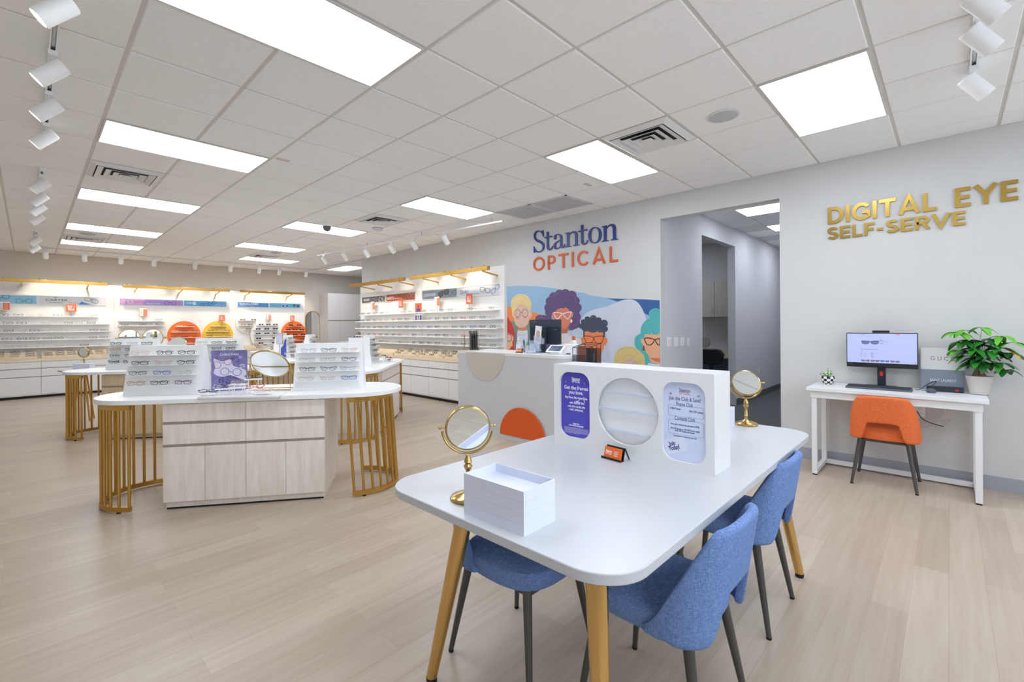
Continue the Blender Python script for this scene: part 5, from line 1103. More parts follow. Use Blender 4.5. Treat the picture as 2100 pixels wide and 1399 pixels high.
def price_sign(label, M, x, z, d, kind, h=.115, w=.10, stem=.085):
    T = thing('sign_holder', label, 'sign', group='small framed offer signs'); T.matrix_world = M @ Matrix.Translation((x, -d + .03, z))
    MB().box(-w / 2, w / 2, 0, .008, stem, stem + h).build('frame', BRASS2, T, smooth=False)
    MB().cyl((0, .004, 0.003), (0, .004, stem - .0005), .0028, n=8).lathe([(.028, 0), (.028, .003), (.002, .004)], (0, .004, 0), 18).build('stem', BRASS2, T)
    c = MB()
    if kind == 'offer':
        c.box(-w / 2 + .005, w / 2 - .005, -.0012, -.0004, stem + .005, stem + h - .005); o = c.build('card', SIGNO, T, smooth=False)
        for k, s in enumerate(('BUY 1', 'GET 1', 'FREE')): text_obj(s, h * .27, basis((0, -.0016, stem + h * (.70 - .22 * k)), X_, Z_), WINK, o, width=w * .62, bold=.0008, thick=.0004)
    else:
        c.mi = 0; c.box(-w / 2 + .005, w / 2 - .005, -.0012, -.0004, stem + .005, stem + h - .005); c.mi = 1; c.box(.0, w / 2 - .008, -.0017, -.0013, stem + .008, stem + h * .86)
        for k in range(6): c.mi = 2; c.box(-w * .40, -w * .08, -.0017, -.0013, stem + h * (.18 + .11 * k), stem + h * (.18 + .11 * k) + .004); c.mi = 0; c.box(w * .08, w * .36, -.0022, -.0018, stem + h * (.16 + .12 * k), stem + h * (.16 + .12 * k) + .004)
        c.build('card', [WHITE, SIGNO, mat('grey_ink', (150, 152, 160), 0.6)], T, smooth=False)
    return T
def wood_trays(label, M, x0, x1, z, y0, grp, npr=3, places='', shown=True):
    """three stepped pine trays on the worktop, glasses lying in front of each step"""
    T = thing('stepped_wood_tray', label, 'display tray', group=grp); T.matrix_world = M @ Matrix.Translation((0, 0, z))
    for k in range(3):
        MB().box(x0, x1, y0 + .085 * k, y0 + .085 * (k + 1) - .001, .0005, .045 + .038 * k).build('step', TRAYWOOD, T, smooth=False, bevel=.002)
    if shown:
        for k in range(3):
            for i in range(npr):
                x = x0 + .09 + (x1 - x0 - .18) * (i / max(1, npr - 1)) + rg.uniform(-.01, .01); P = M @ Vector((x, y0 + .085 * k + .032, z + .0465 + .038 * k)); col = cpick(['black', 'black', 'tortoise', 'grey', 'amber', 'black', 'purple'])
                rz = math.atan2(M[1][0], M[0][0])
                glasses(P, rz, '%s-framed folded eyeglasses, %s on the %s step of %s' % (CDESC[col], PLACE[i], ['front', 'middle', 'back'][k], places), 'eyeglasses on pine trays', rg.choice(['oval', 'square']), col, True, False, -.5, thick=True, sc=1.0) if False else \
                    glasses(P, rz, '%s-framed folded eyeglasses, %s on the %s step of %s' % (CDESC[col], PLACE[i], ['front', 'middle', 'back'][k], places), 'eyeglasses on pine trays', rg.choice(['oval', 'square']), col, True, False, -.4)
# ---------------- back wall
MBk = Matrix.Translation((0, 11.35, 0))            # local y=0 at panel face, +y into the wall
PANELM = OFFW
pl_lab = ['white wall panel behind the left shelves of the back wall', 'white wall panel behind the coloured discs', 'white wall panel behind the sunglasses discs']
for i, (a, b) in enumerate(((-4.62, -2.09), (-2.088, .33), (.332, 2.25))):
    T = thing('wall_panel', pl_lab[i], 'wall panel', (0, 11.35, 0), group='white shelving panels'); MB().box(a, b, 0, .1395, .791, 2.36).build('panel', PANELM, T, smooth=False)
MC = Matrix.Translation((0, 10.93, 0))
base_cabinets(lambda i: 'white base cabinet along the back wall, %s from the left' % PLACE[i], MC, -4.50, 2.25, .61)
worktop('pale wood worktop along the back wall cabinets', MC, -4.50, 2.25, .419)
# main left shelves
shz = [1.647, 1.485, 1.327, 1.163, 1.010]; shx = [(-4.6, -2.36, .12), (-4.6, -2.18, .15), (-4.6, -2.16, .15), (-4.6, -2.16, .15), (-4.6, -2.16, .15)]
for k, (z, (a, b, d)) in enumerate(zip(shz, shx)): glass_shelf('%s white shelf of the left back wall unit' % SHN[k], MBk, a, b, z, d, grp='back wall shelves')
for k, lst in enumerate(([5, 60, 100, 152, 208, 250 - 3, 285 - 3, 318 - 2], [16, 75 - 30, 95, 119, 141, 162, 188, 212], [4, 18, 45, 71, 95, 119, 140, 193, 215], [14, 45, 71, 98, 121, 144, 170, 191, 213], [19, 46, 69, 96, 121, 147, 173, 200])):
    if k == 0: lst = [8, 38, 62, 88, 119, 143, 166, 191]
    row_glasses(MBk, [pY(px, 690, 11.2).x for px in lst], shz[k], shx[k][2], 'the %s shelf of the left back unit' % SHN[k], 'eyeglasses on the left back wall shelves', ['black', 'black', 'grey', 'clear', 'gold', 'silver', 'black'])
tx = [(-4.45, -3.34), (-3.27, -2.73), (-2.64, -2.10)]
for i, (a, b) in enumerate(tx): wood_trays('stepped pine eyewear tray on the back worktop, %s from the left' % PLACE[i], MC, a if i else -3.95, b, .7905, .03, 'pine trays on the back worktop', 3, 'the %s back pine tray' % PLACE[i])
def t1(T, a, b, c, d):
    pboard(T, a, b, c, d, mat('banner_sky', (150, 206, 232), 0.4, noise=0.06, nscale=3)); TL = mat('print_teal', (44, 116, 122), 0.4); pglass(T, b - .18, (c + d) / 2 - .03, 2.1, .02, TL, clip=(a, b - .004, c + .004, d - .004)); pglass(T, b - .50, (c + d) / 2 + .02, 2.2, .5, mat('print_darkteal', (40, 66, 84), 0.4), clip=(a, b - .004, c + .004, d - .004))
banner('sky blue banner with teal glasses at the far left of the back wall', MBk, -4.45, -3.335, 1.905, 2.070, t1)
def t2(T, a, b, c, d):
    pboard(T, a, b, c, d, mat('banner_pale', (226, 226, 226), 0.4, noise=0.02)); pt(T, 'CARTER', a + .28, (c + d) / 2 + .005, .065, INK, .34, bold=0); pt(T, 'Œ', a + .26, d - .025, .03, INK, .05, bold=0); pt(T, 'EYEWEAR', a + .28, c + .035, .02, INK, .22, bold=0); pt(T, 'Effortlessly cool', a + .58, c + .04, .022, INK, .22, bold=0)
    MB().prism([(b - .46, c + .002), (b - .24, c + .002), (b - .40, c + .07)], .0102, .0108, basis((0, 0, 0), X_, Z_)).build('blue_shape', mat('print_blue', (74, 146, 232), 0.4), T, smooth=False)
    pglass(T, b - .24, (c + d) / 2 + .02, 1.9, -.35, INK, shape='square', clip=(a, b - .004, c + .004, d - .004))
banner('pale grey CARTER eyewear banner on the back wall', MBk, -3.31, -2.235, 1.905, 2.070, t2)
def t3(T, a, b, c, d):
    pboard(T, a, b, c, d, mat('banner_lilac', (178, 148, 220), 0.4, noise=0.04)); MB().prism([(a + .002, c + .05), (a + .08, c + .002), (a + .40, c + .002), (a + .48, d - .002), (a + .02, d - .002)], .0101, .0105, basis((0, 0, 0), X_, Z_)).build('pink_shape', mat('print_pink', (226, 164, 222), 0.4, noise=0.06), T, smooth=False)
    pt(T, 'YES', a + .15, (c + d) / 2, .10, WINK, .20); pt(T, 'Small frames', a + .37, c + .035, .026, WINK, .18, bold=0); pt(T, 'Big personality', a + .62, c + .045, .04, WINK, .26); pglass(T, b - .25, (c + d) / 2, 2.1, .0, mat('print_violet', (96, 40, 140), 0.4), clip=(a, b - .004, c + .004, d - .004))
banner('lilac YES banner with violet glasses on the back wall', MBk, -1.985, -.775, 1.925, 2.065, t3)
def t4(T, a, b, c, d):
    pboard(T, a, b, c, d, mat('banner_blue', (96, 168, 216), 0.4, noise=0.05)); pt(T, 'GEN', a + .11, (c + d) / 2, .075, WINK, .14, bold=0); MB().box(a + .19, a + .25, -.0112, -.0102, c + .03, d - .03).build('white_tile', WINK, T, smooth=False); text_obj('Z', .06, basis((a + .22, -.0118, (c + d) / 2), X_, Z_), mat('banner_blue', (96, 168, 216)), T, width=.03)
    pglass(T, a + .44, (c + d) / 2, 1.6, .55, INK, clip=(a, b, c + .004, d - .004)); pglass(T, a + .60, (c + d) / 2 + .005, 1.7, .3, NAVY, clip=(a, b, c + .004, d - .004)); pt(T, "Let's do this", b - .15, c + .04, .036, WINK, .24)
banner('blue GEN Z banner on the back wall', MBk, -.745, .185, 1.93, 2.065, t4)
def t5(T, a, b, c, d):
    pboard(T, a, b, c, d, mat('banner_blue2', (88, 152, 214), 0.4, noise=0.03)); pt(T, 'SUNGLASSES', a + .28, (c + d) / 2 + .018, .07, WINK, .47, bold=.0015); pt(T, 'Protection for your eyes', a + .22, c + .028, .026, WINK, .33, bold=0)
banner('blue SUNGLASSES banner on the back wall', MBk, .46, 1.24, 1.935, 2.06, t5)
def t6(T, a, b, c, d):
    pboard(T, a, b, c, d, mat('banner_blue3', (110, 186, 224), 0.4, noise=0.03)); pglass(T, a + .42, (c + d) / 2 - .01, 1.6, .0, WINK, mat('print_lensblue', (60, 96, 180), 0.3), clip=(a, b, c + .004, d - .004)); pglass(T, b - .12, (c + d) / 2, 1.6, -.1, INK, mat('print_lensgrey', (120, 112, 106), 0.3), clip=(a, b - .004, c + .004, d - .004))
banner('light blue banner with two sunglasses at the right of the back wall', MBk, 1.27, 2.12, 1.935, 2.06, t6)
brass_bar('brass rail over the left shelves of the back wall', MBk, -4.6, -2.235, 2.355, .35, (-3.55, -2.55), [-4.2, -3.8, -3.3, -2.8, -2.35])
brass_bar('brass rail over the coloured discs of the back wall', MBk, -1.97, .175, 2.33, .35, (-1.72, -.85, -.05), [-1.9, -1.3, -.9, -.5, -.2, .1])
brass_bar('brass rail over the sunglasses discs of the back wall', MBk, .42, 2.10, 2.33, .35, (.65, 1.75), [.5, .8, 1.2, 1.6, 2.0])
price_sign('small framed price list at the far left above the back shelves', MBk, pY(6, 640, 11.25).x, 1.648, .12, 'list', .17, .20, .12)
price_sign('orange BUY 1 GET 1 FREE sign above the left back shelves', MBk, pY(146, 640, 11.25).x, 1.648, .12, 'offer', .17, .17, .10)
# the two short shelves and arched mirrors
for k, z in enumerate((1.555, 1.447)): glass_shelf('%s short shelf above the two round wall mirrors' % ['upper', 'lower'][k], MBk, -2.02, -1.16, z, .13, grp='back wall shelves')
row_glasses(MBk, [pY(px, 655, 11.22).x for px in (256, 278, 326)], 1.555, .13, 'the upper short shelf over the mirrors', 'eyeglasses over the round mirrors', ['clear', 'grey', 'silver'])
row_glasses(MBk, [pY(px, 655, 11.22).x for px in (256, 274, 293, 306, 328)], 1.447, .13, 'the lower short shelf over the mirrors', 'eyeglasses over the round mirrors', ['black', 'grey', 'silver', 'pink'])
for i, x in enumerate((-1.815, -1.375)):
    T = thing('wall_mirror', 'round brass-framed wall mirror, %s of the pair below the short shelves' % ['left', 'right'][i], 'mirror', (x, 11.3495, 1.155), group='round wall mirrors')
    MB().lathe([(.190, .001), (.206, .001), (.206, .022), (.190, .022)], (0, 0, 0), 56, (0, -1, 0), True).build('frame', BRASS2, T); MB().lathe([(.189, .002), (.189, .014), (.0005, .014)], (0, 0, 0), 56, (0, -1, 0)).build('mirror_glass', MIRROR, T)
T = thing('mirror_bar', 'thin brass bar running behind the two round wall mirrors', 'rail', (-1.6, 11.3495, 1.16)); 
for a, b in ((-.48, -.425), (-.006, .016), (.436, .49)): MB().box(a, b, -.02, -.0005, -.012, .012).build('bar_piece', BRASS, T, smooth=False)
# discs
def disc(label, cx, cz, R, m, shelves, where, pal, lens=None, cat='eyeglasses', y=11.35, th=.03):
    T = thing('display_disc', label, 'display disc', (cx, y - .0005, cz), group='round display boards'); MB().prism([(a, max(b, .7915 - cz)) for a, b in circ(0, 0, R, R, 72)], 0, th, basis((0, 0, 0), X_, Z_)).build('board', m, T)
    for k, sv in enumerate(shelves):
        dz, hw_, n = sv[:3]; of = sv[3] if len(sv) > 3 else 0
        MB().box(of - hw_, of + hw_, -th - .10, -th - .0005, dz - .010, dz).build('shelf', PLAST, T, smooth=False)
        MM = Matrix.Translation((cx + of, y - th, 0)); xs = [(-hw_ + .085 + (2 * hw_ - .17) * (i / max(1, n - 1)) if n > 1 else 0) for i in range(n)]
        row_glasses(MM, xs, cz + dz - .002, .10, 'the %s shelf of the %s' % (['top', 'second', 'third', 'fourth', 'fifth'][k], where), '%s on the %s' % (cat, where), pal, lens, cat, True, 'square' if cat == 'sunglasses' else None)
    return T
disc('bright orange round display board with small shelves on the back wall', -.745, 1.20, .35, ORANGE2, [(.215, .20, 2), (.085, .29, 3), (-.055, .31, 3), (-.195, .29, 3)], 'left orange disc', ['tortoise', 'clear', 'black', 'red'])
disc('yellow round display board with small shelves on the back wall', -.01, 1.20, .35, YELLOW, [(.225, .18, 2), (.09, .27, 3), (-.045, .30, 3), (-.18, .29, 3)], 'yellow disc', ['tortoise', 'black', 'green', 'amber'])
disc('small white round display board at upper left of the sunglasses', .715, 1.53, .32, OFFW, [(.04, .22, 2, -.03), (-.09, .17, 2, -.065), (-.205, .09, 1, -.03)], 'small white disc', ['black', 'tortoise', 'gold'], ALENS, 'sunglasses')
disc('large white round display board holding sunglasses', 1.215, 1.165, .46, OFFW, [(.28, .27, 3, -.03), (.155, .31, 3, -.07), (.03, .31, 3, -.07), (-.10, .30, 2, -.07), (-.23, .26, 2, -.05)], 'large white disc', ['black', 'grey', 'tortoise'], DLENS, 'sunglasses', 11.318, .03)
disc('orange round display board with dark sunglasses at the right of the back wall', 1.90, 1.20, .35, ORANGE2, [(.215, .20, 2), (.09, .28, 3), (-.05, .31, 3), (-.19, .28, 2)], 'right orange disc', ['black', 'tortoise', 'red'], DLENS, 'sunglasses', 11.288, .03)
def bracket(label, x, z, y0, y1):
    T = thing('wall_bracket', label, 'bracket', (x, y0, z)); MB().box(-.02, .02, y1 - y0, 0, -.02, .02).build('bracket_block', OFFW, T); return T
bracket('small spacer holding the large white disc off the panel', 1.3, 1.2, 11.3495, 11.3185); bracket('small spacer holding the right orange disc off the panel', 1.98, 1.2, 11.3495, 11.2885)
price_sign('small framed offer card above the two short shelves', MBk, pY(294, 640, 11.25).x, 1.556, .13, 'list', .19, .15, .11)
price_sign('orange BUY 1 GET 1 FREE sign above the yellow disc', Matrix.Translation((0, 11.32, 0)), .065, 1.4255, .10, 'offer', .155, .125, .125)
price_sign('small framed price list above the large white disc', Matrix.Translation((0, 11.288, 0)), 1.20, 1.4455, .10, 'list', .165, .125, .13)
price_sign('orange BUY 1 GET 1 FREE sign above the right orange disc', Matrix.Translation((0, 11.258, 0)), 1.83, 1.4155, .10, 'offer', .155, .115, .14)
for i, (a, b) in enumerate(((.36, .95), (1.70, 2.2), (-.70, -.15))): wood_trays('stepped pine eyewear tray under the discs, %s' % ['left of the pair', 'right of the pair', 'below the orange board'][i], MC, a, b, .7905, .03, 'pine trays on the back worktop', 2, '%s disc pine tray' % ['first', 'second', 'third'][i], shown=i < 2)
# leaning arched mirror, tall cupboards
p0, p1, pt_ = pY(628, 690, YB - .05), pY(657, 690, YB - .05), pY(643, 638, YB - .05); aw = (p1.x - p0.x) / 2; acx = (p0.x + p1.x) / 2; atop = pt_.z
T = thing('floor_mirror', 'tall arched brass-framed mirror standing against the back wall', 'mirror', (acx, YB - .0015, 0)); T.rotation_euler = (0, 0, 0)
outer = [(-aw, 0), (aw, 0), (aw, atop - aw)] + circ(0, atop - aw, aw, aw, 24, 0, 180)[1:] ; inner = [(-aw + .02, .02), (aw - .02, .02), (aw - .02, atop - aw)] + circ(0, atop - aw, aw - .02, aw - .02, 24, 0, 180)[1:]
o = link_mesh('frame', plate_mesh('frame', [outer, inner], .03, BRASS2), T); o.matrix_local = basis((0, -.02, 0.001), X_, Z_)
o = link_mesh('mirror_glass', plate_mesh('mirror_glass', [inner], .006, MIRROR), T); o.matrix_local = basis((0, -.016, 0.001), X_, Z_)
cx0 = pY(673, 660, 10.9).x; CUPW = (4.6 - cx0) / 5
for i in range(5):
    T = thing('tall_cupboard', 'tall pale cupboard in the alcove, %s from the left' % PLACE[i], 'cupboard', (cx0 + i * CUPW, 10.9, 0), group='tall alcove cupboards')
    MB().box(0.0005, CUPW - .0005, .02, .5885, .0, 2.38).build('carcass', mat('pale_taupe_laminate', (228, 221, 217), 0.45, noise=0.02), T, smooth=False)
    for z0, z1 in ((.08, 1.555), (1.585, 2.375)): MB().box(.002, CUPW - .002, 0, .0195, z0, z1).build('door', mat('pale_taupe_laminate', (204, 196, 192)), T, smooth=False)
    MB().box(.001, CUPW - .001, .002, .0195, 1.557, 1.583).build('channel_handle', RAIL, T, smooth=False)
# ---------------- right wall unit (local x runs from far to near, i.e. towards -Y)
MR = Matrix.Translation((2.08, 0, 0)) @ Matrix.Rotation(-math.pi / 2, 4, 'Z')   # local x=-Y, local y=+X
def ry(y): return -y
for i, (a, b) in enumerate(((7.80, 5.36), (5.355, 3.10))):
    T = thing('wall_panel', ['white wall panel behind the far half of the right shelves', 'white wall panel behind the near half of the right shelves'][i], 'wall panel', group='white shelving panels'); T.matrix_world = MR
    MB().box(-a, -b, 0, .0495, .0, 2.385).build('panel', PANELM, T, smooth=False)
MRC = Matrix.Translation((1.86, 0, 0)) @ Matrix.Rotation(-math.pi / 2, 4, 'Z')
base_cabinets(lambda i: 'white base cabinet along the right wall, %s from the far end' % PLACE[i], MRC, -7.80, -3.12, .585, D=.219)
worktop('pale wood worktop along the right wall cabinets', MRC, -7.80, -3.12, .2195)
rz_ = [1.652, 1.500, 1.343, 1.185, 1.035]
glass_shelf('top white shelf of the right wall, far half', MR, -7.62, -5.50, rz_[0], .13, grp='right wall shelves'); glass_shelf('top white shelf of the right wall, near half', MR, -5.25, -3.19, rz_[0], .13, grp='right wall shelves')
for k in range(1, 5): glass_shelf('%s full-length white shelf of the right wall' % SHN[k], MR, -7.78, -3.03 if False else -3.12, rz_[k], .15, grp='right wall shelves')
def span(a, b, n): return [a + (b - a) * i / (n - 1) for i in range(n)]
rp_ = ['black', 'tortoise', 'grey', 'black', 'gold', 'silver', 'black', 'clear']
row_glasses(MR, span(-7.5, -5.62, 8), rz_[0], .13, 'the top far shelf of the right wall', 'eyeglasses on the right wall shelves', rp_)
row_glasses(MR, span(-5.15, -3.30, 8), rz_[0], .13, 'the top near shelf of the right wall', 'eyeglasses on the right wall shelves', rp_)
for k in range(1, 5): row_glasses(MR, [x for x in span(-7.70, -3.24, 19) if not (k == 1 and -5.55 < x < -5.2)], rz_[k], .15, 'the %s full-length shelf of the right wall' % SHN[k], 'eyeglasses on the right wall shelves', rp_ + (['red'] if k in (1, 3) else []) + (['blue'] if k == 2 else []))
for i, (a, b) in enumerate(((-7.7, -6.95), (-6.88, -6.12), (-6.05, -5.30), (-5.22, -4.47), (-4.40, -3.65))):
    T = thing('stepped_wood_tray', 'stepped pine eyewear tray on the right worktop, %s from the far end' % PLACE[i], 'display tray', group='pine trays on the right worktop'); T.matrix_world = MRC @ Matrix.Translation((0, 0, .7905))
    for k in range(3): MB().box(a, b, .012 + .055 * k, .012 + .055 * (k + 1) - .001, .0005, .035 + .036 * k).build('step', TRAYWOOD, T, smooth=False, bevel=.002)
    if i > 1:
        for k in range(3):
            for j in range(3):
                x = a + .11 + (b - a - .22) * j / 2 + (.03 if k == 1 else 0); P = MRC @ Vector((x, .012 + .055 * k + .018, .7905 + .0365 + .036 * k)); col = cpick(['black', 'tortoise', 'grey', 'black', 'clear'])
                glasses(P, -math.pi / 2, '%s-framed folded eyeglasses, %s on the %s step of the %s right pine tray' % (CDESC[col], PLACE[j], ['front', 'middle', 'back'][k], PLACE[i]), 'eyeglasses on the right pine trays', rg.choice(['oval', 'square']), col, True, False, -.35)
def u1(T, a, b, c, d):
    pboard(T, a, b, c, d, mat('banner_charcoal', (92, 88, 86), 0.4, noise=0.1, nscale=5)); pt(T, 'BLUE LIGHT', a + .20, (c + d) / 2, .07, WINK, .26, bold=.001); pglass(T, a + .55, (c + d) / 2, 2.0, .2, mat('print_steel', (150, 180, 220), 0.4), clip=(a, b, c + .004, d - .004)); pglass(T, b - .15, (c + d) / 2, 2.2, .1, WINK, clip=(a, b - .005, c + .004, d - .004))
banner('charcoal banner with pale glasses at the far end of the right wall', MR, -7.70, -6.69, 1.935, 2.065, u1)
def u2(T, a, b, c, d):
    pboard(T, a, b, c, d, mat('banner_rust', (182, 84, 54), 0.4, noise=0.3, nscale=4)); pt(T, 'SAFETY', a + .17, (c + d) / 2 - .01, .085, WINK, .27, bold=.001); pt(T, 'For work and play', a + .47, (c + d) / 2 - .02, .026, WINK, .26, bold=0); pglass(T, b - .14, (c + d) / 2 + .01, 2.1, -.1, mat('print_silver', (214, 206, 200), 0.4), clip=(a, b - .005, c + .004, d - .004)); pglass(T, b - .40, (c + d) / 2 - .01, 1.8, .2, mat('print_tan', (196, 150, 100), 0.4), clip=(a, b, c + .004, d - .004))
banner('rust-red SAFETY banner on the right wall', MR, -6.66, -5.58, 1.925, 2.075, u2)
def u3(T, a, b, c, d):
    pboard(T, a, b, c, d, mat('banner_bluegrey', (146, 158, 168), 0.4, noise=0.06, nscale=3)); pt(T, 'DESIGNER', a + .23, (c + d) / 2 - .005, .075, WINK, .38, bold=.001); pglass(T, a + .66, (c + d) / 2 + .01, 2.6, .22, INK, mat('print_olivegrey', (112, 110, 102), 0.3), shape='square', clip=(a, b, c + .004, d - .004)); pglass(T, b - .14, (c + d) / 2, 2.0, .1, mat('print_steel2', (112, 122, 136), 0.4), clip=(a, b - .005, c + .004, d - .004))
banner('blue-grey DESIGNER banner on the right wall', MR, -5.335, -4.285, 1.915, 2.080, u3)
def u4(T, a, b, c, d):
    pboard(T, a, b, c, d, mat('banner_white', (222, 226, 234), 0.4, noise=0.02)); pt(T, 'CAVALI', a + .16, (c + d) / 2 - .01, .10, INK, .22, bold=0); pt(T, 'Fashion with an edge', a + .42, c + .035, .024, INK, .26, bold=0); pglass(T, b - .36, (c + d) / 2, 2.0, -.2, mat('print_copper', (122, 84, 70), 0.4), shape='square', clip=(a, b, c + .004, d - .004)); pglass(T, b - .11, (c + d) / 2, 1.8, .6, mat('print_steelblue', (84, 108, 150), 0.4), shape='square', clip=(a, b - .005, c + .004, d - .004))
banner('white banner with handwriting-style name and copper glasses on the right wall', MR, -4.25, -3.19, 1.915, 2.080, u4)
brass_bar('brass rail over the far half of the right wall shelves', MR, -7.62, -5.45, 2.31, .36, (-7.15, -6.45, -5.65), [-7.5, -7.1, -6.7, -6.3, -5.9, -5.6])
brass_bar('brass rail over the near half of the right wall shelves', MR, -5.23, -3.10, 2.31, .36, (-4.85, -4.05, -3.25), [-5.1, -4.6, -4.2, -3.8, -3.5, -3.2])
for px, kind, lab in ((764, 'list', 'small framed price list at the far end of the right shelves'), (822, 'offer', 'orange BUY 1 GET 1 FREE sign below the SAFETY banner'), (896, 'list', 'small framed price list below the DESIGNER banner'), (962, 'offer', 'orange BUY 1 GET 1 FREE sign at the near end of the right shelves')):
    price_sign(lab, MR, -pX(px, 640, 1.98).y, rz_[0] + .001, .13, kind, .175, .155, .115)
# portrait poster standing on the second shelf
y = pX(858, 640, 1.96).y; T = thing('portrait_poster', 'narrow orange poster of a person in a blue sweater on the right shelf', 'poster'); T.matrix_world = MR @ Matrix.Translation((-y, -.12, rz_[1] + .001))
MB().box(-.11, .11, 0, .006, 0, .34).build('card', WHITE, T, smooth=False); MB().box(-.11, .11, -.001, -.0002, .165, .34).build('orange_print', SIGNO, T, smooth=False)
m = MB(); m.mi = 0; m.poly([(p[0], -.0014, p[1]) for p in [(-.07, .167), (.07, .167), (.062, .215), (.03, .238), (-.03, .238), (-.062, .215)]]); m.mi = 1; m.poly([(p[0], -.0018, p[1]) for p in circ(0, .268, .020, .027, 16)]); m.box(-.012, .012, -.0017, -.0012, .230, .250); m.mi = 2; m.poly([(p[0], -.0021, p[1]) for p in circ(0, .285, .019, .011, 14)])
for i, x in enumerate((-.075, 0, .075)): m.mi = 0 if i != 1 else 3; m.box(x - .03, x + .03, -.0013, -.0002, .005, .10); m.mi = 1; m.poly([(p[0], -.0017, p[1]) for p in circ(x, .07, .014, .019, 12)])
m.build('printed_people', [mat('print_cobalt', (74, 84, 150), 0.5), mat('print_brownskin', (120, 82, 62), 0.5), mat('print_hair', (60, 50, 48), 0.5), mat('print_grey', (150, 150, 160), 0.5)], T, smooth=False)
text_obj('PLAY ON', .05, basis((0, -.001, .13), X_, Z_), INK, T, width=.19, bold=.001, thick=.0004); text_obj('NBA', .02, basis((-.075, -.0016, .318), X_, Z_), WINK, T, width=.05, thick=.0004) if False else None
# ================================================================ reception counter
KX, KY0, KY1, KZ = .63, .82, 2.60, 1.05
T = thing('reception_counter', 'pale grey reception counter with wood and orange half discs on its front', 'counter', (KX, (KY0 + KY1) / 2, 0)); hy = (KY1 - KY0) / 2
def kout(o, r): return [(.58 + 0, hy + o), (-o, hy + o)] + [(-o + r + (r) * math.cos(math.radians(a)), -hy - o + r + r * math.sin(math.radians(a))) for a in range(180, 271, 10)] + [(.58, -hy - o)]
MB().prism(kout(0, .16), .06, KZ - .038).build('body', COUNTER, T)
MB().prism(kout(.004, .164), KZ - .0375, KZ).build('worktop', WHITE, T, bevel=.002)
MB().prism(kout(.012, .172), 0, .0595).build('plinth', mat('light_plinth', (212, 214, 218), 0.4, noise=0.02), T)
yc = 2.08 - (KY0 + KY1) / 2
o = MB().prism([(x, z) for x, z in circ(0, 0, .352, .352, 40, 180, 360)], 0, .008).build('wood_half_disc', COUNTERWOOD, T); o.matrix_local = basis((-.0005, yc, KZ - .012), -Y_, Z_)
o = MB().prism([(x, z) for x, z in circ(0, 0, .352, .352, 40, 0, 180)], 0, .012).build('orange_half_disc', ORANGE, T); o.matrix_local = basis((-.0125, 1.445 - (KY0 + KY1) / 2, .0605), -Y_, Z_)
T = thing('reception_desk_return', 'lower white return of the reception counter hidden behind the display box', 'counter', (.80, .44, 0)); MB().box(-.14, .40, -.30, .36, 0, .92).build('body', COUNTER, T, smooth=False); MB().box(-.15, .40, -.31, .362, .9205, .95).build('worktop', WHITE, T, smooth=False)
def kp(px, py, z=KZ): q = pz(px, py, z); return q
def kat(px, x): # on the counter, given X
    r_ = ray(px, 700); t = (x - CAM.x) / r_.x; return (x, CAM.y + r_.y * t, KZ)
card_holder('orange business cards in a black holder on the reception counter', kat(1065, .76), -math.pi / 2, mat('card_orange', (238, 112, 40)), .95)
q = kat(1063, .96); T = thing('sanitizer_bottle', 'clear pump bottle of hand sanitizer on the reception counter', 'bottle', q)
MB().lathe([(.026, 0), (.03, .004), (.03, .105), (.022, .125), (.012, .132), (.012, .14)], n=24).build('bottle', glassy('clear_bottle', (220, 228, 235), .4, .05), T)
MB().lathe([(.0305, .02), (.0305, .09)], n=24).build('label_wrap', mat('label_white', (226, 230, 236), .5), T); MB().cyl((0, 0, .1405), (0, 0, .165), .009, n=14).cyl((0, 0, .165), (0, 0, .18), .004, n=10).box(-.006, .03, -.006, .006, .18, .188).build('pump', PLAST, T)
q = kat(1076, .86); T = thing('pen_cup', 'clear cup holding green and blue pens on the reception counter', 'pen holder', q)
MB().lathe([(.03, 0), (.032, .003), (.032, .09)], n=24).build('cup', ACRYL, T)
for i, (c_, dx, dy) in enumerate(((G3, .02, -.035), (G3, .012, -.03), (mat('pen_blue', (60, 130, 200), .4), -.015, .01), (BLACK, -.02, -.01), (mat('pen_blue', (60, 130, 200)), .0, .02))): MB().cyl((-dx * .4, -dy * .4, .006), (dx * 1.2, dy * 1.2, .13 + .008 * i), .0045, n=10).build('pen', c_, T)
q = kat(1092, .80); T = thing('brochure_holder', 'tiered clear brochure holder with a portrait leaflet on the reception counter', 'brochure holder', q, -math.pi / 2)
for k in range(3):
    y = -.06 + .055 * k; z = .0 + .055 * k
    MB().box(-.065 + .02 * k, .065 + .02 * k, y, y + .004, z, z + .10).box(-.065 + .02 * k, -.061 + .02 * k, y + .0045, y + .045, z, z + .07).box(.061 + .02 * k, .065 + .02 * k, y + .0045, y + .045, z, z + .07).build('pocket', ACRYL, T, smooth=False)
MB().box(-.085, .085, -.065, .10, 0, .004).box(-.01, .01, .10, .104, 0, .26).build('base', ACRYL, T, smooth=False)
L_ = MB().box(-.038, .058, .058, .062, .12, .33).build('leaflet', PLAST, T, smooth=False); L_.rotation_euler = (0, .12, 0)
m = MB(); m.mi = 0; m.poly([(p[0], .0572, p[1]) for p in circ(.012, .232, .028, .042, 20)]); m.mi = 1; m.poly([(p[0], .0568, p[1]) for p in circ(.012, .232, .018, .026, 18)]); m.mi = 2; m.poly([(p[0], .0570, p[1]) for p in [(-.02, .15), (.045, .15), (.035, .19), (-.01, .19)]])
m.build('portrait_print', [mat('print_blonde', (206, 168, 110), .5), mat('print_skin', (226, 184, 160), .5), mat('print_pinkwhite', (226, 200, 204), .5)], L_, smooth=False)
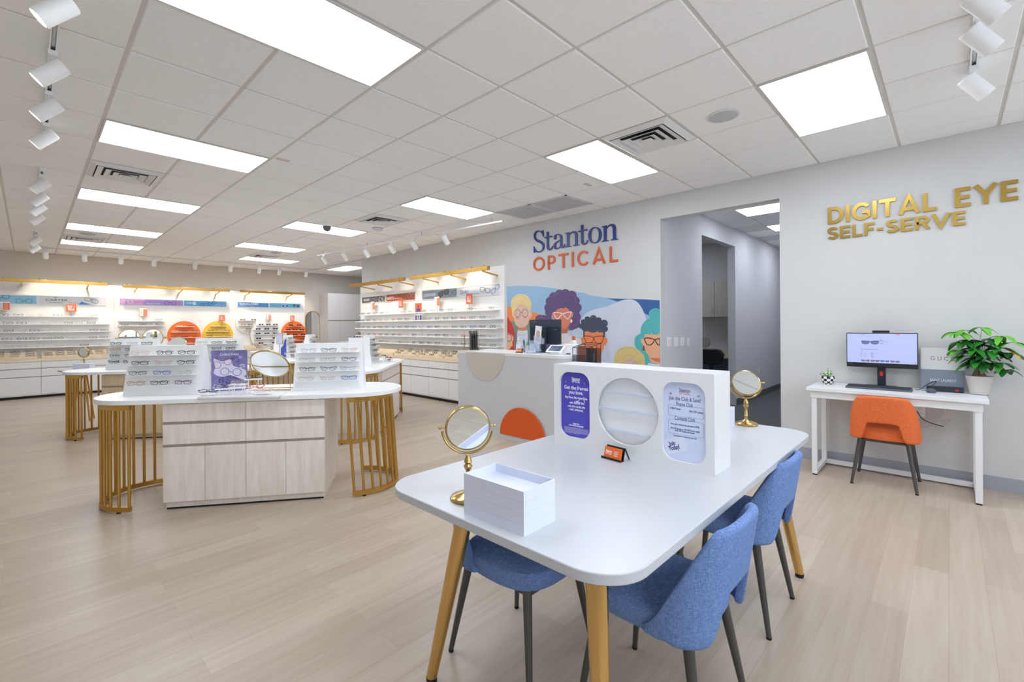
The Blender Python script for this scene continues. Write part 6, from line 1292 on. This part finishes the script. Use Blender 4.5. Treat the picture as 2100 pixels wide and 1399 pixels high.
q = kat(1119, 1.02); T, s = monitor('back of a dark computer monitor on the reception counter', q, math.pi / 2 + .10, .44, .30, .255, False)
MB().box(-.22, .22, .0225, .026, .255 + .060, .255 + .149).build('upper_back', mat('slate_back', (58, 66, 82), .4, noise=.05), T, smooth=False)
text_obj('Lenovo', .022, basis((.155, .0265, .255 + .125), -X_, Z_), STEEL, T, 'brand_mark', width=.075, thick=.0006); text_obj('Tiny', .016, basis((-.15, .0230, .255 + .03), -X_, Z_), STEEL, T, 'brand_mark', width=.045, thick=.0006)
q = kat(1140, .80); T = thing('payment_terminal', 'white payment tablet with dark screen on the reception counter', 'card terminal', q, -math.pi / 2)
MB().hexa([(-.06, -.045, 0), (.075, -.045, 0), (.075, .055, 0), (-.06, .055, 0), (-.06, -.045, .012), (.075, -.045, .012), (.075, .055, .075), (-.06, .055, .075)]).build('base', PLAST, T, bevel=.004)
s = MB().box(-.11, .11, -.065, .065, 0, .012).build('tablet', PLAST, T, bevel=.004); s.location = (0, 0, .058); s.rotation_euler = (.62, 0, 0)
sc_ = MB().box(-.085, .085, -.048, .048, .0122, .0130).build('screen', mat('navy_screen', (64, 76, 108), .2, noise=.05), s, smooth=False); text_obj('Welcome', .022, Matrix.Translation((0, .008, .0134)), mat('screen_text', (150, 160, 190), .5), sc_, width=.09)
q = kat(1170, .88); T = thing('receipt_printer', 'white receipt printer beside the payment tablet', 'printer', q, -math.pi / 2)
MB().prism([(-.075, 0), (-.035, 0), (-.025, .02), (.03, .02), (.04, 0), (.075, 0), (.075, .12), (-.075, .12)], -.05, .05, basis((0, 0, 0), X_, Z_)).build('housing', PLAST, T, bevel=.004); MB().cyl((.035, -.03, .135), (.035, .03, .135), .028, n=24).build('paper_roll', WHITE, T)
T = thing('mesh_file_organizer', 'black wire file organizer with smoked panels beside the printer', 'file organizer', (.80, .66, .95), -math.pi / 2)
for z in (.002, .30): pass
bw_, bd_, bh_ = .10, .12, .235; fr_ = MB(); e = .003
def bar(m_, a, b): m_.cyl(a, b, .0035, n=6)
for k in range(4):
    y = -bd_ + 2 * bd_ * k / 3; h_ = bh_ * (.82 + .18 * k / 3)
    bar(fr_, (-bw_, y, .003), (-bw_, y, h_)); bar(fr_, (bw_, y, .003), (bw_, y, h_)); bar(fr_, (-bw_, y, h_), (bw_, y, h_)); bar(fr_, (-bw_, y, .004), (bw_, y, .004))
for sx in (-1, 1): bar(fr_, (sx * bw_, -bd_, .004), (sx * bw_, bd_, .004)); bar(fr_, (sx * bw_, -bd_, bh_ * .82), (sx * bw_, bd_, bh_))
fr_.build('wire_frame', BLACK, T)
for k in range(4): y = -bd_ + 2 * bd_ * k / 3; MB().box(-bw_ + .004, bw_ - .004, y - .0008, y + .0008, .006, bh_ * .5 if k == 0 else bh_ * .78).build('smoked_panel', SMOKE, T, smooth=False)
MB().box(-.08, .02, -.05, -.044, .008, .21).build('file_folder', mat('folder_rust', (150, 90, 76), .6, noise=.1), T, smooth=False)
q = kat(972, .90); T = thing('file_rack', 'narrow black wire rack of upright folders at the left end of the counter', 'file rack', (q[0], q[1], KZ), -.62)
m = MB()
for x in (-.055, .055):
    for a, b in (((x, -.10, .004), (x, .10, .004)), ((x, -.10, .004), (x, -.10, .20)), ((x, .10, .004), (x, .10, .26)), ((x, -.10, .20), (x, .10, .26))): bar(m, a, b)
for y, z in ((-.10, .004), (.10, .004), (-.10, .20), (.10, .26)): bar(m, (-.055, y, z), (.055, y, z))
m.build('wire_frame', BLACK, T)
for k, c_ in enumerate((BLACK, mat('folder_brown', (112, 98, 88), .6, noise=.1), BLACK, mat('folder_grey', (120, 116, 112), .6, noise=.1), BLACK)): MB().hexa([(-.045 + .02 * k, -.09, .01), (-.04 + .02 * k, -.09, .01), (-.04 + .02 * k, .09, .01), (-.045 + .02 * k, .09, .01), (-.045 + .02 * k, -.09, .215), (-.04 + .02 * k, -.09, .215), (-.04 + .02 * k, .09, .265), (-.045 + .02 * k, .09, .265)]).build('folder', c_, T, smooth=False)
q = kat(952, .74); T = thing('counter_mirror', 'tall oval brass mirror seen edge-on at the left end of the counter', 'mirror', (q[0], q[1], KZ), -.68)
MB().lathe([(.06, 0), (.06, .004), (.006, .006)], n=32).cyl((0, 0, .006), (0, 0, .10), .006, n=12).build('base', BRASS2, T)
h = MB().lathe([(.088, -.006), (.094, 0), (.088, .006), (.001, .006)], (0, 0, 0), 40, (1, 0, 0)).build('mirror_rim', BRASS2, T); h.location = (0, 0, .175); h.rotation_euler = (0, -.10, 0); h.scale = (1, .8, 1.0)
MB().lathe([(.086, -.0062), (.001, -.0064)], (0, 0, 0), 40, (1, 0, 0)).build('mirror_glass', MIRROR, h)

# ================================================================ wall mural
def cA(pts): return [(1030 + .10719 * x, 570 + .10719 * y) for x, y in pts]
def cB(pts): return [(1180 + .15721 * x, 540 + .15721 * y) for x, y in pts]
Y_L, Y_R = 3.085, .452
mur = MB(); MC_ = {}; mmats = []
def mcol(name, rgb):
    if name not in MC_: MC_[name] = len(mmats); mmats.append(mat('mural_' + name, rgb, 0.55, noise=0.04, nscale=5))
    return MC_[name]
lay = [0]
def mpoly(px, name, rgb, sm=0, same=False):
    if sm: px = smoothloop(px, sm)
    lay[0] += 1
    mur.mi = mcol(name, rgb); X = XW - .0012 - lay[0] * .00005; P = []
    for x, y in px:
        w_ = pX(x, y, XW); P.append([min(max(w_.y, Y_R), Y_L), min(max(w_.z, .12), 2.99)])
    ar = sum(P[i][0] * P[(i + 1) % len(P)][1] - P[(i + 1) % len(P)][0] * P[i][1] for i in range(len(P)))
    if ar > 0: P = P[::-1]
    mur.poly([(X, a, b) for a, b in P])
def mline(px, name, rgb, w, closed=False, sm=3):
    """printed line of width w pixels"""
    if sm: px = smoothloop(px, sm, closed)
    lay[0] += 1; mur.mi = mcol(name, rgb); X = XW - .0012 - lay[0] * .00005
    Q = [Vector((min(max(pX(x, y, XW).y, Y_R), Y_L), pX(x, y, XW).z)) for x, y in px]; W_ = w * .0095
    if closed: Q.append(Q[0])
    Ls, Rs, cl = stroke_poly([tuple(p) for p in Q], W_); n = len(Ls); o = len(mur.v); vs = []
    for a, b in zip(Ls, Rs): vs += [(X, min(max(a.x, Y_R), Y_L), a.y), (X, min(max(b.x, Y_R), Y_L), b.y)]
    M = n if cl else n - 1
    mur.add(vs, [(2 * i, 2 * ((i + 1) % n), 2 * ((i + 1) % n) + 1, 2 * i + 1) for i in range(M)])
def mcirc(fn, cx, cy, r, name, rgb, ry=None, same=True): mpoly(fn(circ(cx, cy, r, ry, 22)), name, rgb, 0, same)
SKY = (152, 184, 214)
topc = cA([(60, 168), (400, 150), (700, 165), (1000, 200), (1380, 262), (1586, 295)]) + cB([(160, 408), (300, 435), (460, 462), (880, 470), (1130, 482)])
mpoly(topc + [(1362, 790), (1030, 790)], 'sky', SKY)
mpoly(cB([(380, 447), (460, 460), (880, 470), (1130, 482), (1130, 760), (1020, 720), (950, 680), (860, 630), (700, 560), (520, 490)]), 'deepblue', (52, 96, 154))
mpoly(cA([(60, 540), (95, 545), (300, 590), (560, 650), (825, 720), (960, 780), (900, 830), (600, 832), (300, 832), (60, 832)]), 'orange', (240, 138, 74))
mpoly(cA([(60, 830), (600, 820), (900, 850), (1270, 950), (1480, 930), (1586, 940), (1500, 985), (1260, 1015), (900, 1010), (520, 1060), (300, 1090), (60, 1100)]), 'sage', (128, 146, 124))
mpoly(cA([(1260, 1015), (1500, 975), (1700, 1000), (1900, 1100), (1900, 1700), (1100, 1700), (1100, 1100)]), 'paleblue', (176, 200, 222))
mpoly(cB([(-60, 1500), (-60, 1000), (60, 760), (160, 640), (300, 590), (430, 560), (560, 500), (690, 470), (800, 500), (880, 610), (930, 760), (980, 960), (1010, 1500)]), 'snowhill', (206, 210, 222), 4)
mpoly(cB([(-60, 1500), (-40, 900), (80, 800), (240, 760), (360, 840), (420, 1000), (430, 1500)]), 'snowhill2', (196, 202, 218), 4)
SK1, BLO, PUR, BRN = (226, 186, 166), (232, 208, 146), (98, 78, 118), (216, 128, 98)
# red haired figure at the left edge
mpoly(cA([(80, 785), (150, 825), (205, 930), (240, 1050), (300, 1140), (295, 1200), (255, 1260), (270, 1420), (80, 1420)]), 'red', (204, 64, 54), 3)
mpoly(cA([(80, 1075), (200, 1105), (217, 1180), (190, 1240), (175, 1310), (120, 1385), (80, 1390)]), 'peach', (236, 184, 150), 3)
mline(cA(circ(130, 1147, 56, 68, 20)), 'navyline', (58, 48, 110), 1.0, True, 0); mpoly(cA([(172, 1240), (196, 1240), (200, 1308), (168, 1305)]), 'gold', (240, 190, 70))
# fair haired figure
mpoly(cA([(240, 1040), (285, 1035), (500, 1035), (530, 1060), (530, 1420), (225, 1420)]), 'jacket', (118, 126, 140)); mpoly(cA([(300, 930), (468, 930), (470, 1030), (298, 1030)]), 'neck', (206, 136, 112))
mpoly(cA([(300, 1000), (385, 1018), (478, 1000), (490, 1060), (482, 1420), (285, 1420), (284, 1060)]), 'shirt', (216, 218, 224)); mline(cA([(290, 1065), (340, 1092), (400, 1098), (480, 1062)]), 'inkline', (84, 84, 96), .35)
mpoly(cA([(188, 650), (215, 640), (240, 560), (300, 480), (450, 470), (520, 560), (540, 640), (568, 650), (566, 720), (540, 770), (515, 780), (500, 850), (470, 910), (400, 950), (330, 950), (265, 900), (235, 830), (228, 780), (200, 740), (186, 700)]), 'fair', SK1, 3)
mpoly(cA([(190, 650), (170, 540), (178, 430), (238, 345), (330, 310), (440, 322), (505, 375), (552, 450), (562, 530), (540, 610), (512, 640), (500, 560), (460, 556), (420, 520), (382, 487), (335, 495), (298, 530), (258, 600), (236, 690), (205, 660)]), 'blond', BLO, 3)
for l in ([(215, 400), (250, 360), (305, 350)], [(330, 340), (410, 342), (470, 410)], [(275, 530), (330, 450), (415, 462)], [(420, 520), (450, 555), (492, 540)], [(540, 470), (552, 520), (536, 565)]): mline(cA(l), 'hairline', (150, 120, 66), .28)
mcirc(cA, 295, 768, 34, 'blush', (214, 150, 140), 22, False); mcirc(cA, 438, 762, 30, 'blush', (214, 150, 140), 20)
mline(cA(circ(297, 676, 53, 74, 22)), 'specs', (58, 60, 70), .75, True, 0); mline(cA(circ(438, 673, 54, 75, 22)), 'specs', (58, 60, 70), .75, True, 0); mline(cA([(350, 662), (384, 660)]), 'specs', (58, 60, 70), .75, False, 0)
# curly purple hair figure
lay[0] += 1
for x, y, r in ((1100, 320, 95), (1210, 305, 92), (1330, 340, 95), (1400, 440, 86), (1435, 570, 88), (920, 450, 88), (985, 360, 84), (895, 570, 88), (905, 660, 84), (1150, 470, 200), (1080, 620, 170), (1300, 600, 190), (1410, 750, 96), (1385, 870, 108), (1335, 930, 72), (1330, 790, 120), (720, 795, 88), (800, 790, 80), (880, 790, 76), (760, 1310, 60), (900, 1300, 70), (990, 1300, 80)): mcirc(cA, x, y, r, 'plum', PUR)
mpoly(cA([(1140, 930), (1250, 930), (1250, 1080), (1140, 1080)]), 'brownneck', (196, 104, 84))
mpoly(cA([(1140, 1065), (1265, 1060), (1282, 1105), (1500, 1180), (1560, 1300), (1560, 1430), (1100, 1430)]), 'sweater', (224, 214, 212)); mpoly(cA([(1336, 1108), (1402, 1130), (1402, 1240), (1336, 1230)]), 'strap', (232, 112, 48)); mpoly(cA([(1000, 1290), (1180, 1290), (1180, 1330), (1000, 1330)]), 'strap', (232, 112, 48))
mpoly(cA([(1035, 650), (1055, 595), (1095, 592), (1130, 572), (1170, 588), (1218, 562), (1248, 590), (1272, 600), (1292, 650), (1350, 655), (1366, 690), (1352, 750), (1312, 775), (1308, 860), (1270, 930), (1200, 975), (1120, 960), (1060, 880), (1030, 800), (975, 785), (950, 720), (962, 665)]), 'brown', BRN)
for s_ in (-1, 1):
    cx = 1157 + s_ * 92; P_ = [(cx - 78 * s_ * 0 - 76, 668 + (22 if s_ > 0 else -4)), (cx, 664), (cx + 76, 668 + (-16 if s_ > 0 else 18)), (cx + 48, 735), (cx + 6 * s_, 786), (cx - 46, 745)]
    mline(cA(P_), 'whitespecs', (232, 232, 236), 1.25, True, 3)
mline(cA([(1146, 690), (1160, 686), (1172, 690)]), 'whitespecs', (232, 232, 236), 1.3, False, 0); mcirc(cA, 1325, 826, 20, 'pearl', (236, 228, 214), 36, False)
for l in ([(985, 370), (1010, 315), (1090, 295)], [(1290, 315), (1370, 345), (1410, 440)], [(1165, 435), (1210, 418), (1260, 450)], [(1420, 790), (1450, 850), (1385, 912)], [(660, 800), (720, 750), (820, 770)]): mline(cA(l), 'plumline', (150, 128, 170), .3)
# dark haired figure
lay[0] += 1; DKH = (66, 76, 92)
mpoly(cB([(104, 860), (390, 860), (388, 970), (104, 960)]), 'slatehair', DKH)
mpoly(cB([(255, 1180), (322, 1180), (330, 1400), (250, 1400)]), 'cord', (216, 96, 40)); mpoly(cB([(225, 1180), (300, 1185), (310, 1400), (120, 1400), (120, 1190)]), 'olivebrown', (226, 132, 84))
mpoly(cB([(122, 885), (362, 885), (364, 960), (392, 968), (420, 985), (416, 1030), (400, 1062), (376, 1075), (368, 1120), (345, 1165), (315, 1190), (240, 1196), (160, 1150), (120, 1075), (90, 1050), (76, 1010), (80, 970), (104, 962), (124, 966)]), 'tan', (238, 134, 84))
for x, y, r in ((108, 765, 36), (158, 728, 36), (236, 722, 46), (306, 745, 40), (378, 785, 48), (392, 858, 36), (76, 820, 32), (140, 830, 62), (230, 810, 96), (330, 830, 74)): mcirc(cB, x, y, r, 'slatehair', DKH, None, not (x == 108))
for l in ([(150, 860), (158, 890), (180, 905)], [(250, 845), (285, 880), (335, 870)], [(200, 720), (235, 690), (262, 705)], [(360, 780), (395, 770), (418, 785)]): mline(cB(l), 'slateline', (128, 138, 152), .3)
mline(cB([(112, 955), (175, 950), (236, 968), (238, 990), (222, 1030), (190, 1038), (150, 1034), (130, 1000)]), 'blackspecs', (40, 38, 46), .95, True, 2); mline(cB([(244, 968), (300, 950), (366, 955), (364, 990), (350, 1030), (318, 1046), (275, 1038), (252, 1000)]), 'blackspecs', (40, 38, 46), .95, True, 2)
# teal haired figure at the right edge
lay[0] += 1; TE = (84, 178, 176)
mcirc(cB, 1050, 665, 92, 'teal', TE, 78); mpoly(cB([(965, 722), (1130, 700), (1130, 1345), (905, 1335), (880, 1240), (830, 1160), (782, 1080), (775, 1000), (800, 945), (850, 915), (856, 850), (880, 790), (920, 750)]), 'teal', TE, 3)
mpoly(cB([(905, 925), (980, 930), (992, 905), (1000, 930), (1082, 932), (1092, 905), (1130, 925), (1130, 1310), (1060, 1312), (985, 1292), (962, 1210), (925, 1160), (905, 1080), (870, 1050), (856, 1010), (866, 985), (900, 985)]), 'apricot', (232, 170, 132))
mpoly(cB([(970, 1235), (1130, 1240), (1130, 1290), (1040, 1280)]), 'apricotshade', (206, 124, 88)); mpoly(cB([(950, 1300), (1060, 1318), (1130, 1312), (1130, 1420), (940, 1400)]), 'shirt', (216, 218, 224))
mline(cB([(905, 985), (960, 975), (1030, 998), (1010, 1045), (970, 1068), (930, 1050)]), 'blackspecs2', (26, 26, 30), 1.3, True, 3); mline(cB([(1048, 998), (1090, 985), (1150, 985), (1150, 1070), (1090, 1066), (1062, 1040)]), 'blackspecs2', (26, 26, 30), 1.3, True, 3); mline(cB([(1028, 1000), (1050, 998)]), 'blackspecs2', (26, 26, 30), 1.2, False, 0)
mpoly(cB([(880, 1078), (902, 1078), (910, 1140), (875, 1140)]), 'rust', (158, 74, 48))
for l in ([(975, 735), (905, 780), (875, 860)], [(920, 860), (925, 895), (938, 918)], [(1005, 868), (1030, 912), (1070, 918)], [(845, 935), (800, 1020), (820, 1100)], [(1010, 625), (1060, 618), (1098, 640)]): mline(cB(l), 'tealline', (44, 118, 122), .3)
# fair child at the bottom
mpoly(cB([(515, 1300), (512, 1210), (555, 1135), (640, 1088), (750, 1092), (835, 1140), (900, 1210), (908, 1290), (890, 1420), (520, 1420)]), 'sandhair', (216, 192, 124), 3); mpoly(cB([(600, 1420), (630, 1300), (665, 1255), (710, 1232), (770, 1255), (840, 1325), (850, 1420)]), 'fair2', (214, 178, 160), 3)
for l in ([(555, 1150), (600, 1115), (650, 1112)], [(675, 1108), (760, 1110), (818, 1180)], [(612, 1258), (680, 1195), (762, 1220)], [(770, 1268), (800, 1300), (845, 1285)]): mline(cB(l), 'hairline2', (130, 104, 52), .3)
mo = mur.build('wall_mural', mmats, smooth=False); tag(mo, 'large illustrated wall mural of cartoon people wearing glasses behind the reception counter', 'mural')

# ================================================================ office seen through the hall door
OX = 6.248
ya, yb = pX(1439, 610, 5.90).y, pX(1491, 610, 5.90).y
zc0, zc1 = pX(1464, 650, 5.90).z, pX(1464, 577, 5.90).z
wC = (ya - .9) / 2
ysm = pX(1465, 610, 5.90).y; print('office seam', ysm, ya, yb)
for i in range(2):
    T = thing('office_wall_cabinet', 'grey wood upper cupboard in the office beyond the hall door, %s from the left' % PLACE[i], 'cupboard', (5.90, ysm + .42 - i * .42, zc0), -math.pi / 2, 'office upper cupboards')
    w_ = .42; MB().box(.0005, w_ - .0005, .018, OX - 5.90, 0, zc1 - zc0).build('carcass', COUNTERWOOD, T, smooth=False); MB().box(.003, w_ - .003, 0, .0175, .002, zc1 - zc0).build('door', COUNTERWOOD, T, smooth=False)
    hx_ = .375 if i % 2 == 0 else .045; MB().tube([(hx_, -.0005, .08), (hx_, -.022, .09), (hx_, -.022, .19), (hx_, -.0005, .20)], .005, 8).build('bow_handle', STEEL, T)
T = thing('office_worktop', 'beige worktop with blue-grey front in the office beyond the hall door', 'worktop', (OX - .60, 1.55, 0)); MB().box(0, .598, -.95, .9, .735, .765).build('top', mat('beige_top', (222, 210, 188), .4, noise=.03), T, smooth=False); MB().box(.4, .598, -.95, .9, 0, .7345).build('front_panel', mat('blue_grey_panel', (112, 128, 158), .5, noise=.03), T, smooth=False); MB().box(.582, .598, -.95, .9, .7655, .86).build('upstand', mat('beige_top', (222, 210, 188)), T, smooth=False)
ym = pX(1446, 690, 5.85).y; stand_mirror('round table mirror on the office worktop', (5.85, ym, .7655), -math.pi / 2, .0, .09)
yt_ = pX(1472, 700, 5.9).y; T = thing('tissue_box', 'teal tissue box on the office worktop', 'tissue box', (5.88, yt_, .7655), -math.pi / 2); MB().box(-.115, .115, -.055, .055, 0, .055).build('carton', mat('tissue_teal', (104, 188, 188), .5, noise=.08), T, smooth=False); MB().lathe([(.045, .0552), (.03, .075), (.012, .085), (.001, .088)], n=9).build('tissue', WHITE, T)
yb_ = pX(1459, 700, 5.9).y; T = thing('lotion_bottle', 'clear lotion bottle between the mirror and tissue box', 'bottle', (5.95, yb_, .7655)); MB().lathe([(.028, 0), (.028, .11), (.012, .13), (.012, .15)], n=18).build('bottle', glassy('clear_bottle', (220, 228, 235), .4), T); MB().cyl((0, 0, .1505), (0, 0, .17), .009, n=12).build('cap', PLAST, T)
yc_ = pX(1469, 735, 5.35).y; T = thing('office_chair', 'black office chair seen through the hall door', 'chair', (5.30, yc_, 0), -math.pi / 2)
bk_ = MB().prism(rrect(-.21, .21, -.14, .14, .11), 0, .06, basis((0, -.17, .80), X_, Z_)).build('backrest', BLACK, T, bevel=.02); MB().prism(rrect(-.23, .23, -.20, .20, .09), .43, .50).build('seat', BLACK, T, bevel=.02)
MB().box(-.03, .03, -.215, -.195, .46, .70).cyl((0, 0, .12), (0, 0, .43), .025, n=14).build('post', BLACK, T)
for k in range(5):
    a = k * 1.2566; L_ = MB().hexa([(-.02, 0, .08), (.02, 0, .08), (.015, .27, .06), (-.015, .27, .06), (-.02, 0, .12), (.02, 0, .12), (.015, .27, .085), (-.015, .27, .085)]).build('base_leg', BLACK, T); L_.rotation_euler = (0, 0, a); MB().cyl((-.02, .26, .028), (.02, .26, .028), .027, n=14).build('castor', BLACK, L_)
print('glasses', NG[0])

# small console with bottles in the alcove, left of the right wall's far end
cq = pY(733, 690, 9.9)
T = thing('alcove_console', 'white console table in the alcove before the tall cupboards', 'table', (2.95, 9.9, 0)); MB().box(-.35, .35, -.2, .2, .93, .96).build('tabletop', WHITE, T, bevel=.002)
for sx in (-1, 1):
    for sy in (-1, 1): MB().box(sx * .32 - .015, sx * .32 + .015, sy * .17 - .015, sy * .17 + .015, 0, .9295).build('leg', WHITE, T, smooth=False)
MB().box(-.30, .30, -.18, .18, .30, .32).build('lower_shelf', WHITE, T, smooth=False)
for i, px_ in enumerate((727, 731, 735)):
    q = pY(px_, 690, 9.85); T = thing('small_bottle', '%s dark bottle on the alcove console' % PLACE[i], 'bottle', (q.x, 9.85 - .04 * i, .9605), group='bottles on the alcove console')
    MB().lathe([(.026, 0), (.026, .09), (.012, .105), (.012, .13)], n=16).build('bottle', (BLACK, DARK, ORANGE)[i], T); MB().cyl((0, 0, .1305), (0, 0, .15), .014, n=12).build('cap', BLACK, T)
q = pY(740, 690, 9.95); stand_mirror('small brass mirror on the alcove console', (q.x, 9.97, .9605), .5, .3, .075)
